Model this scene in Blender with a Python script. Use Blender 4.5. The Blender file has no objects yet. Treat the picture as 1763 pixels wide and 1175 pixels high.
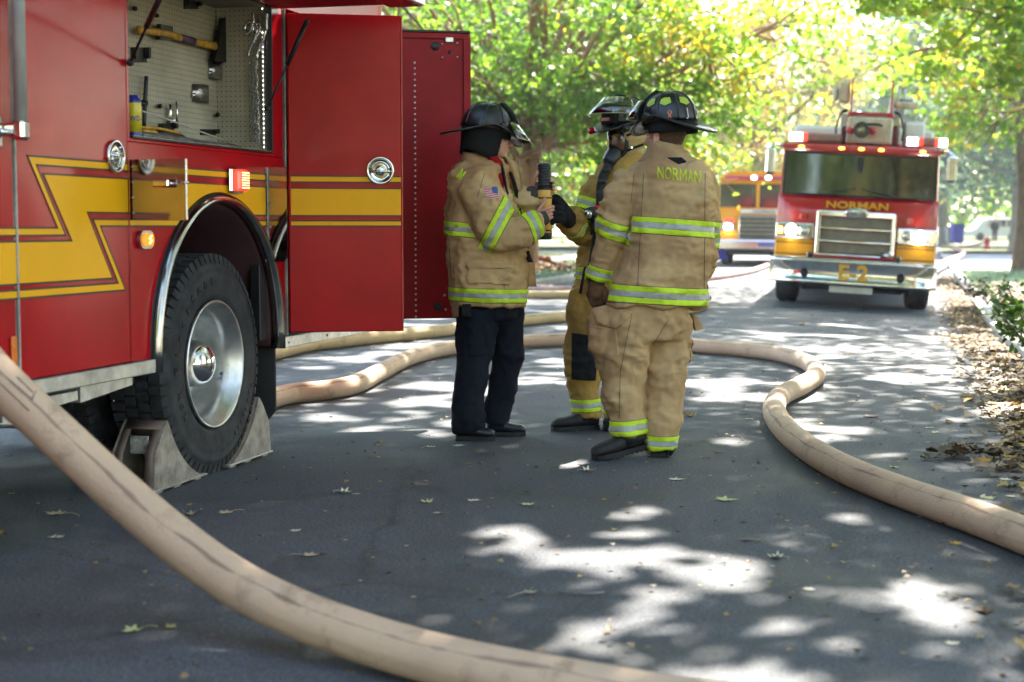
import bpy, bmesh, math, random
import numpy as np
from mathutils import Vector, Matrix, noise
from mathutils.bvhtree import BVHTree
random.seed(7); np.random.seed(7)
R = math.radians
sc = bpy.context.scene
COL = sc.collection

# ---------------------------------------------------------------- camera, sky, sun, exposure
# The world's Y axis runs along the road, X to the right kerb; the camera looks 14.8 degrees left of the road.
YAW, PITCH, CAMH, FPX = R(14.8), R(4.27), 1.18, 2650.0
cam = bpy.data.cameras.new('camera'); camo = bpy.data.objects.new('camera', cam); COL.objects.link(camo)
camo.location = (0, 0, CAMH); camo.rotation_euler = (R(90) - PITCH, 0, YAW)
cam.sensor_width = 36; cam.lens = 36 * FPX / 1763; cam.clip_start = .05; cam.clip_end = 2000
cam.dof.use_dof = True; cam.dof.focus_distance = 8.2; cam.dof.aperture_fstop = 2.6; cam.dof.aperture_blades = 0
sc.camera = camo
SUN_AZ, SUN_EL = R(8), R(46)
SUNV = Vector((math.sin(SUN_AZ) * math.cos(SUN_EL), math.cos(SUN_AZ) * math.cos(SUN_EL), math.sin(SUN_EL)))
w = bpy.data.worlds.new('World'); sc.world = w; w.use_nodes = True
wn = w.node_tree; bg = wn.nodes['Background']
sky = wn.nodes.new('ShaderNodeTexSky'); sky.sky_type = 'NISHITA'; sky.sun_disc = False
sky.sun_elevation = SUN_EL; sky.sun_rotation = SUN_AZ; sky.air_density = 1.3; sky.dust_density = 1.0
wn.links.new(sky.outputs[0], bg.inputs[0]); bg.inputs[1].default_value = 0.135
sun = bpy.data.lights.new('sun', 'SUN'); suno = bpy.data.objects.new('sun', sun); COL.objects.link(suno)
sun.energy = 4.5; sun.angle = R(.53); sun.color = (1, .94, .84)
suno.rotation_euler = SUNV.to_track_quat('Z', 'Y').to_euler(); suno.location = (20, 60, 60)
sc.view_settings.view_transform = 'Standard'; sc.view_settings.look = 'None'
sc.view_settings.gamma = 1; sc.view_settings.exposure = 2.55; sc.view_settings.use_curve_mapping = False
sc.render.engine = 'CYCLES'
cy = sc.cycles
cy.use_denoising = True; cy.max_bounces = 8; cy.diffuse_bounces = 3; cy.glossy_bounces = 3
cy.transmission_bounces = 6; cy.transparent_max_bounces = 8; cy.caustics_reflective = False; cy.caustics_refractive = False
cy.sample_clamp_indirect = 6; cy.use_adaptive_sampling = True; cy.adaptive_threshold = .02

CP = Vector((0, 0, CAMH))
CR = camo.rotation_euler.to_matrix()
FH = Vector((-math.sin(YAW), math.cos(YAW), 0)); RH = Vector((math.cos(YAW), math.sin(YAW), 0)); UP = Vector((0, 0, 1))
def ray(px, py): return CR @ Vector(((px - 881.5) / FPX, -(py - 587.5) / FPX, -1))
def AT(px, py, d): r = ray(px, py); return CP + r * (d / r.dot(FH))          # at a forward distance d
def ONX(px, py, x): r = ray(px, py); return CP + r * (x / r.x)                 # on a plane alongside the road
def GND(px, py, z=0.0): r = ray(px, py); return CP + r * ((z - CAMH) / r.z)    # on the ground
def GZ(x, y):
    k = min(1, max(0, (y - 13) / 7)); k = k * k * (3 - 2 * k)
    return -.05 * max(0, min(x, .9) + 2.2) * k
def GG(px, py, h=0.0):
    p = GND(px, py, h)
    for _ in range(5): p = GND(px, py, GZ(p.x, p.y) + h)
    return p
def proj(P):                                                                  # numpy: world points to photo pixels
    q = (P - np.array([0, 0, CAMH])) @ np.array(CR)
    return 881.5 - FPX * q[:, 0] / q[:, 2], 587.5 + FPX * q[:, 1] / q[:, 2], -q[:, 2]

# ---------------------------------------------------------------- materials
def mat(name, col, rough=.5, metal=0., var=.12, vs=6., bump=0., bs=40., coat=0., col2=None, emit=0., ecol=None, spec=.5, sx=(1, 1, 1), trans=0.):
    m = bpy.data.materials.new(name); m.use_nodes = True; nt = m.node_tree; N = nt.nodes; L = nt.links
    b = N['Principled BSDF']; b.inputs['Roughness'].default_value = rough; b.inputs['Metallic'].default_value = metal
    b.inputs['Coat Weight'].default_value = coat; b.inputs['Coat Roughness'].default_value = .04
    b.inputs['Specular IOR Level'].default_value = spec
    if trans: b.inputs['Transmission Weight'].default_value = trans
    tc = N.new('ShaderNodeTexCoord'); mp = N.new('ShaderNodeMapping'); mp.inputs['Scale'].default_value = sx
    L.new(tc.outputs['Object'], mp.inputs[0])
    n = N.new('ShaderNodeTexNoise'); n.inputs['Scale'].default_value = vs; n.inputs['Detail'].default_value = 6; n.inputs['Roughness'].default_value = .65
    L.new(mp.outputs[0], n.inputs['Vector'])
    mx = N.new('ShaderNodeMix'); mx.data_type = 'RGBA'
    c2 = col2 or tuple(max(0, c * (1 - 2.2 * var)) for c in col)
    c1 = col if col2 else tuple(min(1, c * (1 + var)) for c in col)
    mx.inputs[6].default_value = (*c1, 1); mx.inputs[7].default_value = (*c2, 1)
    rp = N.new('ShaderNodeValToRGB'); rp.color_ramp.elements[0].position = .35; rp.color_ramp.elements[1].position = .7
    L.new(n.outputs['Fac'], rp.inputs[0]); L.new(rp.outputs[0], mx.inputs[0]); L.new(mx.outputs[2], b.inputs['Base Color'])
    if not emit:
        rr = N.new('ShaderNodeMapRange'); rr.inputs['To Min'].default_value = rough * .85; rr.inputs['To Max'].default_value = min(1, rough * 1.25 + .03)
        L.new(n.outputs['Fac'], rr.inputs[0]); L.new(rr.outputs[0], b.inputs['Roughness'])
    if bump:
        n2 = N.new('ShaderNodeTexNoise'); n2.inputs['Scale'].default_value = bs; n2.inputs['Detail'].default_value = 5
        L.new(tc.outputs['Object'], n2.inputs['Vector'])
        bp = N.new('ShaderNodeBump'); bp.inputs['Strength'].default_value = bump; bp.inputs['Distance'].default_value = .01
        L.new(n2.outputs['Fac'], bp.inputs['Height']); L.new(bp.outputs[0], b.inputs['Normal'])
    if emit:
        b.inputs['Emission Color'].default_value = (*(ecol or col), 1); b.inputs['Emission Strength'].default_value = emit
    return m
def leafmat(name, cols, tr=.5, rough=.45):
    m = bpy.data.materials.new(name); m.use_nodes = True; nt = m.node_tree; N = nt.nodes; L = nt.links
    b = N['Principled BSDF']; out = N['Material Output']
    a = N.new('ShaderNodeAttribute'); a.attribute_name = 'tint'
    rp = N.new('ShaderNodeValToRGB'); rp.color_ramp.interpolation = 'LINEAR'
    els = rp.color_ramp.elements
    while len(els) < len(cols): els.new(.5)
    for i, (p, c) in enumerate(cols): els[i].position = p; els[i].color = (*c, 1)
    L.new(a.outputs['Fac'], rp.inputs[0]); L.new(rp.outputs[0], b.inputs['Base Color'])
    b.inputs['Roughness'].default_value = rough
    t = N.new('ShaderNodeBsdfTranslucent'); hs = N.new('ShaderNodeHueSaturation'); hs.inputs['Saturation'].default_value = 1.16; hs.inputs['Value'].default_value = 1.7
    L.new(rp.outputs[0], hs.inputs['Color']); L.new(hs.outputs[0], t.inputs[0])
    mx = N.new('ShaderNodeMixShader'); mx.inputs[0].default_value = tr
    L.new(b.outputs[0], mx.inputs[1]); L.new(t.outputs[0], mx.inputs[2]); L.new(mx.outputs[0], out.inputs[0])
    return m
def glassmat(name, col=(.9, .95, .95), alpha=.35, rough=.03):
    m = bpy.data.materials.new(name); m.use_nodes = True; nt = m.node_tree; N = nt.nodes; L = nt.links
    out = N['Material Output']; N.remove(N['Principled BSDF'])
    g = N.new('ShaderNodeBsdfGlossy'); g.inputs['Roughness'].default_value = rough
    t = N.new('ShaderNodeBsdfTransparent'); t.inputs[0].default_value = (*col, 1)
    f = N.new('ShaderNodeFresnel'); f.inputs[0].default_value = 1.5
    ad = N.new('ShaderNodeMath'); ad.inputs[1].default_value = alpha; L.new(f.outputs[0], ad.inputs[0])
    mx = N.new('ShaderNodeMixShader'); L.new(ad.outputs[0], mx.inputs[0]); L.new(t.outputs[0], mx.inputs[1]); L.new(g.outputs[0], mx.inputs[2])
    L.new(mx.outputs[0], out.inputs[0]); return m

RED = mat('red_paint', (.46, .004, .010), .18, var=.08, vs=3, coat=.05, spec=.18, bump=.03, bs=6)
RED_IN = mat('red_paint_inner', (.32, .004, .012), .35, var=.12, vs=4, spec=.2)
YEL = mat('yellow_vinyl', (.98, .47, .0), .38, var=.02, vs=5, spec=.25)
BLK = mat('black_vinyl', (.012, .011, .011), .4)
CHROME = mat('chrome', (.75, .75, .76), .08, 1, var=.08, vs=8)
STEEL = mat('brushed_steel', (.52, .51, .50), .26, 1, var=.15, vs=10, sx=(1, 1, 8))
MIRR = mat('polished_stainless', (.50, .43, .36), .07, 1, var=.1, vs=5)
ALU = mat('aluminium', (.66, .66, .64), .38, .85, var=.18, vs=9)
RUB = mat('tyre_rubber', (.032, .033, .037), .75, var=.3, vs=9, bump=.15, bs=60)
BLACKP = mat('black_plastic', (.014, .014, .016), .38, var=.2, vs=9)
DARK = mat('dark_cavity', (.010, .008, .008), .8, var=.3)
GREYP = mat('grey_plastic', (.45, .45, .43), .5)
WHITE = mat('white_paint', (.78, .78, .76), .4, var=.05)
PEG = None

# ---------------------------------------------------------------- mesh building
INV = {}
def tag(o, label=None, cat=None, group=None, kind=None):
    if label: o['label'] = label
    if cat: o['category'] = cat
    if group: o['group'] = group
    if kind: o['kind'] = kind
    return o
def thing(name, label, cat, loc=(0, 0, 0), rot=(0, 0, 0), group=None):
    o = bpy.data.objects.new(name, None); COL.objects.link(o); o.location = loc; o.rotation_euler = rot
    o.empty_display_size = .2
    tag(o, label, cat, group); INV[o.name] = (Matrix.Translation(loc) @ Matrix.Rotation(0, 4, 'X') if rot == (0, 0, 0) else
        Matrix.LocRotScale(Vector(loc), o.rotation_euler, Vector((1, 1, 1)))).inverted()
    return o
def chamfer_pts(c, s, b):
    out = []
    hx, hy, hz = s[0] / 2, s[1] / 2, s[2] / 2; b = min(b, hx * .9, hy * .9, hz * .9)
    for sx in (-1, 1):
        for sy in (-1, 1):
            for sz in (-1, 1):
                out += [Vector((sx * hx, sy * (hy - b), sz * (hz - b))), Vector((sx * (hx - b), sy * hy, sz * (hz - b))), Vector((sx * (hx - b), sy * (hy - b), sz * hz))]
    return [Vector(c) + v for v in out] if c is not None else out
def catmull(P, n=6):
    P = [np.array(p, float) for p in P]
    if len(P) < 3: return P
    Q = [2 * P[0] - P[1]] + P + [2 * P[-1] - P[-2]]; out = []
    for i in range(1, len(Q) - 2):
        a, b, c, d = Q[i - 1], Q[i], Q[i + 1], Q[i + 2]
        for k in range(n):
            t = k / n
            out.append(.5 * (2 * b + (c - a) * t + (2 * a - 5 * b + 4 * c - d) * t * t + (3 * b - a - 3 * c + d) * t ** 3))
    out.append(P[-1]); return out
class MB:
    def __init__(s): s.v = []; s.f = []; s.sm = []
    def add(s, V, F, smooth=False, M=None):
        n = len(s.v); s.v += [tuple(M @ Vector(p)) if M is not None else tuple(p) for p in V]
        s.f += [tuple(i + n for i in f) for f in F]; s.sm += [smooth] * len(F); return s
    def hull(s, pts, M=None, smooth=False):
        bm = bmesh.new()
        for p in pts: bm.verts.new(p)
        r = bmesh.ops.convex_hull(bm, input=bm.verts)
        bm.verts.index_update(); bmesh.ops.delete(bm, geom=[v for v in bm.verts if not v.link_faces], context='VERTS')
        bm.verts.index_update()
        V = [v.co.copy() for v in bm.verts]; F = [[v.index for v in f.verts] for f in bm.faces]; bm.free()
        return s.add(V, F, smooth, M)
    def box(s, c, size, b=0.003, M=None, rot=None):
        pts = chamfer_pts(None, size, b) if b else [Vector((x * size[0] / 2, y * size[1] / 2, z * size[2] / 2)) for x in (-1, 1) for y in (-1, 1) for z in (-1, 1)]
        T = Matrix.Translation(c) @ (rot.to_4x4() if rot is not None else Matrix())
        return s.hull(pts, (M @ T) if M is not None else T)
    def ext(s, x, y, z, b=0.003, M=None):
        return s.box(((x[0] + x[1]) / 2, (y[0] + y[1]) / 2, (z[0] + z[1]) / 2), (abs(x[1] - x[0]), abs(y[1] - y[0]), abs(z[1] - z[0])), b, M)
    def tube(s, path, r, n=10, caps=True, flat=1., up=None, M=None, smooth=True, sub=0):
        k = len(path)
        rr = [r] * k if not hasattr(r, '__len__') else list(r)
        if sub:
            Q = catmull([list(path[i]) + [rr[i]] for i in range(k)], sub); path = [Vector(q[:3]) for q in Q]; rr = [q[3] for q in Q]; k = len(path)
        path = [Vector(p) for p in path]; V = []; F = []
        T0 = (path[1] - path[0]).normalized()
        u = Vector(up) if up is not None else (Vector((0, 0, 1)) if abs(T0.z) < .9 else Vector((1, 0, 0)))
        u = (u - T0 * u.dot(T0)).normalized()
        for i in range(k):
            T = (path[min(i + 1, k - 1)] - path[max(i - 1, 0)])
            if T.length < 1e-9: T = T0.copy()
            T.normalize(); u = (u - T * u.dot(T)); u.normalize(); w = T.cross(u)
            for j in range(n):
                a = 2 * math.pi * j / n
                V.append(path[i] + (u * math.cos(a) + w * (math.sin(a) * flat)) * rr[i])
        for i in range(k - 1):
            for j in range(n):
                a = i * n + j; b = i * n + (j + 1) % n; F.append((a, b, b + n, a + n))
        if caps: F.append(tuple(range(n - 1, -1, -1))); F.append(tuple(range((k - 1) * n, k * n)))
        return s.add(V, F, smooth, M)
    def lathe(s, prof, M=None, n=32, smooth=True, a0=0., a1=2 * math.pi):
        full = abs(a1 - a0 - 2 * math.pi) < 1e-6; m = n if full else n + 1; V = []; F = []
        for (r, h) in prof:
            for j in range(m):
                a = a0 + (a1 - a0) * j / n; V.append(Vector((r * math.cos(a), r * math.sin(a), h)))
        for i in range(len(prof) - 1):
            for j in range(n):
                a = i * m + j; b = i * m + (j + 1) % m; F.append((a, b, b + m, a + m))
        return s.add(V, F, smooth, M)
    def ball(s, c, r, n=16, M=None):
        rx, ry, rz = (r, r, r) if not hasattr(r, '__len__') else r; V = []; F = []; m = max(6, n // 2)
        T = Matrix.Translation(c); T = M @ T if M is not None else T
        for i in range(1, m):
            a = math.pi * i / m
            for j in range(n): b = 2 * math.pi * j / n; V.append((rx * math.sin(a) * math.cos(b), ry * math.sin(a) * math.sin(b), rz * math.cos(a)))
        V += [(0, 0, rz), (0, 0, -rz)]; t = len(V) - 2
        for i in range(m - 2):
            for j in range(n): a = i * n + j; b = i * n + (j + 1) % n; F.append((a, a + n, b + n, b))
        for j in range(n): F.append((t, j, (j + 1) % n)); F.append((t + 1, (m - 2) * n + (j + 1) % n, (m - 2) * n + j))
        return s.add(V, F, True, T)
    def rings(s, rings, caps=True, smooth=True, M=None, closed=True):
        n = len(rings[0]); V = [p for r in rings for p in r]; F = []
        for i in range(len(rings) - 1):
            for j in range(n if closed else n - 1):
                a = i * n + j; b = i * n + (j + 1) % n; F.append((a, b, b + n, a + n))
        if caps: F.append(tuple(range(n - 1, -1, -1))); F.append(tuple(range((len(rings) - 1) * n, len(rings) * n)))
        return s.add(V, F, smooth, M)
    def prism(s, pts, vec, smooth=False, M=None):      # planar polygon extruded by a vector
        n = len(pts); V = [Vector(p) for p in pts]; vec = Vector(vec); V += [p + vec for p in V]
        F = [tuple(range(n)), tuple(range(2 * n - 1, n - 1, -1))] + [(i, i + n, (i + 1) % n + n, (i + 1) % n) for i in range(n)]
        return s.add(V, F, smooth, M)
    def build(s, name, m, parent=None, local=False, label=None, cat=None, group=None, kind=None, fixn=True, origin=None):
        me = bpy.data.meshes.new(name)
        V = s.v
        if parent is not None and not local:
            I = INV[parent.name]; V = [tuple(I @ Vector(p)) for p in V]
        o0 = None
        if parent is None and not local and origin is not False:
            A = np.array(V); o0 = Vector(origin) if origin is not None else Vector(((A[:, 0].min() + A[:, 0].max()) / 2, (A[:, 1].min() + A[:, 1].max()) / 2, A[:, 2].min()))
            V = [tuple(Vector(p) - o0) for p in V]
        me.from_pydata(V, [], s.f); me.polygons.foreach_set('use_smooth', s.sm)
        if fixn:
            bm = bmesh.new(); bm.from_mesh(me); bmesh.ops.recalc_face_normals(bm, faces=bm.faces); bm.to_mesh(me); bm.free()
        if m: me.materials.append(m)
        return link(me, name, parent, label, cat, group, kind, o0)
def link(me, name, parent=None, label=None, cat=None, group=None, kind=None, loc=None):
    o = bpy.data.objects.new(name, me); COL.objects.link(o)
    if parent is not None: o.parent = parent; INV[o.name] = INV[parent.name]
    if loc is not None: o.location = loc
    if o.name not in INV: INV[o.name] = Matrix.Translation(o.location).inverted()
    tag(o, label, cat, group, kind); return o
def copy_tree(o, loc=None, rz=None, parent=None, label=None):
    c = o.copy(); COL.objects.link(c); c.parent = parent
    if loc is not None: c.location = loc
    if rz is not None: c.rotation_euler = (0, 0, rz)
    if label: c['label'] = label
    for ch in o.children: copy_tree(ch, parent=c)
    return c
def text_pts(s, size=1, cond=1., off=.02, align='CENTER', sub=0, ext=0.):
    cu = bpy.data.curves.new('lettering', 'FONT'); cu.body = s; cu.size = size; cu.offset = off * size; cu.align_x = align; cu.align_y = 'CENTER'
    cu.resolution_u = 4; cu.extrude = ext
    o = bpy.data.objects.new('lettering', cu); COL.objects.link(o); bpy.context.view_layer.update()
    me = bpy.data.meshes.new_from_object(o.evaluated_get(bpy.context.evaluated_depsgraph_get()))
    bm = bmesh.new(); bm.from_mesh(me)
    if sub:
        for _ in range(2): bmesh.ops.triangulate(bm, faces=bm.faces); bmesh.ops.subdivide_edges(bm, edges=bm.edges[:], cuts=1, use_grid_fill=True)
        bmesh.ops.triangulate(bm, faces=bm.faces)
    V = [Vector((v.co.x * cond, v.co.y, v.co.z)) for v in bm.verts]; bm.verts.index_update(); F = [[v.index for v in f.verts] for f in bm.faces]
    bm.free(); bpy.data.objects.remove(o); bpy.data.curves.remove(cu); bpy.data.meshes.remove(me)
    return V, F
def frame(o, x, y):                                    # matrix from origin, x axis, y axis
    x = Vector(x).normalized(); y = Vector(y); y = (y - x * y.dot(x)).normalized(); z = x.cross(y)
    M = Matrix((x, y, z)).transposed().to_4x4(); M.translation = Vector(o); return M
def text_on(s, size, M, m, parent, name='lettering', cond=1., off=.02, thick=.002, **k):
    V, F = text_pts(s, size, cond, off, ext=thick / 2); mb = MB().add(V, F, M=M)
    return mb.build(name, m, parent, fixn=False, **k)
# ================================================================ THE SETTING
def vnoise(x, y, seed, scale):
    rs = np.random.RandomState(seed); G = rs.rand(256, 256)
    x = x / scale + 500.3; y = y / scale + 500.7
    xi = np.floor(x).astype(int); yi = np.floor(y).astype(int); fx = x - xi; fy = y - yi
    fx = fx * fx * (3 - 2 * fx); fy = fy * fy * (3 - 2 * fy); g = lambda a, b: G[a % 256, b % 256]
    return (g(xi, yi) * (1 - fx) + g(xi + 1, yi) * fx) * (1 - fy) + (g(xi, yi + 1) * (1 - fx) + g(xi + 1, yi + 1) * fx) * fy
def grid(name, xs, ys, zf, m, kind='structure'):
    V = [(x, y, zf(x, y)) for y in ys for x in xs]; n = len(xs)
    F = [(j * n + i, j * n + i + 1, (j + 1) * n + i + 1, (j + 1) * n + i) for j in range(len(ys) - 1) for i in range(n - 1)]
    mb = MB(); mb.v = V; mb.f = F; mb.sm = [True] * len(F)
    return mb.build(name, m, fixn=False, origin=(0, 0, 0), kind=kind)
def asphalt():
    m = bpy.data.materials.new('asphalt'); m.use_nodes = True; nt = m.node_tree; N = nt.nodes; L = nt.links; b = N['Principled BSDF']
    tc = N.new('ShaderNodeTexCoord')
    def nz(s, d=6, r=.6, sc=None):
        n = N.new('ShaderNodeTexNoise'); n.inputs['Scale'].default_value = s; n.inputs['Detail'].default_value = d; n.inputs['Roughness'].default_value = r
        if sc: mp = N.new('ShaderNodeMapping'); mp.inputs['Scale'].default_value = sc; L.new(tc.outputs['Object'], mp.inputs[0]); L.new(mp.outputs[0], n.inputs[0])
        else: L.new(tc.outputs['Object'], n.inputs[0])
        return n
    def ramp(src, p0, c0, p1, c1):
        r = N.new('ShaderNodeValToRGB'); e = r.color_ramp.elements; e[0].position = p0; e[0].color = (*c0, 1); e[1].position = p1; e[1].color = (*c1, 1)
        L.new(src, r.inputs[0]); return r.outputs[0]
    def mul(a, c, f=1.):
        x = N.new('ShaderNodeMix'); x.data_type = 'RGBA'; x.blend_type = 'MULTIPLY'; x.inputs[0].default_value = f; L.new(a, x.inputs[6]); L.new(c, x.inputs[7]); return x.outputs[2]
    base = ramp(nz(.5, 5, .6, (1, .35, 1)).outputs['Fac'], .3, (.078, .083, .094), .72, (.110, .116, .128))
    fine = ramp(nz(85, 4, .85).outputs['Fac'], .38, (.30, .30, .31), .64, (1.6, 1.6, 1.6))
    grit = ramp(nz(45, 5, .75).outputs['Fac'], .3, (.75, .75, .75), .7, (1.2, 1.2, 1.2))
    stain = ramp(nz(1.1, 7, .72).outputs['Fac'], .40, (.55, .55, .56), .54, (1, 1, 1))
    c = mul(mul(mul(base, fine), grit), stain, .8)
    v = N.new('ShaderNodeTexVoronoi'); v.inputs['Scale'].default_value = 48; L.new(tc.outputs['Object'], v.inputs[0])
    c = mul(c, ramp(v.outputs['Distance'], .06, (1.9, 1.85, 1.8), .22, (1, 1, 1)))
    vc = N.new('ShaderNodeTexVoronoi'); vc.feature = 'DISTANCE_TO_EDGE'; vc.inputs['Scale'].default_value = .42; wq = nz(2.2, 6, .7); ad = N.new('ShaderNodeMix'); ad.data_type = 'VECTOR'; ad.inputs[0].default_value = .22; L.new(tc.outputs['Object'], ad.inputs[4]); L.new(wq.outputs['Color'], ad.inputs[5]); L.new(ad.outputs[1], vc.inputs['Vector'])
    c = mul(c, ramp(vc.outputs['Distance'], .0, (.45, .45, .45), .006, (1, 1, 1)), .5)
    L.new(c, b.inputs['Base Color'])
    L.new(ramp(nz(1.1, 7, .72).outputs['Fac'], .4, (.62,) * 3, .56, (.86,) * 3), b.inputs['Roughness'])
    bp = N.new('ShaderNodeBump'); bp.inputs['Strength'].default_value = .55; bp.inputs['Distance'].default_value = .004
    L.new(nz(130, 4, .8).outputs['Fac'], bp.inputs['Height']); L.new(bp.outputs[0], b.inputs['Normal'])
    return m
ASPH = asphalt()
SOIL = mat('soil_and_thatch', (.12, .11, .05), .95, var=.3, vs=1.5, col2=(.05, .07, .02), bump=.5, bs=30)
LAWN = mat('lawn_turf', (.10, .13, .03), .9, vs=.8, col2=(.16, .14, .06), bump=.6, bs=40)
CONC = mat('concrete', (.42, .40, .37), .85, var=.12, vs=2.5, bump=.2, bs=60)
fr = lambda a, b, n: list(np.linspace(a, b, n))
grid('ground', fr(-400, 400, 9), fr(-200, 900, 12), lambda x, y: -.42, SOIL)
grid('road', fr(-7.2, .9, 28), fr(-8, 40, 60) + fr(44, 170, 18), GZ, ASPH)
VZ = lambda x, y: GZ(.9, y) + .125
grid('verge_right', [1.06, 1.5, 2.2, 3, 4.5, 6, 9, 14, 22, 40, 90, 200], fr(-8, 24, 20), VZ, SOIL)
grid('lawn_right', [1.06, 2, 3, 5, 8, 14, 40, 200], fr(30.5, 43.5, 8), VZ, LAWN)
grid('lawn_far_right', [1.06, 3, 8, 14, 40, 200], fr(76, 300, 8), VZ, LAWN)
grid('driveway_apron', [.94, 1.4, 3, 5, 9, 15], fr(24.2, 30.3, 5), lambda x, y: GZ(.9, y) + .02 + min(1, max(0, (x - .94) / 1.4)) * .09, CONC)
grid('side_street', [.94, 2, 4, 9, 20, 60], fr(43.8, 75.7, 6), lambda x, y: GZ(.9, y) + .03, CONC)
grid('verge_left', [-60, -30, -16, -12, -10, -8.5, -7.36], fr(-8, 60, 30), lambda x, y: .115, LAWN)
grid('verge_far_left', [-200, -60, -30, -16, -12, -8.5, -7.36], fr(73, 300, 10), lambda x, y: .115, LAWN)
grid('sidewalk_left', [-12.4, -11.7, -11.0, -10.6], fr(-8, 60, 20), lambda x, y: .128, CONC)
grid('cross_street', [-120, -60, -30, -10, -7.22], fr(60.1, 72.9, 4), lambda x, y: .01, CONC)
def kerb(name, x0, x1, y0, y1, zf):
    ys = fr(y0, y1, max(3, int((y1 - y0) / 1.5))); rg = []
    for y in ys:
        z = zf(y); rg.append([(x0, y, z - .1), (x0, y, z + .10), (x0 + (x1 - x0) * .18, y, z + .132), (x1, y, z + .132), (x1, y, z - .1)])
    MB().rings(rg, smooth=False).build(name, CONC, kind='structure', origin=(x0, y0, 0))
kerb('kerb_right', .9, 1.07, -8, 24.1, lambda y: GZ(.9, y))
kerb('kerb_right_middle', .9, 1.07, 30.4, 43.7, lambda y: GZ(.9, y))
kerb('kerb_right_far', .9, 1.07, 75.8, 170, lambda y: GZ(.9, y))
kerb('kerb_left', -7.2, -7.37, -8, 60, lambda y: 0)
kerb('kerb_left_far', -7.2, -7.37, 73, 170, lambda y: 0)

# ---------------------------------------------------------------- sun patches laid out on the road; leaves that would shade them are removed
SPOTS = [(835, 935, 42, 22), (880, 925, 60, 22), (900, 962, 80, 28), (975, 958, 60, 22), (1020, 990, 70, 24), (1060, 905, 55, 20), (1025, 893, 28, 9), (1100, 915, 36, 16),
         (1112, 880, 24, 10), (1135, 960, 62, 20), (1075, 955, 44, 14), (1225, 985, 92, 34), (1170, 1015, 84, 26), (1240, 1010, 60, 24), (1110, 1052, 52, 22), (1075, 1075, 44, 16),
         (1100, 1105, 92, 32), (1180, 1120, 62, 26), (1000, 1085, 40, 22), (960, 1110, 36, 18), (1240, 1160, 110, 22), (1300, 1180, 80, 26), (1560, 1018, 42, 24), (1625, 1060, 62, 22), (1590, 1040, 36, 16),
         (1462, 893, 36, 9), (1540, 902, 36, 9), (1625, 975, 26, 9), (1345, 1080, 55, 16), (1480, 1100, 45, 12), (700, 745, 72, 12), (735, 700, 58, 14), (640, 742, 44, 8), (700, 722, 40, 10), (770, 762, 36, 7), (600, 690, 34, 8),
         (900, 655, 60, 7), (955, 625, 34, 8), (560, 720, 40, 7), (980, 800, 36, 8), (1230, 690, 44, 7), (1260, 760, 30, 7), (1720, 870, 70, 16), (1640, 850, 50, 12), (1360, 730, 50, 12), (1420, 760, 50, 12),
         (820, 575, 50, 10), (700, 590, 70, 10), (600, 668, 60, 10), (520, 690, 60, 10), (1270, 600, 60, 8), (1400, 640, 34, 12)]
def lit(gx, gy):
    P = np.stack([gx, gy, np.zeros_like(gx)], 1); X, Y, D = proj(P)
    m = np.zeros(len(gx), bool)
    for (a, b, c, d) in SPOTS: m |= ((X - a) / c) ** 2 + ((Y - b) / d) ** 2 < 1.15
    ok = D > 1.5; m &= ok & ((.55 * vnoise(gx, gy, 12, .17) + .45 * vnoise(gx, gy, 13, .34)) > .40)
    n = .6 * vnoise(gx, gy, 3, .75) + .4 * vnoise(gx, gy, 4, .32)
    far = (gy > 8.5) & (gy < 19.5) & (gx > -7.5); m |= far & (n > .685)
    m |= (gx < -3.4) & (gy > 4) & (gy < 9) & (n > .56)                       # behind and under the near engine
    m |= (gy > 19.5) & (gy < 27) & (n > .70)
    m |= (gy >= 27) & (n > .56)
    m |= (gy > 43) & (gx > 0)
    m |= (gx > 1.6) & (gy > 2) & (gy < 24) & (n > .56)
    m |= (gy < 8.5) & (gx > .6) & (n > .62)
    return m
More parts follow.
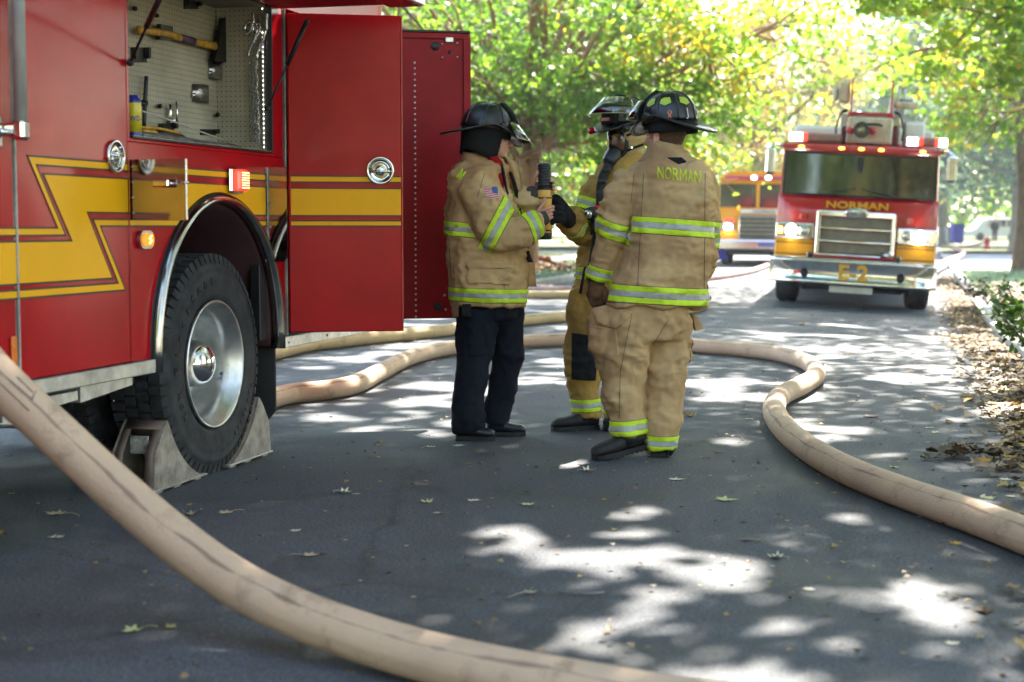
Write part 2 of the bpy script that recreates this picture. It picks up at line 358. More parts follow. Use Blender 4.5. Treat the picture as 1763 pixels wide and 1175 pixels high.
def leaf_obj(name, C, size, parent, m, kind='rhomb', tint=None, flat=.0, nrm=None, seed=1, mesh_only=False):
    rs = np.random.RandomState(seed); N = len(C)
    shp = {'rhomb': np.array([(0, -.5), (.28, -.1), (.22, .22), (0, .5), (-.22, .22), (-.28, -.1)]),
           'quad': np.array([(0, -.5), (.42, 0), (0, .5), (-.42, 0)]),
           'maple': np.array([(0, -.5), (.12, -.28), (.42, -.30), (.32, -.06), (.5, .14), (.22, .14), (.2, .3), (0, .52), (-.2, .3), (-.22, .14), (-.5, .14), (-.32, -.06), (-.42, -.30), (-.12, -.28)])}[kind]
    k = len(shp)
    n = rs.normal(size=(N, 3)); n[:, 2] += flat * np.sign(n[:, 2] + 1e-6) * 1.; n /= np.linalg.norm(n, axis=1)[:, None]
    t = rs.normal(size=(N, 3)); t -= n * (t * n).sum(1)[:, None]; t /= np.linalg.norm(t, axis=1)[:, None]; u = np.cross(n, t)
    s = size * rs.uniform(.7, 1.3, N)
    V = C[:, None, :] + s[:, None, None] * (shp[None, :, 0, None] * t[:, None, :] + shp[None, :, 1, None] * u[:, None, :] + (.35 * np.abs(shp[:, 0]) - .12 * shp[:, 1] ** 2)[None, :, None] * n[:, None, :])
    V = V.reshape(-1, 3)
    me = bpy.data.meshes.new(name); me.vertices.add(N * k); me.vertices.foreach_set('co', V.astype(np.float32).ravel())
    me.loops.add(N * k); me.loops.foreach_set('vertex_index', np.arange(N * k, dtype=np.int32))
    me.polygons.add(N); me.polygons.foreach_set('loop_start', np.arange(0, N * k, k, dtype=np.int32)); me.polygons.foreach_set('loop_total', np.full(N, k, np.int32))
    me.update(calc_edges=True)
    a = me.attributes.new('tint', 'FLOAT', 'FACE'); a.data.foreach_set('value', (rs.rand(N) if tint is None else tint).astype(np.float32))
    me.materials.append(m)
    return me if mesh_only else link(me, name, parent)
G_GREEN = leafmat('leaf_green', [(0, (.06, .12, .03)), (.5, (.12, .20, .04)), (.85, (.20, .27, .06)), (1, (.34, .31, .07))], .5)
G_YEL = leafmat('leaf_yellow', [(0, (.16, .20, .07)), (.35, (.32, .31, .10)), (.75, (.52, .40, .13)), (1, (.54, .27, .11))], .5)
G_MAPLE = leafmat('leaf_maple', [(0, (.08, .16, .035)), (.5, (.17, .26, .05)), (.85, (.28, .34, .07)), (1, (.46, .30, .08))], .5)
G_BLUE = leafmat('leaf_dull_green', [(0, (.05, .10, .08)), (.5, (.10, .17, .12)), (.85, (.18, .24, .14)), (1, (.34, .33, .14))], .4)
BARK = mat('bark', (.17, .115, .075), .9, var=.3, vs=14, bump=1, bs=22, sx=(1, 1, .25), col2=(.07, .05, .035))
BARKR = mat('bark_reddish', (.42, .24, .13), .85, vs=8, bump=.8, bs=20, sx=(1, 1, .3), col2=(.22, .12, .07))
BARKG = mat('bark_grey', (.30, .27, .24), .9, vs=10, bump=.8, bs=20, sx=(1, 1, .3), col2=(.16, .14, .12))

def skeleton(rs, base, h, r, spread, limbs, first, lean=(0, 0), levels=3):
    """tapered trunk, limbs and twigs; returns the tubes and the points where leaves hang"""
    mb = MB(); tips = []
    top = Vector(base) + Vector((lean[0], lean[1], h * .72))
    P = [Vector(base) + Vector((0, 0, -.2)), Vector(base) + Vector((0, 0, .15))]
    for i in range(1, 6): P.append(Vector(base).lerp(top, i / 5) + Vector((rs.normal() * .10, rs.normal() * .10, 0)) * (h / 10))
    mb.tube(P, [r * 1.6, r * 1.15, r, r * .86, r * .68, r * .45, r * .2], 12, sub=3)
    def limb(a, d, L, rad, lev):
        n = 5; Q = [a]; q = a.copy(); dd = d.copy()
        for i in range(n):
            dd = (dd + Vector((rs.normal(), rs.normal(), rs.normal() * .7)) * .16 + Vector((0, 0, .05 if lev < 2 else -.07))).normalized(); q = q + dd * (L / n); Q.append(q.copy())
        mb.tube(Q, [rad * (1 - .16 * i) for i in range(n + 1)], 6 if lev > 1 else 9, caps=False, sub=2 if lev < 2 else 0)
        if lev >= levels - 1: tips.extend(Q[1:])
        elif lev >= 1: tips.extend(Q[3:])
        if lev < levels:
            for k in range(4 if lev == 1 else 3):
                i = rs.randint(1, n + 1); base_d = (Q[i] - Q[i - 1]).normalized(); s = Vector((rs.normal(), rs.normal(), rs.normal() * .6)); s = (s - base_d * s.dot(base_d)).normalized()
                limb(Q[i], (base_d * .65 + s * .8).normalized(), L * rs.uniform(.38, .6), rad * .5, lev + 1)
    for i in range(limbs):
        f = first + (1 - first) * (i / max(1, limbs - 1)) * .95; az = i * 2.4 + rs.uniform(-.4, .4)
        el = rs.uniform(.15, .45) + .7 * (i / limbs); a = Vector(base).lerp(top, f)
        limb(a, Vector((math.cos(az) * math.cos(el), math.sin(az) * math.cos(el), math.sin(el))), spread * rs.uniform(.75, 1.1) * (1 - .35 * i / limbs), r * (.5 - .22 * i / limbs), 1)
    return mb, tips
def crown_pts(rs, tips, n, sig, drop=.1):
    T = np.array([tuple(t) for t in tips]); i = rs.randint(0, len(T), n); cl = rs.normal(size=(len(T), 3)) * sig * .5
    P = T[i] + cl[i] + rs.normal(size=(n, 3)) * sig * np.array([1, 1, .7]); P[:, 2] -= drop
    return P
def keep_shade(P, pin=None):
    S = np.array(SUNV); g = P[:, :2] - S[:2] / S[2] * P[:, 2:3]
    return ~lit(g[:, 0], g[:, 1])
def tree(label, base, h, r, spread, limbs, first, nleaf, lsize, lm, bm_, seed, sig=.5, group=None, masked=True, kind='rhomb', zmin=2.2, lean=(0, 0), proto=None, extra=None, levels=3):
    rs = np.random.RandomState(seed); t = thing('tree', label, 'tree', base, group=group)
    mb, tips = skeleton(rs, (0, 0, 0), h, r, spread, limbs, first, lean, levels)
    mb.build('trunk', bm_, t, local=True)
    P = crown_pts(rs, tips, nleaf, sig)
    if extra is not None: P = np.vstack([P, extra - np.array(base)])
    P = P[P[:, 2] > zmin]
    if masked: P = P[keep_shade(P + np.array(base))]
    if base[1] < 26:                                             # limbs near the camera are pruned clear of the view
        X, Y, D = proj(P + np.array(base)); P = P[~((D > 0) & (D < 25) & (X > -60) & (X < 1823) & (Y > -60) & (Y < 1240))]
    tint = np.clip(.5 + (vnoise(P[:, 0], P[:, 2] * 1.3 + P[:, 1], seed, 1.6) - .5) * .9 + rs.normal(size=len(P)) * .22, 0, 1)
    leaf_obj('crown', P, lsize, t, lm, kind, tint, flat=.4, seed=seed)
    return t
# ================================================================ THE NEAR FIRE ENGINE
TX = -3.2
def T(px, py): return ONX(px, py, TX)
eng = thing('fire_engine', 'dark red fire engine with yellow lightning stripe and open lockers filling the left side', 'fire engine', (TX - 1.25, 6.7, 0))
WC, WR = 6.70, .525                                             # wheel centre along the road, tyre radius
AR, AZ = .655, .64                                              # wheel arch
def archz(y): d = AR ** 2 - (y - WC) ** 2; return AZ + math.sqrt(d) if d > 0 else 0
def sheet(mb, x0, x1, y0, y1, z0, z1): mb.ext((x0, x1), (y0, y1), (z0, z1), .004)
# side wall of the body, cut round the wheel arch and the upper locker
ZB, ZO, ZT = .61, 1.53, 2.30
bod = MB()
N = 28; prev = None
ys = [WC - AR + 2 * AR * (1 - math.cos(math.pi * i / N)) / 2 for i in range(N + 1)]
top = ZO; F = []; V = []
outer = [(5.835, ZB), (ys[0], ZB)] + [(y, max(ZB, archz(y))) for y in ys[1:-1]] + [(ys[-1], ZB), (7.47, ZB)]
for i, (y, z) in enumerate(outer): V += [(TX, y, z), (TX, y, top), (TX - .03, y, z), (TX - .03, y, top)]
for i in range(len(outer) - 1):
    a = i * 4; b = a + 4; F += [(a, b, b + 1, a + 1), (a + 2, a + 3, b + 3, b + 2), (a, a + 2, b + 2, b), (a + 1, b + 1, b + 3, a + 3)]
bod.add(V, F)
sheet(bod, TX - .03, TX, 7.33, 7.47, ZO + .001, ZT)
sheet(bod, TX - .03, TX, 5.835, 5.86, ZO + .001, ZT)
sheet(bod, TX - .03, TX, 8.80, 8.95, ZB, ZT + .0)
sheet(bod, TX - .60, TX, 2.0, 8.95, ZT + .001, ZT + .42)
sheet(bod, TX - .03, TX, 5.86, 7.33, ZO + .001, ZO + .018)
bod.ext((TX - 2.5, TX - .61), (2.0, 8.95), (.75, 2.7), .01)
bod.ext((TX - .6, TX - .0), (8.951, 9.0), (ZB, ZT + .42), .004)
bod.build('body', RED, eng)
door_l = MB(); sheet(door_l, TX - .03, TX + .004, 5.005, 5.825, ZB, ZT + .4); door_l = door_l.build('locker_door', RED, eng)
MB().ext((TX - .03, TX + .002), (2.2, 4.985), (ZB, ZT + .4), .004).build('side_panel', RED, eng)
HNG = mat('hinge_steel', (.42, .41, .40), .45, .8, var=.2)
# piano hinges, built from knuckles
def hinge(y, z0, z1, x=TX + .006, par=eng, r=.006):
    mb = MB(); n = int((z1 - z0) / .05)
    for i in range(n): mb.tube([(x, y, z0 + (z1 - z0) * (i + .02) / n), (x, y, z0 + (z1 - z0) * (i + .98) / n)], r, 8, smooth=False)
    mb.ext((x - .010, x - .004), (y - .014, y + .014), (z0, z1), 0)
    return mb.build('hinge', HNG, par)
hinge(4.995, ZB, 2.7); hinge(7.485, ZB, ZT)
MB().ext((TX, TX + .012), (4.66, 4.74), (ZB - .02, 2.7), .004).build('edge_trim', STEEL, eng)
# vertical grab rail beside the hinge, on a cast bracket
g = MB(); a = T(27, 222)
rl = MB(); rl.tube([(TX + .075, 4.93, a.z + .02), (TX + .075, 4.93, 2.7)], .024, 14); rl = rl.build('grab_rail', GREYP, eng)
g.box((TX + .045, 4.93, a.z - .01), (.075, .035, .05), .01); g.box((TX + .01, 4.88, a.z - .02), (.016, .05, .11), .006); g.box((TX + .075, 4.93, a.z - .01), (.05, .055, .075), .012)
g.tube([(TX + .035, 4.93, a.z - .02), (TX + .035, 4.86, a.z - .02)], .012, 8)
g.build('rail_bracket', CHROME, rl)
# ---- stripes: sheets of vinyl lying on the paint, black edging under the colours
def flat(px_pts, off, m, name, par=eng):
    P = [ONX(x, y, TX + .0035 + off) for x, y in px_pts]; return MB().prism(P, (-.0008, 0, 0)).build(name, m, par)
def cz(p): return (p[0] / 3.456, 230 + p[1] / 3.456)
cr = lambda *L: [cz(p) for p in L]
EW = .0035
def line(pts, m=BLK, name='stripe_edging', w=.007, off=.0022, par=eng):
    mb = MB()
    for a, b in zip(pts[:-1], pts[1:]):
        A, B = Vector(a), Vector(b); d = (B - A); d.normalize(); n = Vector((0, -d.z, d.y)) * w / 2; e = d * w * .45
        mb.prism([A - e - n, B + e - n, B + e + n, A - e + n], (.0006, 0, 0))
    return mb.build(name, m, par)
pl = lambda L, off=.0022: [Vector((TX + .0035 + off, ONX(x, y, TX).y, ONX(x, y, TX).z)) for x, y in L]
zq = [1.44, 1.408, 1.377, 1.234, 1.208, 1.18]
YE = 5.822
def yz(y, z): return Vector((TX + .0035, y, z))
P_ = lambda c: T(*cz(c))
def poly(pts, m, name, off=.0, par=eng):
    return MB().prism([Vector((TX + .0045 + off, p[0], p[1])) for p in pts], (.0008, 0, 0)).build(name, m, par)
q = lambda c: (P_(c).y, P_(c).z)
HY = 5.0
# corners of the lightning figure (along the road, height)
o1, o2, o3 = q((155, 127)), q((335, 562)), q((16, 563))
i1, i2, i3 = q((208, 178)), q((384, 606)), q((18, 609))
m1, m2, m3 = q((248, 215)), q((420, 638)), q((20, 644))
n1, n2, n3 = q((512, 470)), q((664, 862)), q((33, 902))
r1, r2, r3 = q((546, 503)), q((696, 890)), q((34, 935))
s1, s2, s3 = q((590, 548)), q((740, 932)), q((36, 985))
Y0 = 4.76
poly([(o1[0], zq[0]), (YE, zq[0]), (YE, zq[1]), (i1[0], zq[1]), i2, (Y0, i2[1]), (Y0, o2[1]), o2], YEL, 'stripe')
poly([(m1[0], zq[2]), (YE, zq[2]), (YE, zq[3]), (n1[0], zq[3]), n2, (Y0, n2[1]), (Y0, m2[1]), m2], YEL, 'stripe')
poly([(r1[0], zq[4]), (YE, zq[4]), (YE, zq[5]), (s1[0], zq[5]), s2, (Y0, s2[1]), (Y0, r2[1]), r2], YEL, 'stripe')
for L in ([(YE, zq[0]), (o1[0], zq[0]), o2, (Y0, o2[1])], [(YE, zq[1]), (i1[0], zq[1]), i2, (Y0, i2[1])], [(YE, zq[2]), (m1[0], zq[2]), m2, (Y0, m2[1])],
          [(YE, zq[3]), (n1[0], zq[3]), n2, (Y0, n2[1])], [(YE, zq[4]), (r1[0], zq[4]), r2, (Y0, r2[1])], [(YE, zq[5]), (s1[0], zq[5]), s2, (Y0, s2[1])]):
    line([Vector((TX + .0058, p[0], p[1])) for p in L])
def bandcols(z0, z1, m, name, x):                               # a stripe over the arch, cut along its curve
    if z0 < 1.30: bandcols_(z0, z1, m, name, x, 5.84, WC); return bandcols_(z0, z1, m, name, x, WC, 7.465)
    return bandcols_(z0, z1, m, name, x, 5.84, 7.465)
def bandcols_(z0, z1, m, name, x, ya, yb_):
    mb = MB(); Y = list(np.linspace(ya, yb_, 60))
    for a, b in zip(Y[:-1], Y[1:]):
        la, lb = max(z0, archz(a) + .045 if archz(a) else 0), max(z0, archz(b) + .045 if archz(b) else 0)
        if la < z1 or lb < z1: la = min(la, z1); lb = min(lb, z1); mb.add([(x, a, la), (x, b, lb), (x, b, z1), (x, a, z1)], [(0, 1, 2, 3)])
    return mb.build(name, m, eng, fixn=False)
bandcols(zq[1], zq[0], YEL, 'stripe', TX + .002); bandcols(zq[3], zq[2], YEL, 'stripe', TX + .002); bandcols(zq[5], zq[4], YEL, 'stripe', TX + .002)
for z in zq: bandcols(z - EW, z + EW, BLK, 'stripe_edging', TX + .003)
# ---- recessed D ring latches
def latch(M, par, r=.068):
    l = MB().lathe([(r, 0), (r * 1.02, .008), (r * .95, .014), (r * .84, .012), (r * .78, .004), (r * .60, .0015), (0, .001)], M, 36).build('latch', CHROME, par)
    h = MB(); P = [Vector((math.cos(a) * r * .62, math.sin(a) * r * .62, .012)) for a in np.linspace(R(200), R(340), 12)]
    P = [Vector((-r * .62, 0, .012))] + P + [Vector((r * .62, 0, .012))]
    h.tube([M @ p for p in P], .0055, 8); h.tube([M @ Vector((-r * .68, .004, .012)), M @ Vector((r * .68, .004, .012))], .008, 8); h.ball((0, 0, .004), (r * .42, r * .42, .014), 14, M)
    h.build('handle', CHROME, l)
    MB().lathe([(r * .55, .003), (r * .5, .0035), (0, .0035)], M @ Matrix.Translation((0, 0, .0)), 24).build('latch_bowl', MIRR, l)
a = T(195, 270)
latch(frame((TX + .006, a.y, a.z), (0, 1, 0), (0, 0, 1)), door_l)
# ---- small polished doors standing open
def mdoor(y, w, z0, z1, cut=0):
    pts = [(TX + .004, y, z0 + cut), (TX + .004 + cut, y, z0), (TX + w - cut, y, z0), (TX + w, y, z0 + cut), (TX + w, y, z1), (TX + .004, y, z1)] if cut else [(TX + .004, y, z0), (TX + w, y, z0), (TX + w, y, z1), (TX + .004, y, z1)]
    d = MB().prism(pts, (0, .004, 0)).build('small_door', MIRR, eng)
    for k in range(4):
        z = z0 + (z1 - z0) * (.12 + .25 * k); MB().ball((TX + .018, y - .003, z), (.006, .003, .006), 8).build('screw', STEEL, d)
    return d
sd = mdoor(5.842, .262, 1.205, 1.458)
k = MB(); p = AT(300, 314, 6.4); k.tube([(TX + .205, 5.842, 1.355), (TX + .205, 5.81, 1.355)], .008, 10); k.box((TX + .165, 5.805, 1.357), (.075, .016, .034), .006); k.tube([(TX + .225, 5.842, 1.36), (TX + .275, 5.842, 1.36)], .006, 8); k.build('knob', CHROME, sd)
MB().ext((TX + .259, TX + .265), (5.835, 5.85), (1.205, 1.458), .002).build('door_edge', STEEL, sd)
mdoor(7.25, .108, 1.0, 1.475, .02)
hinge(7.245, 1.0, 1.475, TX + .006, r=.005)
# ---- chrome wheel arch trim with legs
def arch_ring(name, r0, r1, x0, x1, m):
    mb = MB(); rg = []
    A = [(-.1, 1)] ; pts = []
    for a in np.linspace(0, math.pi, 40): pts.append((math.cos(a), math.sin(a), 0))
    seq = [(1, 0, -.09)] + pts + [(-1, 0, -.09)]
    for (c, s_, dz) in seq:
        f = lambda r, x: Vector((x, WC - c * r, AZ + s_ * r + dz)); rr = (r0 + r1) / 2
        rg.append([f(r0, x0), f(r0, x1 - .006), f(r0 + .008, x1), f(rr, x1 + .012), f(r1 - .01, x1), f(r1, x1 - .008), f(r1, x0)])
    mb.rings(rg, smooth=True); return mb.build(name, m, eng)
arch_ring('fender_trim', AR - .006, AR + .030, TX - .03, TX + .032, mat('fender_steel', (.55, .53, .50), .16, 1, var=.15, vs=6))
arch_ring('fender_gasket', AR + .030, AR + .044, TX - .001, TX + .008, BLK)
# wheel well
ww = MB(); rg = []
for a in np.linspace(-.12, math.pi + .12, 30): rg.append([Vector((TX - .028, WC - math.cos(a) * (AR - .03), AZ + math.sin(a) * (AR - .03))), Vector((TX - .95, WC - math.cos(a) * (AR - .03), AZ + math.sin(a) * (AR - .03))), Vector((TX - .95, WC - math.cos(a) * (AR + .01), AZ + math.sin(a) * (AR + .01))), Vector((TX - .028, WC - math.cos(a) * (AR + .01), AZ + math.sin(a) * (AR + .01)))])
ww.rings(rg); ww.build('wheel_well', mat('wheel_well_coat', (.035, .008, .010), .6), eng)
MB().ext((TX - .08, TX - .03), (WC + .52, WC + .60), (.60, 1.1), .004).build('well_rail', BLACKP, eng)
# ---- wheel pair
def tyre(cx, par, w=.28, s=1):
    M = frame((cx, WC, WR), (0, 1, 0), (0, 0, 1)); R0 = WR
    pr = [(.295, -w / 2 + .02), (.33, -w / 2 + .002), (.40, -w / 2 - .012), (.46, -w / 2 - .006), (.492, -w / 2 + .012), (R0 - .016, -w / 2 + .026), (R0 - .014, 0), (R0 - .016, w / 2 - .026), (.492, w / 2 - .012), (.47, w / 2 + .0), (.455, w / 2 + .008), (.449, w / 2 + .004), (.42, w / 2 + .012), (.385, w / 2 + .013), (.345, w / 2 + .006), (.338, w / 2 + .008), (.318, w / 2 + .0), (.295, w / 2 - .02)]
    t = MB().lathe(pr, M, 96).build('tyre', RUB, par)
    tr = MB()
    for i in range(62):                                        # tread blocks and shoulder lugs
        a = 2 * math.pi * i / 62
        for (h0, h1, sh) in ((-w / 2 + .012, -w / 2 + .075, 0), (-w / 2 + .082, -.005, .5), (.003, w / 2 - .082, 0), (w / 2 - .075, w / 2 - .012, .5)):
            aa = a + sh * 2 * math.pi / 62; Q = frame((0, 0, 0), (math.cos(aa), math.sin(aa), 0), (-math.sin(aa), math.cos(aa), 0))
            tr.box((R0 - .009, 0, (h0 + h1) / 2), (.020, .040, h1 - h0), .003, M @ Q)
            if h1 > w / 2 - .03: tr.hull([(R0 - .002, -.019, w / 2 - .013), (R0 - .002, .019, w / 2 - .013), (R0 - .045, -.017, w / 2 - .001), (R0 - .045, .017, w / 2 - .001), (R0 - .02, -.019, w / 2 - .03), (R0 - .02, .019, w / 2 - .03)], M @ Q)
    tr.build('tread', RUB, t)
    return t, M
wh = MB(); M = frame((TX - .20, WC, WR), (0, 1, 0), (0, 0, 1))
ty, M = tyre(TX - .175, eng); M2 = M
rim = MB().lathe([(.300, .13), (.306, .145), (.302, .152), (.292, .148), (.286, .12), (.262, .10), (.250, .06), (.246, -.0), (.243, -.06), (.235, -.09), (.21, -.098), (.13, -.10), (.128, -.08), (.115, -.075)], M, 64).build('rim', mat('cast_rim', (.72, .72, .70), .33, 1, var=.2, vs=5), eng)
lug = MB()
for i in range(10):
    a = 2 * math.pi * i / 10; lug.tube([M @ Vector((math.cos(a) * .165, math.sin(a) * .165, -.098)), M @ Vector((math.cos(a) * .165, math.sin(a) * .165, -.06))], .017, 6, smooth=False)
lug.build('lug_nuts', STEEL, rim)
MB().lathe([(.125, -.08), (.122, -.03), (.112, .02), (.108, .06), (.10, .085), (.08, .108), (.05, .122), (.02, .128), (0, .129)], M, 40).build('hub_cap', CHROME, rim)
st = MB(); sa = R(-28); c = M @ Vector((0, 0, 0))
def onrim(u, v, r=.2505): a = R(-20) + u; return M @ Vector((r * math.cos(a), r * math.sin(a), .04 + v))
STK = mat('sticker_white', (.7, .72, .75), .4); BLU = mat('sticker_blue', (.02, .10, .42), .4)
mb = MB(); mb.add([onrim(-.09, -.025), onrim(.11, -.025), onrim(.11, .03), onrim(-.09, .03)], [(0, 1, 2, 3)]); sk = mb.build('rim_sticker', STK, rim, fixn=False)
MB().add([onrim(.02, -.02, .2495), onrim(.10, -.02, .2495), onrim(.10, .024, .2495), onrim(.02, .024, .2495)], [(0, 1, 2, 3)]).build('rim_sticker', BLU, rim, fixn=False)
V, F = text_pts('ALCOA', .032, .75, .02)
MB().add([onrim(-.035 + v.y * 2.6, v.x * .5 + .0, .2488) for v in V], F).build('lettering', BLU, rim, fixn=False)
# raised sidewall lettering on an arc
LET = mat('raised_rubber', (.018, .018, .021), .5)
def arc_text(s, r, a0, step, size):
    for i, ch in enumerate(s):
        mb = MB(); V, F = text_pts(ch, size, .95, .03, ext=.0025); a = R(a0 - i * step)
        Q = M @ frame((r * math.cos(a), r * math.sin(a), .1535), (math.sin(a), -math.cos(a), 0), (math.cos(a), math.sin(a), 0)); mb.add(V, F, M=Q).build('lettering', LET, ty, fixn=False)
arc_text('Firestone', .402, 180, 10.5, .072)
arc_text('XOX', .400, 212, 8, .045); arc_text('TUBELESS', .40, -20, 6, .035)
tyre(TX - .56, eng)
MB().tube([(TX - .35, WC, WR), (TX - 2.4, WC, WR)], .09, 14).build('axle', DARK, eng)
# ---- undercarriage, sills, flap
MB().ext((TX - .02, TX + .022), (2.2, WC - AR - .035), (.548, .606), .004).build('sill_rail', ALU, eng)
s2_ = MB(); s2_.ext((TX - .02, TX + .022), (7.40, 8.98), (.548, .606), .004); s2_.ext((TX + .022, TX + .03), (7.40, 8.98), (.598, .606), .002); s2_.build('sill_rail', ALU, eng)
for y in (7.46, 8.0, 8.6): MB().tube([(TX + .022, y, .575), (TX + .027, y, .575)], .008, 8).build('screw', STEEL, eng)
for (y0, y1, z) in ((4.9, 5.42, .50), (5.44, 5.86, .515)): MB().prism([(TX - .01, y0, z - .035), (TX - .01, y1, z - .005), (TX - .01, y1, z + .03), (TX - .01, y0, z + .03)], (-.25, 0, 0)).build('step_bracket', ALU, eng)
fl = [(TX - .03, .64), (TX - .03, .22), (TX - .08, .16), (TX - .5, .16), (TX - .55, .22), (TX - .55, .64)]
MB().prism([(x, 7.395, z) for x, z in fl], (0, .015, 0)).build('mud_flap', mat('flap_rubber', (.03, .03, .032), .8), eng)
ch = MB(); ch.ext((TX - 2.3, TX - .25), (2.0, WC - .75), (.52, .74), .02); ch.ext((TX - 1.7, TX - 1.5), (2, 8.9), (.45, .75), .01); ch.ext((TX - 1.0, TX - .8), (2, 8.9), (.45, .75), .01); ch.tube([(TX - 1.2, 2, .42), (TX - 1.2, 6.2, .42)], .07, 10)
ch.ext((TX - 2.3, TX - .25), (WC + .75, 8.9), (.55, .74), .02); ch.ext((TX - 1.9, TX - .9), (2.2, 6.1), (.14, .74), .03)  # the low block is added to keep light from under the engine
ch.build('undercarriage_and_light_block', DARK, eng)
tk = MB(); tk.tube([(TX - .45, 4.3, .30), (TX - .45, 4.75, .30)], .10, 16); tk.build('air_tank', mat('tank_red', (.18, .01, .01), .4), eng)
MB().tube([(TX - .35, 5.2, .42), (TX - .35, 5.9, .32)], .02, 8).build('tie_rod', ALU, eng)
# far side wheels so the engine stands
far = MB(); Mf = frame((TX - 2.2, WC, WR), (0, 1, 0), (0, 0, 1)); far.lathe([(.1, -.25), (.3, -.27), (.5, -.25), (WR, -.2), (WR, .2), (.5, .25), (.3, .27), (.1, .25)], Mf, 40); far.build('tyre', RUB, eng)
for x in (TX - .2, TX - 2.2):
    Mf = frame((x, 2.6, WR), (0, 1, 0), (0, 0, 1)); MB().lathe([(.1, -.13), (.3, -.14), (.5, -.12), (WR, -.1), (WR, .1), (.5, .12), (.3, .14), (.1, .13)], Mf, 40).build('tyre', RUB, eng)
# ---- double locker with both leaves open
YH, YF = 7.50, 8.78
cav = MB()
cav.ext((TX - .60, TX - .58), (YH, YF), (ZB, ZT)); cav.ext((TX - .58, TX - .001), (YH - .02, YH), (ZB, ZT)); cav.ext((TX - .58, TX - .031), (YF, YF + .02), (ZB, ZT)); cav.ext((TX - .6, TX - .001), (YH, YF), (ZB - .01, ZB + .01))
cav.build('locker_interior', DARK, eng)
def leaf_door(hinge_pt, d, w, z0, z1, name, m):
    d = Vector(d).normalized(); n = Vector((d.y, -d.x, 0)); M = Matrix((d, n, Vector((0, 0, 1)))).transposed().to_4x4(); M.translation = hinge_pt
    o = MB().ext((0, w), (.0, .045), (z0, z1), .006, M).build(name, m, eng); return o, M
h1 = Vector((TX + .01, 7.50, 0)); e1 = AT(690, 300, 8.18); e1.z = 0
d1 = (e1 - h1); w1 = d1.length
ld, LM = leaf_door(h1, d1, w1, .625, 2.275, 'locker_door', RED)
# outside face of the near leaf: local y = 0 or .045, whichever the camera sees
dn = d1.normalized(); nn = Vector((dn.y, -dn.x, 0)); yo = -.0015 if nn.dot(FH) > 0 else .0465; sgn = -1 if yo < 0 else 1
def on_leaf(x0, x1, z0, z1, m, name, e=0): return MB().ext((x0, x1), (yo + sgn * e, yo + sgn * (e + .001)), (z0, z1), 0, LM).build(name, m, ld)
for (a, b) in ((1, 0), (3, 2), (5, 4)): on_leaf(.012, w1 - .006, zq[a], zq[b], YEL, 'stripe')
for z in zq: on_leaf(.012, w1 - .006, z - EW, z + EW, BLK, 'stripe_edging', .0012)
Lf = LM @ frame((w1 - .115, yo + sgn * .004, 1.47), (1, 0, 0), (0, 0, 1) if sgn < 0 else (0, 0, -1))
latch(Lf, ld, .073)
MB().ext((w1 - .002, w1 + .006), (.0, .045), (.625, 2.275), .002, LM).build('door_edge', mat('red_edge', (.5, .03, .02), .3, coat=.3), ld)
# far leaf, inner side towards the camera
h2 = Vector((TX + .01, YF, 0)); e2 = AT(808, 300, 9.42); e2.z = 0; d2 = e2 - h2; w2 = d2.length
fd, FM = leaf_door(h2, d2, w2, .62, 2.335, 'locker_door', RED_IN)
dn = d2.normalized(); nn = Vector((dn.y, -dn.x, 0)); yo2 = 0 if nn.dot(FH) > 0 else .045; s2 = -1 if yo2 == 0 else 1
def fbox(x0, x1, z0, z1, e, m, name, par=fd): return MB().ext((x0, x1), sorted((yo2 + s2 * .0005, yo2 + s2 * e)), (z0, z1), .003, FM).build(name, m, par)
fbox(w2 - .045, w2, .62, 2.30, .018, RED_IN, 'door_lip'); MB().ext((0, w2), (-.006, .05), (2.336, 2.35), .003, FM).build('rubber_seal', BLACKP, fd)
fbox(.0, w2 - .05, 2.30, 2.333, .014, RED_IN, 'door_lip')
def fl_(x, z, r, m, name, h=.004): return MB().lathe([(r, 0), (r * .9, h), (0, h * 1.1)], FM @ frame((x, yo2 + s2 * .001, z), (1, 0, 0), (0, 0, 1) if s2 < 0 else (0, 0, -1)), 16).build(name, m, fd)
for i in range(46): fl_(w2 - .338, 2.155 - i * .0338, .0062, WHITE, 'rivet')
def fpt(px, py):                                            # a photograph point on the inner face of the far leaf
    r = ray(px, py); n = FM.to_3x3() @ Vector((0, 1, 0)); o = FM @ Vector((0, yo2, 0)); P = CP + r * ((o - CP).dot(n) / r.dot(n)); L = FM.inverted() @ P; return L.x, L.z
for (px, py) in ((761, 76), (787, 75), (761, 100), (787, 99), (765, 509), (767, 533)): x, z = fpt(px, py); fl_(x, z, .008, STEEL, 'bolt', .008)
for (px, py, r) in ((749, 80, .027), (774, 90, .012), (754, 528, .026)): x, z = fpt(px, py); fl_(x, z, r, BLACKP, 'rubber_plug', .003)
x, z = fpt(773, 68); fbox(x - .025, x + .025, z - .02, z + .012, .02, STEEL, 'strike_plate')
# ---- flip up door over the upper locker, held open by gas struts
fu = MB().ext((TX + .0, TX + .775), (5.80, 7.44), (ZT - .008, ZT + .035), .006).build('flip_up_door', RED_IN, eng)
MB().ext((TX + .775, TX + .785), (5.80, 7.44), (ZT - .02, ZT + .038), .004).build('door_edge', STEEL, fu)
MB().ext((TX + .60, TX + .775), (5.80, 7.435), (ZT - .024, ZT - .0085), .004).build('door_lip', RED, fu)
def strut(a, b):
    a, b = Vector(a), Vector(b); c = a.lerp(b, .5); s = MB().tube([a, c], .012, 10).tube([c, b], .006, 8).ball(a, .014, 10).ball(b, .016, 10); return s.build('gas_strut', BLACKP, eng)
strut(AT(528, 38, 7.80), ONX(460, 187, TX + .02)); strut(AT(283, -20, 6.0), ONX(224, 108, TX + .02))
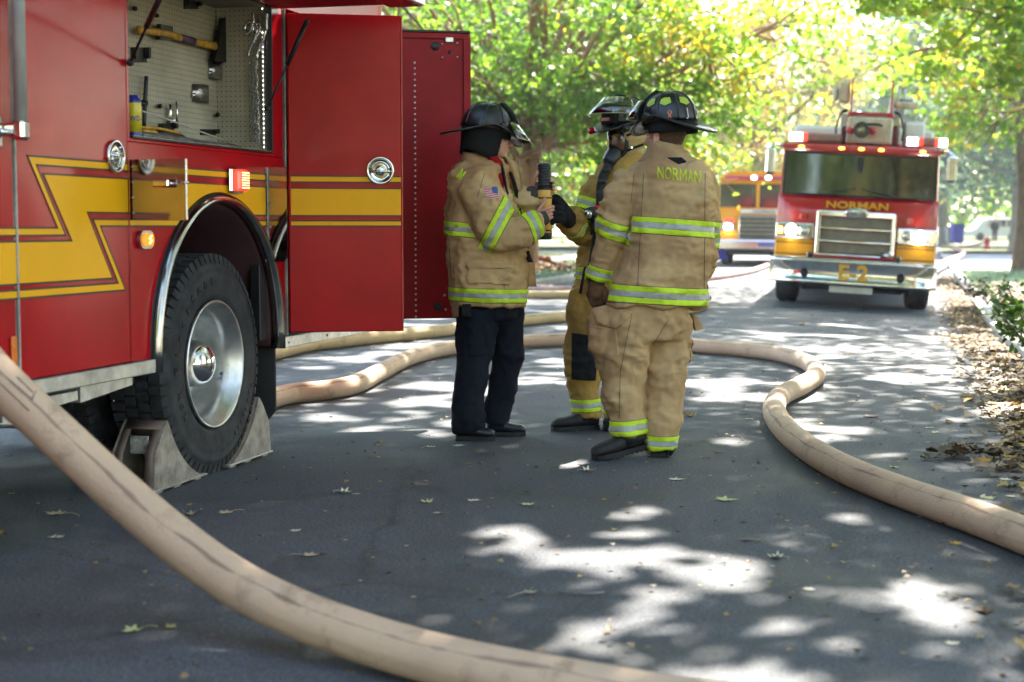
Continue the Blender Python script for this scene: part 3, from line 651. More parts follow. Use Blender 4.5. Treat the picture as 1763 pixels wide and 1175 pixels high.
# ---- upper locker with pegboard
def pegmat():
    m = mat('pegboard', (.52, .48, .38), .65, var=.12, vs=3); nt = m.node_tree; N = nt.nodes; L = nt.links; b = N['Principled BSDF']
    tc = N.new('ShaderNodeTexCoord'); mp = N.new('ShaderNodeMapping'); mp.inputs['Scale'].default_value = (1 / .0254,) * 3; L.new(tc.outputs['Object'], mp.inputs[0])
    fr_ = N.new('ShaderNodeVectorMath'); fr_.operation = 'FRACTION'; L.new(mp.outputs[0], fr_.inputs[0])
    su = N.new('ShaderNodeVectorMath'); su.operation = 'SUBTRACT'; su.inputs[1].default_value = (.5, .5, .5); L.new(fr_.outputs[0], su.inputs[0])
    sp = N.new('ShaderNodeSeparateXYZ'); L.new(su.outputs[0], sp.inputs[0])
    ge = N.new('ShaderNodeNewGeometry'); sn = N.new('ShaderNodeSeparateXYZ'); L.new(ge.outputs['Normal'], sn.inputs[0])
    ab = N.new('ShaderNodeMath'); ab.operation = 'ABSOLUTE'; L.new(sn.outputs[0], ab.inputs[0])
    mixh = N.new('ShaderNodeMix'); L.new(ab.outputs[0], mixh.inputs[0]); L.new(sp.outputs[0], mixh.inputs[2]); L.new(sp.outputs[1], mixh.inputs[3])
    cx = N.new('ShaderNodeCombineXYZ'); L.new(mixh.outputs[0], cx.inputs[0]); L.new(sp.outputs[2], cx.inputs[1])
    ln = N.new('ShaderNodeVectorMath'); ln.operation = 'LENGTH'; L.new(cx.outputs[0], ln.inputs[0])
    lt = N.new('ShaderNodeMath'); lt.operation = 'LESS_THAN'; lt.inputs[1].default_value = .13; L.new(ln.outputs['Value'], lt.inputs[0])
    src = b.inputs['Base Color'].links[0].from_socket; mx = N.new('ShaderNodeMix'); mx.data_type = 'RGBA'; L.new(lt.outputs[0], mx.inputs[0]); L.new(src, mx.inputs[6]); mx.inputs[7].default_value = (.03, .03, .025, 1); L.new(mx.outputs[2], b.inputs['Base Color'])
    return m
PEG = pegmat(); LX = TX - .30
MB().ext((LX - .01, LX), (5.86, 7.33), (ZO, ZT), 0).build('pegboard_back', PEG, eng)
MB().ext((LX, TX - .031), (7.318, 7.328), (ZO, ZT), 0).build('pegboard_side', PEG, eng)
lc = MB(); lc.ext((LX, TX - .031), (5.862, 5.872), (ZO, ZT), 0); lc.ext((LX, TX - .031), (5.872, 7.318), (ZT - .01, ZT - .002), 0); lc.ext((LX, TX - .031), (5.872, 7.318), (ZO - .02, ZO - .004), 0); lc.build('locker_lining', mat('locker_grey', (.22, .20, .16), .6), eng)
sl = MB(); sl.ext((TX - .028, TX + .006), (5.872, 7.318), (ZO + .0185, ZO + .027), .002); sl.ext((TX - .028, TX + .006), (7.318, 7.33), (ZO + .02, ZT - .01), .002); sl.build('locker_seal', BLACKP, eng)
MB().ext((TX - .0, TX + .006), (5.88, 7.31), (ZO + .0275, ZO + .0305), .001).build('threshold_strip', ALU, eng)
LEDM = mat('led_light', (1, 1, .95), .4, emit=2, ecol=(1, .97, .9))
ls = MB().ext((TX - .045, TX - .032), (7.30, 7.3175), (ZO + .04, ZT - .02), .002).build('light_strip', STEEL, eng)
for i in range(30): MB().ball((TX - .034, 7.299, ZO + .05 + i * .024), .003, 8).build('led', LEDM, ls)
# ---- lamps on the side
rl_ = T(401, 311); y, z = rl_.y, rl_.z
rm = MB().ext((TX + .004, TX + .028), (y - .075, y + .075), (z - .062, z + .062), .012).build('marker_light', CHROME, eng)
lens = MB().ext((TX + .0285, TX + .062), (y - .058, y + .058), (z - .052, z + .052), .012).build('lens', mat('red_lens', (.8, .02, .015), .15, emit=.45, ecol=(1, .05, .03), coat=1), rm)
RB = mat('red_lens_glow', (1, .25, .1), .2, emit=1.3, ecol=(1, .30, .12))
for i in range(7): MB().tube([(TX + .0625, y - .03, z - .036 + i * .012), (TX + .0625, y + .05, z - .036 + i * .012)], .0028, 6).build('lens_rib', RB, lens)
a = T(246, 413); y, z = a.y, a.z
def oval(x0, x1, w, h, m, name, par): 
    r = h / 2; pts = [(x0, y + (w / 2 - r) * (1 if math.cos(t_) > 0 else -1) + r * math.cos(t_), z + r * math.sin(t_)) for t_ in np.linspace(.01, 2 * math.pi - .01 + .0, 36)]
    return MB().prism(pts, (x1 - x0, 0, 0)).build(name, m, par)
am = oval(TX + .003, TX + .022, .122, .078, STEEL, 'amber_light', eng)
al = oval(TX + .0225, TX + .030, .096, .054, mat('amber_lens', (.85, .22, .01), .15, emit=.22, ecol=(1, .3, .02), coat=1), 'lens', am)
AB = mat('amber_glow', (1, .6, .1), .2, emit=1.8, ecol=(1, .55, .12))
for i in range(4): MB().ball((TX + .030, y + .008 + .011 * (i % 2), z - .014 + .0095 * i), (.004, .009, .004), 8).build('lens_rib', AB, al)
a = T(22, 603)
MB().ext((TX + .003, TX + .012), (4.94, 4.975), (a.z - .055, a.z + .05), .003).build('side_reflector', mat('orange_reflector', (.85, .20, .02), .25, coat=.6), eng)
# ---- tools stowed in the upper locker (things of their own)
def LB(px, py, e=.02): return ONX(px, py, LX + e)
def tool_tube(name, pts, r, m, label, cat, e=.03, n=10, sub=4, flat=1.): return MB().tube([LB(x, y, e) for x, y in pts], r, n, sub=sub, flat=flat).build(name, m, label=label, cat=cat)
YH_ = mat('yellow_handle', (.62, .34, .02), .35, var=.25, vs=30, coat=.2)
ax = thing('fire_axe', 'axe with yellow handle, purple band and black head hanging on the pegboard', 'axe', tuple(LB(310, 70)))
P = [LB(x, y, .045) for x, y in ((238, 52), (255, 54), (285, 58), (310, 65), (340, 73), (370, 80))]
MB().tube(P, [.020, .016, .018, .018, .018, .022], 10, sub=4, flat=.7).build('handle', YH_, ax)
MB().tube([LB(311, 65.4, .045), LB(334, 71.6, .045)], .0195, 10, flat=.72).build('grip_band', mat('purple_tape', (.10, .05, .13), .5), ax)
hd = [(371, 70), (377, 32), (381, 30), (385, 60), (384, 108), (360, 106), (366, 88)]
MB().prism([LB(x, y, .028) for x, y in hd], (.028, 0, 0)).build('axe_head', mat('dark_steel', (.04, .035, .035), .4, .6), ax)
MB().prism([LB(x, y, .027) for x, y in ((269, 42), (290, 46), (291, 68), (268, 69))], (.024, 0, 0)).build('clip', BLACKP, ax)
def holder(px, py, w, h, label):
    t = thing('tool_bracket', label, 'bracket', tuple(LB(px, py)), group='steel tool pockets on the pegboard')
    A = [LB(px - w / 2, py - h / 2, 0), LB(px + w / 2, py - h / 2 + 3, 0), LB(px + w / 2, py + h / 2 + 2, 0), LB(px - w / 2, py + h / 2 - 2, 0)]
    rg = []
    for k in range(9): u = k / 8; b = .03 * math.sin(math.pi * u) ** .5 + .004; rg.append([A[0].lerp(A[1], u) + Vector((b, 0, 0)), A[3].lerp(A[2], u) + Vector((b, 0, 0)), A[3].lerp(A[2], u) + Vector((b - .002, 0, 0)), A[0].lerp(A[1], u) + Vector((b - .002, 0, 0))])
    MB().rings(rg).build('pocket', STEEL, t); MB().tube([A[3] + Vector((.004, 0, .03)), A[3] + Vector((.02, 0, .03))], .012, 10).build('bolt', CHROME, t)
holder(371, 122, 26, 32, 'curved steel pocket holding the axe blade'); holder(343, 161, 27, 32, 'empty curved steel pocket below the axe')
can = thing('spray_can', 'yellow spray can with blue bands standing at the left of the locker', 'spray can', tuple(LB(231, 238, .2)))
c0 = ONX(231, 238, TX - .07); c0.z = ZO + .03; Mc = Matrix.Translation(c0)
MB().lathe([(.033, 0), (.033, .022)], Mc, 24).build('base_band', mat('can_blue', (.03, .04, .30), .3, coat=.3), can); MB().lathe([(0, .0), (.0325, .001), (.0325, .152), (.028, .16), (0, .162)], Mc, 24).build('can_body', mat('can_yellow', (.75, .60, .02), .3, coat=.4), can)
MB().lathe([(.033, .146), (.033, .154), (.027, .164), (.02, .166), (.018, .18), (0, .18)], Mc, 24).build('cap', bpy.data.materials['can_blue'], can)
V, F = text_pts('WD-40', .03, .9, .02)
MB().add([Mc @ Vector((.0334 * math.cos(v.x / .033 - .35), .0334 * math.sin(v.x / .033 - .35), .078 + v.y)) for v in V], F).build('lettering', bpy.data.materials['can_blue'], can, fixn=False)
tool_tube('rod', [(252, 132), (250, 170), (248, 222)], .010, BLACKP, 'black rod upright on the pegboard beside the spray can', 'rod')
MB().tube([LB(240, 178, .03), LB(251, 178, .03)], .014, 8).build('rod_clip', BLACKP, label='black clip holding the upright rod', cat='clip')
for (px, py, lab) in ((233, 15, 'upper left'), (270, 27, 'next to the strut top'), (276, 183, 'middle of the board'), (375, 198, 'right part of the board')):
    MB().tube([LB(px, py, -.002), LB(px, py, .03)], .011, 10).build('peg', BLACKP, label='small round black peg, ' + lab, cat='peg', group='black pegs on the pegboard')
def clipblock(px, py, w, h, label):
    o = [(px - w / 2, py - h / 2), (px + w / 2, py - h / 2), (px + w / 2, py + h / 2), (px - w / 2, py + h / 2)]
    mb = MB().prism([LB(x, y, .002) for x, y in o], (.006, 0, 0)); mb.prism([LB(x, y, .002) for x, y in [(px - w / 2, py - h / 2), (px - w / 3, py - h / 2), (px - w / 3, py + h / 4), (px - w / 2, py + h / 4)]], (.028, 0, 0)); mb.prism([LB(x, y, .002) for x, y in [(px + w / 3, py - h / 2), (px + w / 2, py - h / 2), (px + w / 2, py + h / 4), (px + w / 3, py + h / 4)]], (.028, 0, 0))
    mb.build('tool_clip', BLACKP, label=label, cat='clip', group='black forked clips on the pegboard')
clipblock(238, 95, 26, 26, 'black forked clip under the left gas strut'); clipblock(285, 219, 26, 12, 'black forked clip just above the cutters'); clipblock(357, 228, 26, 10, 'black forked clip at the lower right of the board'); clipblock(328, 6, 24, 20, 'black forked clip at the very top of the board')
sh = MB(); sh.tube([LB(291, 180, .02), LB(293, 195, .02), LB(290, 212, .02)], .012, 8); sh.tube([LB(303, 175, .02), LB(305, 195, .02), LB(304, 213, .02)], .006, 8); sh.box(LB(297, 208, .015), (.01, .05, .03), .004); sh.build('spring_clip', CHROME, label='shiny spring clip hanging empty above the cutters', cat='clip')
MB().tube([LB(240, 190, .10), LB(270, 200, .12), LB(300, 210, .12), (LB(340, 225, .13)), LB(388, 243, .13)], .0045, 6, sub=4).build('cord', mat('white_cord', (.55, .55, .48), .7), label='thin white cord slung across the lower pegboard', cat='cord')
zf = ZO + .03
def fl3(px, py, e, z): p = ONX(px, py, LX + e); p.z = z; return p
ct = thing('bolt_cutter', 'yellow and black cutters lying on the locker floor next to the spray can', 'cutters', tuple(fl3(280, 238, .12, zf)))
MB().tube([fl3(243, 236, .15, zf + .035), fl3(262, 236, .15, zf + .04), fl3(270, 236, .15, zf + .035)], .014, 8, sub=2).build('handle', YH_, ct)
MB().tube([fl3(268, 236, .15, zf + .035), fl3(300, 238, .15, zf + .035), fl3(315, 238, .15, zf + .035)], [.02, .02, .012], 8, sub=3).build('grip', BLACKP, ct)
MB().tube([fl3(240, 233, .16, zf + .055), fl3(275, 232, .16, zf + .06), fl3(310, 234, .16, zf + .05)], .007, 8, sub=3).build('jaw', YH_, ct)
for (a, b, r, e, nm, cat, lab, m) in (((245, 246), (330, 250), .018, .18, 'pry_bar', 'pry bar', 'grey steel pry bar at the front edge of the locker floor', 'pry_grey'), ((300, 246), (412, 256), .017, .13, 'halligan_bar', 'bar', 'long grey bar with purple tape lying along the locker floor', 'pry_grey'), ((390, 252), (447, 258), .020, .09, 'rod_end', 'bar', 'short dark bar with a shiny end in the right corner of the locker', 'x')):
    mm = bpy.data.materials.get('pry_steel') or mat('pry_steel', (.22, .22, .22), .4, .5, var=.25, vs=20)
    MB().tube([fl3(a[0], a[1], e, zf + r), fl3((a[0] + b[0]) / 2, 250, e, zf + r), fl3(b[0], b[1], e, zf + r)], [r, r, r * .8], 10, sub=3).build(nm, mm if m != 'x' else BLACKP, label=lab, cat=cat)
hc = thing('chain_hook', 'pair of chrome hooks with thin chains hanging on the right locker wall', 'chain', (TX - .15, 7.29, 2.1))
def RW(px, py): r = ray(px, py); return CP + r * ((7.285) / r.y)
for (hx, hy) in ((432, 50), (446, 52)):
    P = [RW(hx + x, hy + y) for x, y in ((2, -28), (4, -10), (-4, 8), (-10, 2), (-8, -8), (0, -12), (10, -2), (8, 14), (-2, 36), (-4, 48))]
    MB().tube(P, .008, 8, sub=4).build('hook', CHROME, hc)
def chain(a, b, n):
    mb = MB()
    for i in range(n):
        c = a.lerp(b, i / n) + Vector((.003 * math.sin(i * .9), 0, 0)); r = .009; Q = []
        for k in range(7): t_ = 2 * math.pi * k / 6; o = Vector((0, 0, math.sin(t_) * .012)) + (Vector((math.cos(t_) * .006, 0, 0)) if i % 2 else Vector((0, math.cos(t_) * .006, 0))); Q.append(c + o)
        mb.tube(Q, .0022, 4, caps=False)
    mb.build('chain', STEEL, hc)
chain(RW(430, 92), RW(434, 245), 34); chain(RW(441, 100), RW(446, 248), 34); chain(RW(436, 96), RW(440, 246), 34)
MB().box(RW(455, 38), (.04, .02, .09), .006).build('hook_plate', STEEL, hc)
# ---- wheel chocks
CHK = mat('chock_coating', (.36, .31, .26), .55, .2, var=.25, vs=12, bump=.2, bs=50); CHKR = mat('chock_brown', (.22, .15, .12), .5, .2)
def chock(y_toe, sgn, label):
    t = thing('wheel_chock', label, 'wheel chock', (TX - .1, y_toe, 0), group='folding metal wheel chocks'); L, H = .34, .30; X0, X1 = TX - .03, TX - .24
    cur = [(WC + sgn * (WR + .006) * math.sin(a), WR - (WR + .006) * math.cos(a)) for a in np.linspace(R(14), R(63), 12)]
    yb = cur[-1][0] + sgn * .16
    prof = [(c[0], max(.02, c[1])) for c in cur] + [(cur[-1][0] + sgn * .02, cur[-1][1] + .03), (cur[-1][0] + sgn * .055, cur[-1][1] + .0), (yb - sgn * .02, .18), (yb, .02)]
    for (a, b) in ((X0, X0 - .012), (X1 + .012, X1)): MB().prism([(a, y, z) for y, z in prof], (b - a, 0, 0)).build('side_plate', CHK, t)
    rg = [[Vector((X0 - .0125, y, z)), Vector((X1 + .0125, y, z)), Vector((X1 + .0125, y + sgn * .008, z - .008)), Vector((X0 - .0125, y + sgn * .008, z - .008))] for y, z in prof[:14]]
    MB().rings(rg).build('curved_face', CHKR, t)
    rg = [[Vector((X0 - .05, y, z)), Vector((X0 - .0125, y, z)), Vector((X0 - .0125, y - sgn * .008, z - .004)), Vector((X0 - .05, y - sgn * .008, z - .004))] for y, z in prof[13:]]
    MB().rings(rg).build('back_flange', CHKR, t)
    rg = [[Vector((X1 + .0125, y, z)), Vector((X1 + .05, y, z)), Vector((X1 + .05, y - sgn * .008, z - .004)), Vector((X1 + .0125, y - sgn * .008, z - .004))] for y, z in prof[13:]]
    MB().rings(rg).build('back_flange', CHKR, t)
    y0, y1 = sorted((cur[0][0] - sgn * .01, yb + sgn * .01)); MB().ext((X0 + .008, X1 - .008), (y0, y1), (.012, .02), .002).build('base_plate', ALU, t)
    for k in (.12, .45, .85): MB().ext((X0 + .0, X0 - .05), (y0 + (y1 - y0) * k - .03, y0 + (y1 - y0) * k + .03), (0, .0118), .003).build('foot', mat('chock_foot', (.5, .42, .3), .8), t)
    MB().ext((X0 - .06, X1 + .06), (yb - sgn * .075 - .004, yb - sgn * .075 + .004), (.17, .25), .002).build('label_plate', mat('worn_label', (.55, .55, .5), .5, vs=40, col2=(.1, .1, .1)), t)
chock(6.3, -1, 'tan metal wheel chock in front of the tyre, next to the rising hose'); chock(7.1, 1, 'tan metal wheel chock behind the tyre, under the mud flap')
# ================================================================ FIREFIGHTERS
def cloth(name, col, dirt, red=None, vs=3.0, bump=.35):
    m = mat(name, col, .85, var=.18, vs=vs, col2=dirt, bump=bump, bs=14, spec=.2); nt = m.node_tree; N = nt.nodes; L = nt.links; b = N['Principled BSDF']
    tc = [n for n in N if n.type == 'TEX_COORD'][0]
    if red:
        n = N.new('ShaderNodeTexNoise'); n.inputs['Scale'].default_value = 2.3; n.inputs['Detail'].default_value = 4; L.new(tc.outputs['Object'], n.inputs[0])
        r = N.new('ShaderNodeValToRGB'); r.color_ramp.elements[0].position = .54; r.color_ramp.elements[1].position = .70; L.new(n.outputs['Fac'], r.inputs[0])
        mx = N.new('ShaderNodeMix'); mx.data_type = 'RGBA'; src = b.inputs['Base Color'].links[0].from_socket
        ml = N.new('ShaderNodeMath'); ml.operation = 'MULTIPLY'; ml.inputs[1].default_value = .65; L.new(r.outputs[0], ml.inputs[0]); L.new(ml.outputs[0], mx.inputs[0]); L.new(src, mx.inputs[6]); mx.inputs[7].default_value = (*red, 1); L.new(mx.outputs[2], b.inputs['Base Color'])
    bp0 = b.inputs['Normal'].links[0].from_node if b.inputs['Normal'].links else None
    wv = N.new('ShaderNodeTexNoise'); wv.inputs['Scale'].default_value = 420; wv.inputs['Detail'].default_value = 2; L.new(tc.outputs['Object'], wv.inputs[0])
    rn = N.new('ShaderNodeTexNoise'); rn.noise_type = 'RIDGED_MULTIFRACTAL'; rn.inputs['Scale'].default_value = 7.5; rn.inputs['Detail'].default_value = 4; rn.inputs['Distortion'].default_value = .8; mq = N.new('ShaderNodeMapping'); mq.inputs['Scale'].default_value = (1, 1, 1.7); L.new(tc.outputs['Object'], mq.inputs[0]); L.new(mq.outputs[0], rn.inputs[0])
    b3 = N.new('ShaderNodeBump'); b3.inputs['Strength'].default_value = .55; b3.inputs['Distance'].default_value = .012; L.new(rn.outputs['Fac'], b3.inputs['Height'])
    rr2 = N.new('ShaderNodeValToRGB'); rr2.color_ramp.elements[0].position = .25; rr2.color_ramp.elements[0].color = (.86, .84, .82, 1); rr2.color_ramp.elements[1].position = .9; rr2.color_ramp.elements[1].color = (1.16, 1.16, 1.15, 1); L.new(rn.outputs['Fac'], rr2.inputs[0])
    mg = N.new('ShaderNodeMix'); mg.data_type = 'RGBA'; mg.blend_type = 'MULTIPLY'; mg.inputs[0].default_value = 1; L.new(b.inputs['Base Color'].links[0].from_socket, mg.inputs[6]); L.new(rr2.outputs[0], mg.inputs[7]); L.new(mg.outputs[2], b.inputs['Base Color'])
    if bp0: L.new(bp0.outputs[0], b3.inputs['Normal'])
    bp0 = b3
    bp = N.new('ShaderNodeBump'); bp.inputs['Strength'].default_value = .25; bp.inputs['Distance'].default_value = .002; L.new(wv.outputs['Fac'], bp.inputs['Height'])
    if bp0: L.new(bp0.outputs[0], bp.inputs['Normal'])
    L.new(bp.outputs[0], b.inputs['Normal']); return m
TAN = cloth('tan_turnout_cloth', (.72, .50, .25), (.50, .32, .15), (.30, .10, .05)); TAN3 = cloth('worn_tan_cloth', (.66, .46, .235), (.42, .27, .13), (.25, .09, .05))
GOLD = cloth('gold_turnout_cloth', (.55, .34, .085), (.33, .20, .055)); NAVY = cloth('navy_cloth', (.010, .013, .024), (.005, .007, .014), bump=.5)
HOOD = cloth('tan_hood_knit', (.62, .46, .22), (.50, .35, .16)); KNIT = cloth('grey_knit', (.08, .075, .075), (.05, .048, .05)); BLACKC = cloth('black_cloth', (.012, .013, .016), (.02, .02, .02))
REDC = cloth('red_shirt_cloth', (.45, .01, .015), (.35, .005, .01)); LEA = cloth('brown_glove_leather', (.22, .11, .05), (.03, .02, .015), vs=9)
LIME = mat('lime_trim', (.58, .80, .02), .6, var=.05, vs=12, emit=0); SILV = mat('silver_trim', (.42, .43, .42), .45, var=.08, vs=30); STI = mat('dark_stitching', (.15, .10, .06), .8)
SKIN = mat('skin', (.64, .35, .25), .5, var=.12, vs=18, col2=(.56, .23, .16)); bpy.data.materials['skin'].node_tree.nodes['Principled BSDF'].inputs['Subsurface Weight'].default_value = .12
bpy.data.materials['skin'].node_tree.nodes['Principled BSDF'].inputs['Subsurface Radius'].default_value = (.02, .008, .004)
HAIRM = mat('short_hair', (.10, .055, .03), .8, vs=60, bump=.8, bs=150); BOOT = mat('boot_rubber', (.018, .017, .016), .6, var=.3, vs=9, bump=.3, bs=18)
SHELL = mat('helmet_shell', (.010, .011, .013), .34, coat=.25, var=.2, vs=7); VIS = glassmat('visor', (.93, .91, .80), .09, .08); LENS = glassmat('mask_lens', (.60, .58, .54), .03, .03)
REFL = mat('reflective_lime_sticker', (.42, .55, .04), .4); CREAM = mat('cream_lettering', (.66, .63, .52), .5); PINK = mat('pink_ribbon', (.80, .22, .12), .5)

class Fig:
    def __init__(s, D, root): s.D = D; s.root = root; s.pm = FPX / D
    def J(s, px, py, dd=0.): return AT(px, py, s.D + dd)
    def trunk(s, secs, n=28, e=2.3, mb=None):                     # horizontal sections: (py, cx, half width px, half depth m, depth shift)
        mb = mb or MB(); Q = catmull([list(map(float, q if len(q) == 5 else (*q, 0.))) for q in secs], 5); rg = []
        for (py, cx, hw, hd, dd) in Q:
            c = s.J(cx, py, dd); ring = []
            for j in range(n):
                a = 2 * math.pi * j / n; ca, sa = math.cos(a), math.sin(a)
                ring.append(c + RH * (math.copysign(abs(ca) ** (2 / e), ca) * hw / s.pm) + FH * (math.copysign(abs(sa) ** (2 / e), sa) * hd))
            rg.append(ring)
        return mb.rings(rg)
    def limb(s, pts, mb=None, n=20, flat=1., sub=5): mb = mb or MB(); return mb.tube([s.J(p[0], p[1], p[2]) for p in pts], [p[3] for p in pts], n, sub=sub, flat=flat)
def remesh(mb, vox=.009, smooth=3, disp=None):
    me = bpy.data.meshes.new('tmp'); me.from_pydata([tuple(v) for v in mb.v], [], mb.f)
    bm = bmesh.new(); bm.from_mesh(me); bmesh.ops.recalc_face_normals(bm, faces=bm.faces); bm.to_mesh(me); bm.free()
    o = bpy.data.objects.new('tmp', me); COL.objects.link(o); m = o.modifiers.new('r', 'REMESH'); m.mode = 'VOXEL'; m.voxel_size = vox
    bpy.context.view_layer.update(); ev = bpy.data.meshes.new_from_object(o.evaluated_get(bpy.context.evaluated_depsgraph_get()))
    bm = bmesh.new(); bm.from_mesh(ev); bpy.data.objects.remove(o); bpy.data.meshes.remove(me); bpy.data.meshes.remove(ev)
    for _ in range(smooth): bmesh.ops.smooth_vert(bm, verts=bm.verts, factor=.5, use_axis_x=True, use_axis_y=True, use_axis_z=True)
    bm.normal_update()
    if disp:
        D = [disp(v.co, v.normal) for v in bm.verts]
        for v, d in zip(bm.verts, D): v.co += v.normal * d
        bmesh.ops.smooth_vert(bm, verts=bm.verts, factor=.5, use_axis_x=True, use_axis_y=True, use_axis_z=True); bm.normal_update()
    return bm
def bm_obj(bm, name, m, parent, smooth=True, **k):
    me = bpy.data.meshes.new(name); b2 = bm.copy(); bmesh.ops.transform(b2, matrix=INV[parent.name], verts=b2.verts)
    for f in b2.faces: f.smooth = smooth
    b2.to_mesh(me); b2.free(); me.materials.append(m); return link(me, name, parent, **k)
def patch(bm, planes, off, m, name, parent, near=None, facing=None, keep=None, **k):
    """a piece of the garment's own surface cut out by planes, lifted by off: bands, pockets, badges"""
    lay = bm.verts.layers.float_vector.get('n')
    fs = []
    for f in bm.faces:
        c = f.calc_center_median()
        if near and (c - near[0]).length > near[1]: continue
        if any((c - co).dot(no) > .02 for co, no in planes): continue
        if facing is not None and f.normal.dot(facing) < .12: continue
        if keep and not keep(c): continue
        fs.append(f)
    if not fs: return None
    vm = {}; b = bmesh.new(); L = b.verts.layers.float_vector.new('n')
    for f in fs:
        vv = []
        for v in f.verts:
            if v.index not in vm or not vm[v.index].is_valid: nv = b.verts.new(v.co); nv[L] = v.normal; vm[v.index] = nv
            vv.append(vm[v.index])
        try: b.faces.new(vv)
        except ValueError: pass
    for co, no in planes: bmesh.ops.bisect_plane(b, geom=b.verts[:] + b.edges[:] + b.faces[:], dist=1e-5, plane_co=co, plane_no=no, clear_outer=True)
    if not b.faces: b.free(); return None
    seen = set(); best = []
    b.faces.index_update()
    for f in b.faces:
        if f.index in seen: continue
        st = [f]; comp = []; seen.add(f.index)
        while st:
            g = st.pop(); comp.append(g)
            for e in g.edges:
                for h in e.link_faces:
                    if h.index not in seen: seen.add(h.index); st.append(h)
        if len(comp) > len(best): best = comp
    bs = set(best); bmesh.ops.delete(b, geom=[f for f in b.faces if f not in bs], context='FACES')
    N = {v: (Vector(v[L]).normalized() if Vector(v[L]).length > .1 else v.normal.copy()) for v in b.verts}
    be = [e for e in b.edges if len(e.link_faces) == 1]; base = {v: v.co.copy() for e in be for v in e.verts}; nb = {v: N[v] for v in base}
    for v in b.verts: v.co += N[v] * off
    r = bmesh.ops.extrude_edge_only(b, edges=be)
    for v in [g for g in r['geom'] if isinstance(g, bmesh.types.BMVert)]: v.co -= Vector(v[L]).normalized() * (off + .004)
    bmesh.ops.recalc_face_normals(b, faces=b.faces)
    o = bm_obj(b, name, m, parent, **k); b.free(); return o
def band(bm, c, ax, hw, parent, near=None, keep=None, off=.0035, facing=None, extra=[]):
    ax = Vector(ax).normalized(); c = Vector(c); o1 = hw * .36
    def seg(a, b_, m, nm, of): return patch(bm, [(c + ax * b_, ax), (c + ax * a, -ax)] + extra, of, m, nm, parent, near, facing, keep)
    seg(-hw * 1.09, hw * 1.09, STI, 'trim_stitching', off * .35); seg(-hw, -o1, LIME, 'lime_trim', off); seg(o1, hw, LIME, 'lime_trim', off); seg(-o1, o1, SILV, 'silver_trim', off * .85)
def rect_planes(F, pts):                                         # convex polygon in the photograph, seen from the camera
    P = [F.J(x, y) for x, y in pts]; c = sum(P, Vector()) / len(P); out = []
    for a, b in zip(P, P[1:] + P[:1]):
        n = (b - a).cross(c - CP).normalized()
        if (c - a).dot(n) > 0: n = -n
        out.append((a, n))
    return out
def pocket(bm, F, pts, off, m, name, par, **k): return patch(bm, rect_planes(F, pts), off, m, name, par, facing=-FH, **k)
def folds(seed, amp=.006, vert=False, zs=1.):
    o = Vector((seed * 3.1, seed * 1.7, seed * .9))
    def f(p, n):
        q = Vector((p.x * 9, p.y * 9, p.z * (5 if vert else 22) * zs)) + o; a = noise.noise(q + Vector((noise.noise(p * 4 + o), noise.noise(p * 5 - o), 0)) * 1.4)
        r = (1 - abs(a) * 2.2); b = noise.noise(p * 7 + o * 2); c = noise.noise(p * 34 + o)
        d = 1 - abs(noise.noise(Vector((p.x * 20 + p.z * 9, p.y * 20, p.z * 30 - p.x * 11)) - o)) * 3
        return amp * (1.3 * r * (.55 + b) + 1.5 * b + .30 * c + .55 * max(0, d) * (.5 + 1.6 * b))
    return f
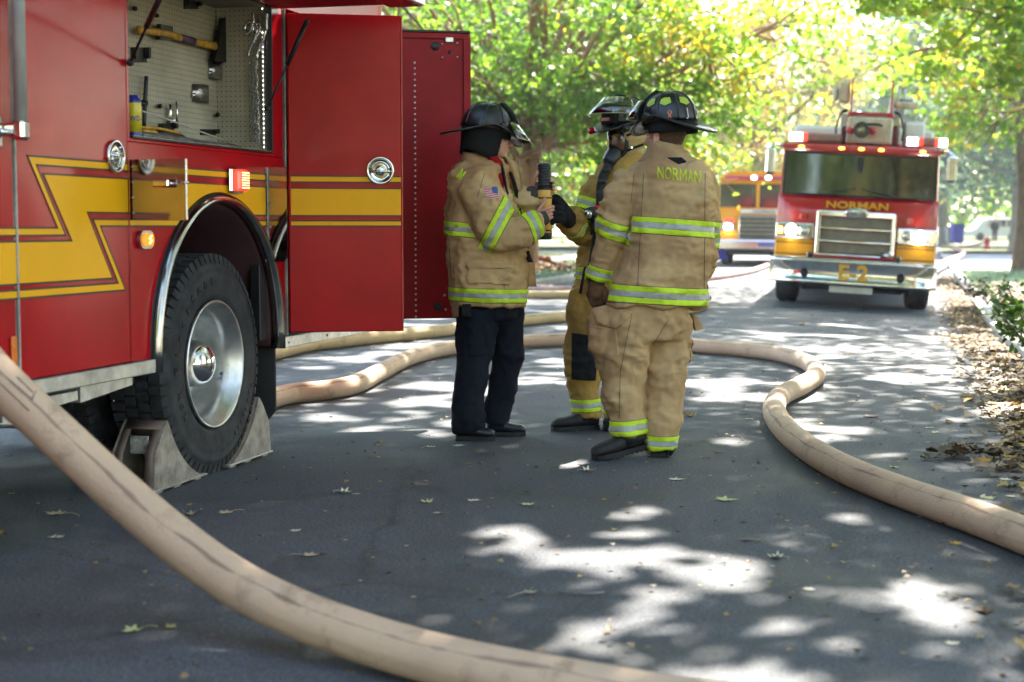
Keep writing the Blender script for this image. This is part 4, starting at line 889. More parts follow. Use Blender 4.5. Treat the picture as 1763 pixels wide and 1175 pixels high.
def helmet(F, c, fwd, par, tilt=0., visor=None, letters=None, shield=True, roll=0., ribs=math.pi / 8):
    fwd = Vector(fwd).normalized(); M = Matrix.Translation(c) @ frame((0, 0, 0), fwd, Vector((0, 0, 1)).cross(fwd)) @ Matrix.Rotation(tilt, 4, 'Y') @ Matrix.Rotation(roll, 4, 'X')
    A, B, H = .148, .122, .150
    h = MB(); rg = []
    for i in range(15):
        t_ = i / 14 * math.pi / 2 * .985; k = math.cos(t_) ** .72; rg.append([Vector((A * k * math.cos(a), B * k * math.sin(a), .004 + H * math.sin(t_) ** 1.05)) for a in np.linspace(0, 2 * math.pi, 48, endpoint=False)])
    h.rings(rg); h.ball((0, 0, .004 + H - .004), (.030, .024, .010), 12); ho = None
    V = MB(); V.v = [tuple(M @ Vector(v)) for v in h.v]; V.f = h.f; V.sm = h.sm; ho = V.build('helmet', SHELL, par)
    for i in range(8):                                          # the eight seams of the leather style crown
        a = math.pi * i / 4 + ribs; Q = [M @ Vector((A * 1.006 * math.cos(t_) ** .72 * math.cos(a), B * 1.006 * math.cos(t_) ** .72 * math.sin(a), .005 + H * math.sin(t_) ** 1.05)) for t_ in np.linspace(.02, 1.5, 14)]
        MB().tube(Q, [.0048] * 14, 8).build('rib', SHELL, ho)
    br = MB(); rg = []                                          # brim: short in front, long and dropping behind
    for a in np.linspace(0, 2 * math.pi, 64, endpoint=False):
        ca, sa = math.cos(a), math.sin(a); w_ = .030 + .024 * max(0, ca) ** 2 + .068 * max(0, -ca) ** 2.4; dz = .030 * abs(sa) ** 1.6 - .060 * max(0, -ca) ** 1.3 - .042 * max(0, ca) ** 1.4
        up = .012 * (1 - abs(ca)) ; inn = Vector((A * .97 * ca, B * .97 * sa, .012 + dz * .6)); mid = Vector(((A + w_ * .55) * ca, (B + w_ * .55) * sa, .004 + dz * .8)); out_ = Vector(((A + w_) * ca, (B + w_ * .95) * sa, -.002 + dz + up * .2))
        rg.append([inn, mid + Vector((0, 0, .003)), out_ + Vector((0, 0, .003)), out_ + Vector((ca * .004, sa * .004, 0)), out_ - Vector((0, 0, .004)), mid - Vector((0, 0, .003)), inn - Vector((0, 0, .006))])
    n = len(rg); W = [M @ p for r in rg for p in r]; Fc = [(i * 7 + j, i * 7 + (j + 1) % 7, ((i + 1) % n) * 7 + (j + 1) % 7, ((i + 1) % n) * 7 + j) for i in range(n) for j in range(7)]
    br.add(W, Fc, True); bead = [M @ (r[3] + Vector((0, 0, -.002))) for r in rg]; br.tube(bead + bead[:2], .0062, 8, caps=False); br.build('brim', SHELL, ho)
    ln = MB(); ln.v = []
    rg = [[M @ Vector((A * .93 * math.cos(a), B * .93 * math.sin(a), z)) for a in np.linspace(0, 2 * math.pi, 32, endpoint=False)] for z in (.0, -.03)]
    MB().rings(rg).build('headband', BLACKC, ho)
    if shield:                                                   # padded front piece rising at the forehead
        P = [Vector((A + .028, 0, .0)), Vector((A + .012, 0, .07)), Vector((A * .82, 0, .125)), Vector((A * .45, 0, .165))]; W = [.055, .062, .055, .032]; rg = []
        for p, w_ in zip(catmull(P, 4), catmull([(w_, 0, 0) for w_ in W], 4)):
            p = Vector(p); w_ = w_[0]; rg.append([M @ (p + Vector((-.02 if abs(y) > .8 else 0, y * w_, 0)) + Vector((o, 0, o * .6))) for (y, o) in ((-1, 0), (-.5, .006), (0, .009), (.5, .006), (1, 0), (1, -.01), (0, -.004), (-1, -.01))])
        MB().rings(rg).build('front_shield', BLACKC, ho)
    if visor:
        rg = []
        for (r1, z1) in (visor[:2], visor[2:]):
            rg.append([M @ Vector((.012 + r1 * math.cos(a) ** (1 if r1 < .16 else 1), r1 * .86 * math.sin(a), z1 + .012 * math.cos(a))) for a in np.linspace(-1.1, 1.1, 20)])
        v = MB().rings(rg, caps=False, closed=False).build('visor', VIS, ho, fixn=False)
        bm = bmesh.new(); bm.from_mesh(v.data); bmesh.ops.solidify(bm, geom=bm.faces[:], thickness=.0025); bm.to_mesh(v.data); bm.free()
        MB().tube(rg[1], .0022, 6).tube(rg[0], .0022, 6).build('visor_rim', mat('visor_edge', (.55, .52, .28), .3) if 'visor_edge' not in bpy.data.materials else bpy.data.materials['visor_edge'], ho)
        for sy in (1, -1): MB().lathe([(.022, 0), (.022, .012), (.012, .02), (0, .02)], M @ frame((.055, sy * .128, .032), (1, 0, 0), (0, 0, 1) if sy < 0 else (0, 0, -1)), 16).build('visor_knob', BLACKP, ho)
    MB().tube([M @ Vector((-A - .090, y, -.058)) for y in (-.012, .012)], .006, 8).build('hanger_ring', STEEL, ho)
    return ho, M, (A, B, H)
def on_dome(M, ABH, az, el0, V, F, m, name, par, off=.002, **k):
    A, B, H = ABH; mb = MB(); P = []
    for v in V:
        a = az + v.x / .13; t_ = el0 + v.y / .15; kk = math.cos(t_) ** .72; p = Vector((A * kk * math.cos(a), B * kk * math.sin(a), .004 + H * math.sin(t_) ** 1.05)); n = Vector((math.cos(a) * math.cos(t_), math.sin(a) * math.cos(t_), math.sin(t_))); P.append(M @ (p + n * (off + .002 + v.z)))
    return mb.add(P, F).build(name, m, par, fixn=False, **k)
def head(mb, c, fwd, s=1., up=None):
    """skull, jaw, nose, brows, lips and ears, to be fused"""
    fwd = Vector(fwd).normalized(); M = Matrix.Translation(c) @ frame((0, 0, 0), fwd, Vector((0, 0, 1)).cross(fwd)) @ Matrix.Scale(s, 4)
    b = lambda p, r: mb.ball(p, r, 18, M)
    b((-.012, 0, .035), (.098, .076, .088)); b((.030, 0, -.030), (.062, .060, .075)); b((.058, 0, -.085), (.030, .034, .024)); b((.02, .03, -.065), (.05, .028, .035)); b((.02, -.03, -.065), (.05, .028, .035))
    b((.078, 0, .018), (.018, .052, .012)); mb.tube([M @ Vector(p) for p in ((.086, 0, .012), (.100, 0, -.012), (.114, 0, -.030), (.098, 0, -.038))], [.009, .010, .013, .010], 10); b((.100, .011, -.034), (.010, .008, .008)); b((.100, -.011, -.034), (.010, .008, .008))
    b((.090, 0, -.058), (.012, .024, .006)); b((.088, 0, -.068), (.012, .021, .007)); b((.074, .032, -.02), (.018, .022, .018)); b((.074, -.032, -.02), (.018, .022, .018))
    for sy in (1, -1):
        mb.tube([M @ Vector((-.004 + .014 * math.cos(a), sy * (.080 + .010 * (1 if math.sin(a) > -2 else 0) - .006 * math.cos(a)), -.010 + .030 * math.sin(a))) for a in np.linspace(-2.2, 2.6, 12)], .0055, 6); b((-.006, sy * .078, -.012), (.012, .006, .024))
    mb.tube([M @ Vector(p) for p in ((-.02, 0, -.02), (-.03, 0, -.09), (-.035, 0, -.17))], [.062, .060, .066], 18)
    return M
def eyes(M, par):
    for sy in (1, -1):
        e = MB().ball((.075, sy * .030, .000), .0105, 14, M).build('eye', mat('eye_white', (.7, .68, .64), .2) if 'eye_white' not in bpy.data.materials else bpy.data.materials['eye_white'], par)
        MB().ball((.0840, sy * .030, .000), (.003, .005, .005), 10, M).build('iris', bpy.data.materials.get('iris_brown') or mat('iris_brown', (.05, .025, .01), .1), e)
        MB().tube([M @ Vector((.090, sy * (.014 + .03 * t_), .021 + .006 * math.sin(t_ * 3))) for t_ in np.linspace(0, 1, 6)], [.002, .004, .004, .0035, .003, .0015], 6).build('eyebrow', HAIRM, par)
def boot(mb_u, heel, toe, hh, w_, lift=0., shaft=None, r_sh=.06):
    """upper from heel to toe on the ground; returns upper and sole builders"""
    heel, toe = Vector(heel), Vector(toe); d = (toe - heel); L = d.length; d.normalize(); s = Vector((0, 0, 1)).cross(d).normalized(); u = d.cross(s)
    if u.z < 0: u = -u
    prof = [(0, .62, .95, .0), (.05, .82, 1.0, .0), (.2, .86, 1.05, 0), (.38, .84, .86, 0), (.55, .92, .66, 0), (.72, 1.0, .56, 0), (.88, .88, .52, 0), (.97, .6, .40, 0), (1., .3, .25, 0)]
    up = []; so = []
    for (t_, ww, h_, _) in prof:
        c = heel + d * (L * t_); a_ = w_ * ww; hz = hh * h_; r_ = []
        for j in range(16):
            an = 2 * math.pi * j / 16; ca, sa = math.cos(an), math.sin(an); r_.append(c + s * (math.copysign(abs(ca) ** .75, ca) * a_) + u * (.022 + hz * .5 + math.copysign(abs(sa) ** .8, sa) * hz * .5))
        up.append(r_); so.append([c + s * a_ * 1.07 + u * .002, c + s * a_ * 1.07 + u * .026, c - s * a_ * 1.07 + u * .026, c - s * a_ * 1.07 + u * .002])
    U = mb_u; U.rings(up)
    if shaft is not None: U.tube([heel + d * L * .22 + u * (hh * .5), Vector(shaft)], [r_sh, r_sh * 1.05], 16)
    S = MB(); S.rings(so, smooth=False)
    for k in range(9):                                           # lugs
        t_ = .04 + .1 * k; c = heel + d * (L * t_); 
        for sy in (1, -1): S.box(c + s * sy * w_ * .75 + u * .002, (.5 * L * .12, w_ * .5, .012), .002, rot=Matrix((d, s, u)).transposed())
    return S
def hand_grip(F, pts_list, radii=(.0095, .009, .008)):
    mb = MB()
    for pts in pts_list: mb.tube(pts, [radii[0], radii[0], radii[1], radii[1], radii[2]][:len(pts)], 8, sub=3); mb.ball(pts[-1], radii[2], 8); mb.ball(pts[0], radii[0], 8)
    return mb
def join(bm, mb):                                                # add loose closed shapes to a remeshed body
    me = bpy.data.meshes.new('t'); me.from_pydata([tuple(v) for v in mb.v], [], mb.f); bm.from_mesh(me); bpy.data.meshes.remove(me)
def person(label, px, py, D): p = GND(px, py); return thing('person', label, 'person', tuple(AT(px, py, D).to_2d()) + (0,), (0, 0, YAW), 'firefighters talking in the road')

# ---------------------------------------------------------------- 1: bareheaded trousers man on the left, holding the device
D1 = 8.55; p1 = thing('person', 'firefighter in tan coat and dark trousers facing right, holding up a yellow device', 'person', tuple(AT(838, 752, D1).to_2d()) + (0,), (0, 0, YAW), None)
F1 = Fig(D1, p1); J = F1.J
dz0 = -.15                                                       # the near arm is on the camera side
coat = F1.trunk([(268, 826, 20, .085), (280, 828, 34, .11), (292, 828, 44, .15), (312, 826, 48, .185), (350, 829, 55, .20), (400, 835, 66, .205), (450, 837, 68, .205), (500, 839, 66, .20), (526, 841, 64, .195)])
F1.limb([(818, 316, -.13, .085), (828, 345, -.17, .108), (845, 380, -.20, .106), (862, 402, -.22, .098), (880, 404, -.22, .090), (905, 393, -.20, .078), (928, 384, -.17, .068)], coat)
F1.limb([(868, 312, .13, .085), (884, 340, .17, .088), (896, 358, .12, .082), (908, 350, .04, .07), (916, 338, .01, .060)], coat)
bm = remesh(coat, .009, 4, folds(1.3, .013))
co = bm_obj(bm, 'coat', TAN, p1); bmesh_keep = bm
arm_keep = lambda c: (c - CP).dot(FH) < D1 - .02
up_ax = (J(862, 402, -.22) - J(828, 345, -.17)); fo_ax = (J(928, 384, -.17) - J(880, 404, -.22))
tors = lambda c: True
def not_arm(c):                                                  # torso only: outside the sleeve's tube
    for a, b, r in ((J(828, 345, -.17), J(862, 402, -.22), .125), (J(880, 404, -.22), J(928, 384, -.17), .11), (J(862, 402, -.22), J(880, 404, -.22), .115)):
        t_ = max(0, min(1, (c - a).dot(b - a) / (b - a).length_squared))
        if (c - a.lerp(b, t_)).length < r and (c - CP).dot(FH) < D1 - .05 and c.x > J(800, 400).x: return False
    return True
tiltn = Vector((0, 0, 1)) + RH * .09
band(bm, J(800, 396), tiltn, .037, co, keep=not_arm); band(bm, J(838, 507), Vector((0, 0, 1)) + RH * .03, .036, co)
band(bm, J(857, 388, -.2), (RH * .80 - UP * .42), .040, co, near=(J(852, 385, -.2), .16), keep=lambda c: (c - CP).dot(FH) < D1 - .06)
band(bm, J(915, 388, -.19), fo_ax, .036, co, near=(J(912, 388, -.19), .15)); band(bm, J(906, 350, .05), J(916, 338, .01) - J(896, 358, .12), .03, co, near=(J(906, 352, .05), .12))
pk = pocket(bm, F1, [(808, 452), (878, 455), (876, 490), (807, 487)], .012, TAN, 'pocket', co)
pocket(bm, F1, [(805, 450), (880, 453), (880, 463), (805, 460)], .016, TAN, 'pocket_flap', co)
for a_, b_ in (((773, 410), (779, 526)), ((868, 462), (868, 526)), ((834, 300), (822, 340))):
    pocket(bm, F1, [(a_[0] - .45, a_[1]), (a_[0] + .45, a_[1]), (b_[0] + .45, b_[1]), (b_[0] - .45, b_[1])], .0015, STI, 'seam', co)
# flag patch: stripes and canton on the sleeve
fl = [(833, 320.5), (856, 323), (859, 344), (836, 340.5)]; WHT = mat('badge_white', (.7, .68, .66), .7); RDB = mat('badge_red', (.55, .03, .05), .7); BLB = mat('badge_blue', (.05, .10, .28), .7)
bd = pocket(bm, F1, fl, .003, WHT, 'flag_patch', co)
lp = lambda u, v: tuple(np.array(fl[0]) * (1 - u) * (1 - v) + np.array(fl[1]) * u * (1 - v) + np.array(fl[2]) * u * v + np.array(fl[3]) * (1 - u) * v)
for k in range(7): v0, v1 = (2 * k + .25) / 13.6, (2 * k + 1.2) / 13.6; pocket(bm, F1, [lp(.02, v0), lp(.98 if k > 3 else .56, v0), lp(.98 if k > 3 else .56, v1), lp(.02, v1)], .0045, RDB, 'flag_stripe', co)
pocket(bm, F1, [lp(.58, .02), lp(.98, .02), lp(.98, .54), lp(.58, .54)], .005, BLB, 'flag_canton', co)
# end letters of the name across the back, seen foreshortened
for (a_, b_) in (((787, 306), (795, 291)), ((795, 292), (791, 310)), ((791, 310), (801, 296))): pocket(bm, F1, [(a_[0] - 1.6, a_[1]), (a_[0] + 1.6, a_[1]), (b_[0] + 1.6, b_[1]), (b_[0] - 1.6, b_[1])], .003, LIME, 'lettering', co)
# collar, open front panel with its dark strip
cl = MB(); rg = []
for (py, cx, hw, hd) in ((292, 832, 40, .135), (276, 826, 31, .105), (266, 824, 27, .09)):
    rg.append([J(cx, py + 5 * math.cos(a)) + RH * math.cos(a) * hw / F1.pm + FH * math.sin(a) * hd for a in np.linspace(.9, 2 * math.pi - .9, 26)])
clo = MB().rings(rg, caps=False, closed=False); c_ = clo.build('collar', TAN, co, fixn=False); m_ = c_.modifiers.new('s', 'SOLIDIFY'); m_.thickness = .008
def ribbon(L, m, name, par, thick=.012, sub=4, F=F1):            # flat cloth piece: (px left, px right, py, depth)
    Q = catmull([list(map(float, q)) for q in L], sub); rg = [[F.J(a, y, d), F.J((a + b) / 2, y, d - .015), F.J(b, y, d), F.J((a + b) / 2, y, d - .015 + thick)] for a, b, y, d in Q]
    return MB().rings(rg).build(name, m, par)
ribbon([(866, 877, 270, -.02), (872, 892, 285, -.02), (878, 899, 315, .0), (880, 902, 350, .02), (884, 908, 400, .02), (894, 918, 440, -.02), (902, 924, 494, -.04)], TAN, 'front_panel', co)
ribbon([(876, 881, 296, -.045), (883, 890, 320, -.03), (891, 898, 355, -.02), (897, 904, 390, -.02), (902, 911, 430, -.07), (908, 918, 452, -.075)], BLACKC, 'dark_strip', co)
ribbon([(864, 876, 272, -.01), (872, 882, 285, -.015), (878, 886, 300, -.02)], cloth('sunlit_lining', (.62, .26, .07), (.5, .2, .05)), 'lining', co)  # inner collar coloured orange for the sunlight falling on it
ribbon([(838, 858, 270, -.10), (842, 866, 282, -.10), (850, 866, 296, -.11), (858, 868, 312, -.12), (862, 868, 330, -.1)], REDC, 'shirt', p1)
ribbon([(862, 866, 284, -.125), (864, 870, 300, -.13), (868, 873, 320, -.12), (873, 876, 335, -.11)], BLACKC, 'lanyard', p1)
# trousers, shoes, body
tr = F1.trunk([(505, 838, 56, .16), (530, 840, 52, .155), (548, 841, 48, .15)])
F1.limb([(822, 530, -.06, .125), (818, 575, -.07, .108), (815, 620, -.08, .095), (808, 665, -.09, .088), (805, 705, -.09, .085), (808, 742, -.09, .086)], tr)
F1.limb([(862, 530, .08, .118), (872, 580, .10, .098), (872, 620, .10, .086), (866, 660, .09, .080), (858, 700, .09, .076), (853, 731, .09, .074)], tr)
bt = remesh(tr, .009, 3, folds(2.1, .008, zs=.5)); tro = bm_obj(bt, 'trousers', NAVY, p1)
pocket(bt, F1, [(806, 555), (842, 552), (842, 610), (808, 612)], .007, NAVY, 'cargo_pocket', tro)
for (h_, t_, s_, nm) in (((786, 758, -.09), (852, 760, -.13), (808, 730, -.09), 1), ((840, 746, .08), (905, 747, .06), (853, 720, .09), 2)):
    a_ = J(*h_); b_ = J(*t_); a_.z = 0; b_.z = 0; u = MB(); S = boot(u, a_, b_, .085, .047, shaft=J(*s_), r_sh=.052); so_ = u.build('shoe', mat('navy_boot_leather', (.014, .017, .028), .35, bump=.2, bs=20) if nm == 1 else bpy.data.materials['navy_boot_leather'], p1); S.build('sole', BLACKP, so_)
mb = MB(); hc_ = J(846, 240, 0); M1 = head(mb, hc_, RH * 1 + FH * .18, 1.0); bh = remesh(mb, .0035, 3)
body = MB(); F1.trunk([(300, 832, 36, .12), (350, 835, 44, .13), (420, 838, 46, .13), (520, 840, 42, .13)], mb=body); F1.limb([(842, 300, 0, .06), (844, 262, 0, .055)], body)
for L in ([(822, 530, -.06, .085), (812, 640, -.08, .06), (808, 740, -.09, .045)], [(862, 530, .08, .085), (868, 640, .1, .06), (853, 728, .09, .045)], [(820, 320, -.12, .055), (864, 400, -.22, .045), (934, 382, -.15, .030)], [(868, 315, .12, .055), (896, 356, .12, .045), (919, 328, .0, .030)]): F1.limb(L, body)
bb = remesh(body, .012, 2); me_ = bpy.data.meshes.new('h'); bh.to_mesh(me_); bb.from_mesh(me_); bpy.data.meshes.remove(me_)
# device axis and the hands round it
AX = [J(937, 282, .0), J(938, 413, .0)]; DV = 12.5 / F1.pm
def wrapf(py, a0, a1, r, ln=5, dy=0): 
    c = J(937.3, py, 0); return [c + RH * math.cos(a) * r + FH * math.sin(a) * r + UP * (dy * i / (ln - 1)) for i, a in enumerate(np.linspace(a0, a1, ln))]
rG = DV + .008; hands = MB()
for k, py in enumerate((357, 363, 369, 375)):                    # near hand: fingers come round the right side from the front palm
    Q = [J(926, py + 10, -.075), J(938, py + 5, -.078)] + wrapf(py, R(-48), R(55), rG + .004, 3); hands.tube(Q, [.0105, .0105, .0100, .0095, .0080], 9, sub=3); hands.ball(Q[-1], .008, 8)
Q = [J(921, 378, -.06), J(925, 368, -.068), J(931, 358, -.062), J(936, 350, -.052), J(938, 343, -.046)]; hands.tube(Q, [.014, .013, .0115, .0105, .0085], 10, sub=3); hands.ball(Q[-1], .0088, 8)
hands.tube([J(908, 386, -.15), J(922, 378, -.09), J(938, 373, -.074)], [.028, .034, .026], 12, flat=.6, sub=3)
for k, py in enumerate((314, 320, 326, 332)):                    # far hand, behind the device, finger tips showing right
    Q = [J(920, py + 3, .05), J(936, py + 1, .055)] + wrapf(py, R(50), R(-25), rG + .004, 3); hands.tube(Q, [.0105, .0105, .0100, .0095, .0080], 9, sub=3); hands.ball(Q[-1], .008, 8)
Q = [J(915, 326, .02), J(918, 314, .0), J(921, 304, -.02), J(925, 297, -.028)]; hands.tube(Q, [.015, .0135, .0115, .009], 10, sub=3); hands.ball(Q[-1], .009, 8)
hands.tube([J(912, 340, .02), J(918, 326, .035), J(926, 322, .045)], [.030, .036, .026], 12, flat=.6, sub=3)
join(bb, hands); bo = bm_obj(bb, 'body', SKIN, p1); eyes(M1, p1)
MB().tube([J(918, 384, -.16), J(926, 380, -.112), J(934, 377, -.096), J(942, 373, -.088)], [.052, .050, .043, .034], 16, sub=3, flat=.80).build('wristlet', KNIT, p1)
MB().tube([J(906, 352, .04), J(913, 340, .02), J(918, 331, .02), J(920, 325, .025)], [.058, .055, .050, .040], 16, sub=3, flat=.85).build('wristlet', KNIT, p1)
# helmet with its neck curtain
ho, HM, ABH = helmet(F1, J(838, 226, 0), RH * 1 + FH * .30 - UP * .05, p1, tilt=.13, visor=(.150, .056, .245, -.030))
cu = MB(); rg = []
for (z, k_) in ((.02, .95), (-.03, .93), (-.07, .90), (-.105, .87), (-.135, .85)):
    rg.append([HM @ Vector(((.132 * k_) * math.cos(a) - .008, .118 * k_ * math.sin(a), z - .012 * math.sin(a * 3) * (z < -.1))) for a in np.linspace(R(54), R(306), 40)])
cuo = MB().rings(rg, caps=False, closed=False).build('neck_curtain', BLACKC, ho, fixn=False); m_ = cuo.modifiers.new('s', 'SOLIDIFY'); m_.thickness = .008
# leather radio holster and keys at the hip
MB().prism([J(777, 522, -.2), J(790, 522, -.2), J(789, 546, -.2), J(779, 548, -.2)], FH * .03).build('holster', LEA, p1); MB().box(J(803, 535, -.2), (.045, .05, .07), .006).build('belt_pouch', BLACKC, p1)

# ---------------------------------------------------------------- the device he holds
dv = thing('detector', 'yellow handheld detector with ribbed black top and thin antenna, held in two hands', 'detector', tuple(J(938, 413)))
def axm(t_): return AX[0].lerp(AX[1], t_)
def dl(ts): return [(axm(t_), r) for t_, r in ts]
def dtube(L, m, name, n=20): return MB().tube([axm(t_) for t_, r in L], [r * DV for t_, r in L], n).build(name, m, dv)
DB = mat('device_yellow', (.85, .42, .02), .4, var=.25, vs=9, col2=(.80, .50, .14)); DK = mat('device_black', (.02, .022, .03), .35)
dtube([(.34, .9), (.36, 1.05), (.45, 1.02), (.6, .95), (.75, 1.0), (.85, 1.06), (.88, .9)], DB, 'housing')
L = [(.0, .80)]
for k in range(8): L += [(.02 + k * .036, .95), (.036 + k * .036, .99), (.044 + k * .036, .82)]
L += [(.335, 1.0), (.355, .92)]
dtube(L, DK, 'ribbed_grip'); dtube([(.87, .98), (.93, 1.02), (.98, .98), (1.0, .85)], DK, 'end_cap'); dtube([(.89, 1.07), (.91, 1.07)], DB, 'ring')
dtube([(.44, 1.08), (.445, 1.1), (.46, 1.08)], STI, 'label_line')
MB().tube([axm(0), J(930, 241, .02)], [.0022, .0010], 6).build('antenna', STEEL, dv)
for sx in (-1, 1): MB().box(axm(-.03) + RH * sx * DV * .8, (.006, .01, .03), .002).build('horn', DK, dv)

# ---------------------------------------------------------------- 2: masked firefighter in the middle
D2 = 8.95; p2 = thing('person', 'firefighter wearing a breathing mask and yellow tan gear, reaching out a black glove', 'person', tuple(AT(1040, 738, D2).to_2d()) + (0,), (0, 0, YAW), None)
F2 = Fig(D2, p2); J = F2.J
coat = F2.trunk([(268, 1078, 22, .08), (284, 1074, 38, .11), (300, 1072, 48, .14), (320, 1070, 54, .16), (360, 1068, 58, .17), (400, 1066, 60, .175), (440, 1062, 60, .18), (480, 1058, 62, .185), (500, 1056, 66, .185)])
F2.limb([(1040, 312, -.02, .085), (1026, 345, -.02, .095), (1012, 378, -.04, .095), (1002, 392, -.10, .088), (990, 388, -.20, .076), (982, 380, -.27, .070)], coat)
bm = remesh(coat, .009, 4, folds(3.3, .014)); c2 = bm_obj(bm, 'coat', GOLD, p2)
band(bm, J(1022, 360, -.02), J(1012, 378, -.04) - J(1026, 345, -.02), .034, c2, near=(J(1020, 362, -.03), .14)); band(bm, J(987, 384, -.22), J(982, 380, -.27) - J(1002, 392, -.10), .030, c2, near=(J(988, 385, -.2), .12))
band(bm, J(1050, 470), Vector((0, 0, 1)), .036, c2)
tr = F2.trunk([(480, 1052, 54, .15), (520, 1048, 56, .15), (545, 1048, 54, .15)])
F2.limb([(1022, 520, -.03, .13), (1012, 555, -.04, .125), (1006, 590, -.05, .100), (1004, 630, -.05, .092), (1007, 670, -.04, .088), (1008, 700, -.03, .086), (1010, 718, -.03, .088)], tr)
F2.limb([(1075, 530, .08, .12), (1070, 600, .08, .10), (1064, 660, .08, .09), (1062, 722, .08, .086)], tr)
F2.limb([(1000, 500, -.05, .07), (1000, 540, -.07, .085), (1004, 566, -.06, .05)], tr)
bt = remesh(tr, .009, 3, folds(4.4, .014, zs=.7)); t2 = bm_obj(bt, 'trousers', GOLD, p2)
pocket(bt, F2, [(986, 574), (1030, 580), (1024, 655), (985, 652)], .009, BLACKC, 'knee_patch', t2)
band(bt, J(1008, 697, -.03), Vector((0, 0, 1)) - RH * .05, .036, t2, near=(J(1008, 697, -.03), .16)); band(bt, J(1062, 700, .08), Vector((0, 0, 1)), .036, t2, near=(J(1062, 700, .08), .14))
for (h_, t_, s_) in (((1028, 733, -.02), (950, 738, -.12), (1010, 706, -.03)), ((1080, 742, .06), (1046, 748, -.16), (1063, 708, .08))):
    a_ = J(*h_); b_ = J(*t_); a_.z = 0; b_.z = 0; u = MB(); S = boot(u, a_, b_, .10, .055, shaft=J(*s_), r_sh=.07); so_ = u.build('boot', BOOT, p2); S.build('sole', BLACKP, so_)
f2 = (-RH * .74 - FH * .68).normalized()
mb = MB(); HC2 = J(1077, 240, 0); M2_ = head(mb, HC2, f2, 1.0); bh = remesh(mb, .0035, 3)
body = MB(); F2.trunk([(300, 1070, 36, .11), (350, 1068, 42, .12), (420, 1064, 44, .12), (520, 1050, 44, .12)], mb=body); F2.limb([(1075, 300, 0, .06), (1078, 262, 0, .055)], body)
for L in ([(1022, 530, -.03, .085), (1005, 640, -.05, .06), (1010, 715, -.03, .045)], [(1072, 530, .08, .085), (1066, 640, .08, .06), (1062, 715, .08, .045)], [(1040, 320, -.02, .055), (1004, 388, -.08, .045), (976, 374, -.30, .030)]): F2.limb(L, body)
body.ball(J(968, 362, -.34), .038, 12)
bb = remesh(body, .012, 2); me_ = bpy.data.meshes.new('h'); bh.to_mesh(me_); bb.from_mesh(me_); bpy.data.meshes.remove(me_); bm_obj(bb, 'body', SKIN, p2); eyes(M2_, p2)
# hood over the head with an opening at the mask
hd_ = MB(); hd_.ball((-.010, 0, .020), (.114, .103, .110), 20, M2_); hd_.ball((.030, 0, -.03), (.066, .072, .085), 20, M2_); hd_.tube([M2_ @ Vector((-.012, 0, 0)), M2_ @ Vector((-.03, 0, -.09)), M2_ @ Vector((-.03, 0, -.15)), M2_ @ Vector((-.03, 0, -.20))], [.075, .080, .10, .13], 18)
bhd = remesh(hd_, .007, 3, folds(7.7, .006, zs=1.)); hb = bhd.copy(); bmesh.ops.delete(hb, geom=[v for v in hb.verts if (M2_.inverted() @ v.co).x > .068 and abs((M2_.inverted() @ v.co).y) < .062 and -.09 < (M2_.inverted() @ v.co).z < .06], context='VERTS'); bm_obj(hb, 'hood', HOOD, p2)
mk = MB(); M = M2_ @ Matrix.Rotation(.10, 4, 'Y') @ Matrix.Translation((-.006, 0, .0)) @ Matrix.Scale(1.06, 4)
def ovalring(x, ry, rz, cz, n=32, rx=.0, tilt_=0): return [M @ Vector((x - rx * (math.cos(a) ** 2), ry * math.cos(a), cz + rz * math.sin(a))) for a in np.linspace(0, 2 * math.pi, n, endpoint=False)]
fm = MB().rings([ovalring(.086, .070, .094, -.016, rx=.036), ovalring(.102, .075, .099, -.016, rx=.038), ovalring(.112, .070, .092, -.016, rx=.036), ovalring(.110, .062, .083, -.016, rx=.032)], caps=False).build('face_mask', BLACKP, p2, fixn=False)
m_ = fm.modifiers.new('s', 'SOLIDIFY'); m_.thickness = .006
lens2 = MB().rings([ovalring(.109, .064, .085, -.016, rx=.032), ovalring(.124, .050, .066, -.013, rx=.022), ovalring(.132, .028, .036, -.006, rx=.010), ovalring(.135, .004, .006, -.005)], caps=False).build('lens', LENS, fm, fixn=False)
nc = MB().tube([M @ Vector(p) for p in ((.085, 0, -.055), (.110, 0, -.085), (.132, 0, -.105), (.150, 0, -.122))], [.046, .050, .047, .040], 20, sub=3).build('regulator', BLACKP, fm)
MB().lathe([(.036, 0), (.034, .006), (.018, .008), (0, .004)], frame(M @ Vector((.150, 0, -.123)), M.to_3x3() @ Vector((0, 1, 0)), M.to_3x3() @ Vector((.5, 0, .9))), 20).build('regulator_cap', DK, nc)
MB().tube([M @ Vector(p) for p in ((.140, .0, -.12), (.12, .02, -.17), (.09, .05, -.25), (.05, .10, -.36))], .014, 10, sub=4).build('air_hose', BLACKP, fm)
for sy in (1, -1):
    for (z0, z1) in ((.02, .05), (-.06, -.03)): MB().tube([M @ Vector((.075, sy * .074, z0)), M @ Vector((.03, sy * .095, (z0 + z1) / 2)), M @ Vector((-.06, sy * .088, z1)), M @ Vector((-.11, 0, z1))], .007, 8, sub=3, flat=.4).build('mask_strap', BLACKC, fm)
    MB().box(M @ Vector((.055, sy * .088, -.045)), (.012, .006, .016), .002).build('buckle', CHROME, fm)
h2o, HM2, A2 = helmet(F2, M2_ @ Vector((-.01, 0, .085)), f2 - UP * .0, p2, tilt=.02, visor=(.135, .140, .232, .045))
V, F = text_pts('ATRCH', .02, .9, .02)
P = [HM2 @ Vector((.148 + .030, .0, .012)) for _ in range(1)]
fb = MB().box(Vector((.181, 0, .024)), (.004, .078, .020), .001, HM2).build('name_plate', mat('plate_red', (.5, .02, .02), .4), h2o)
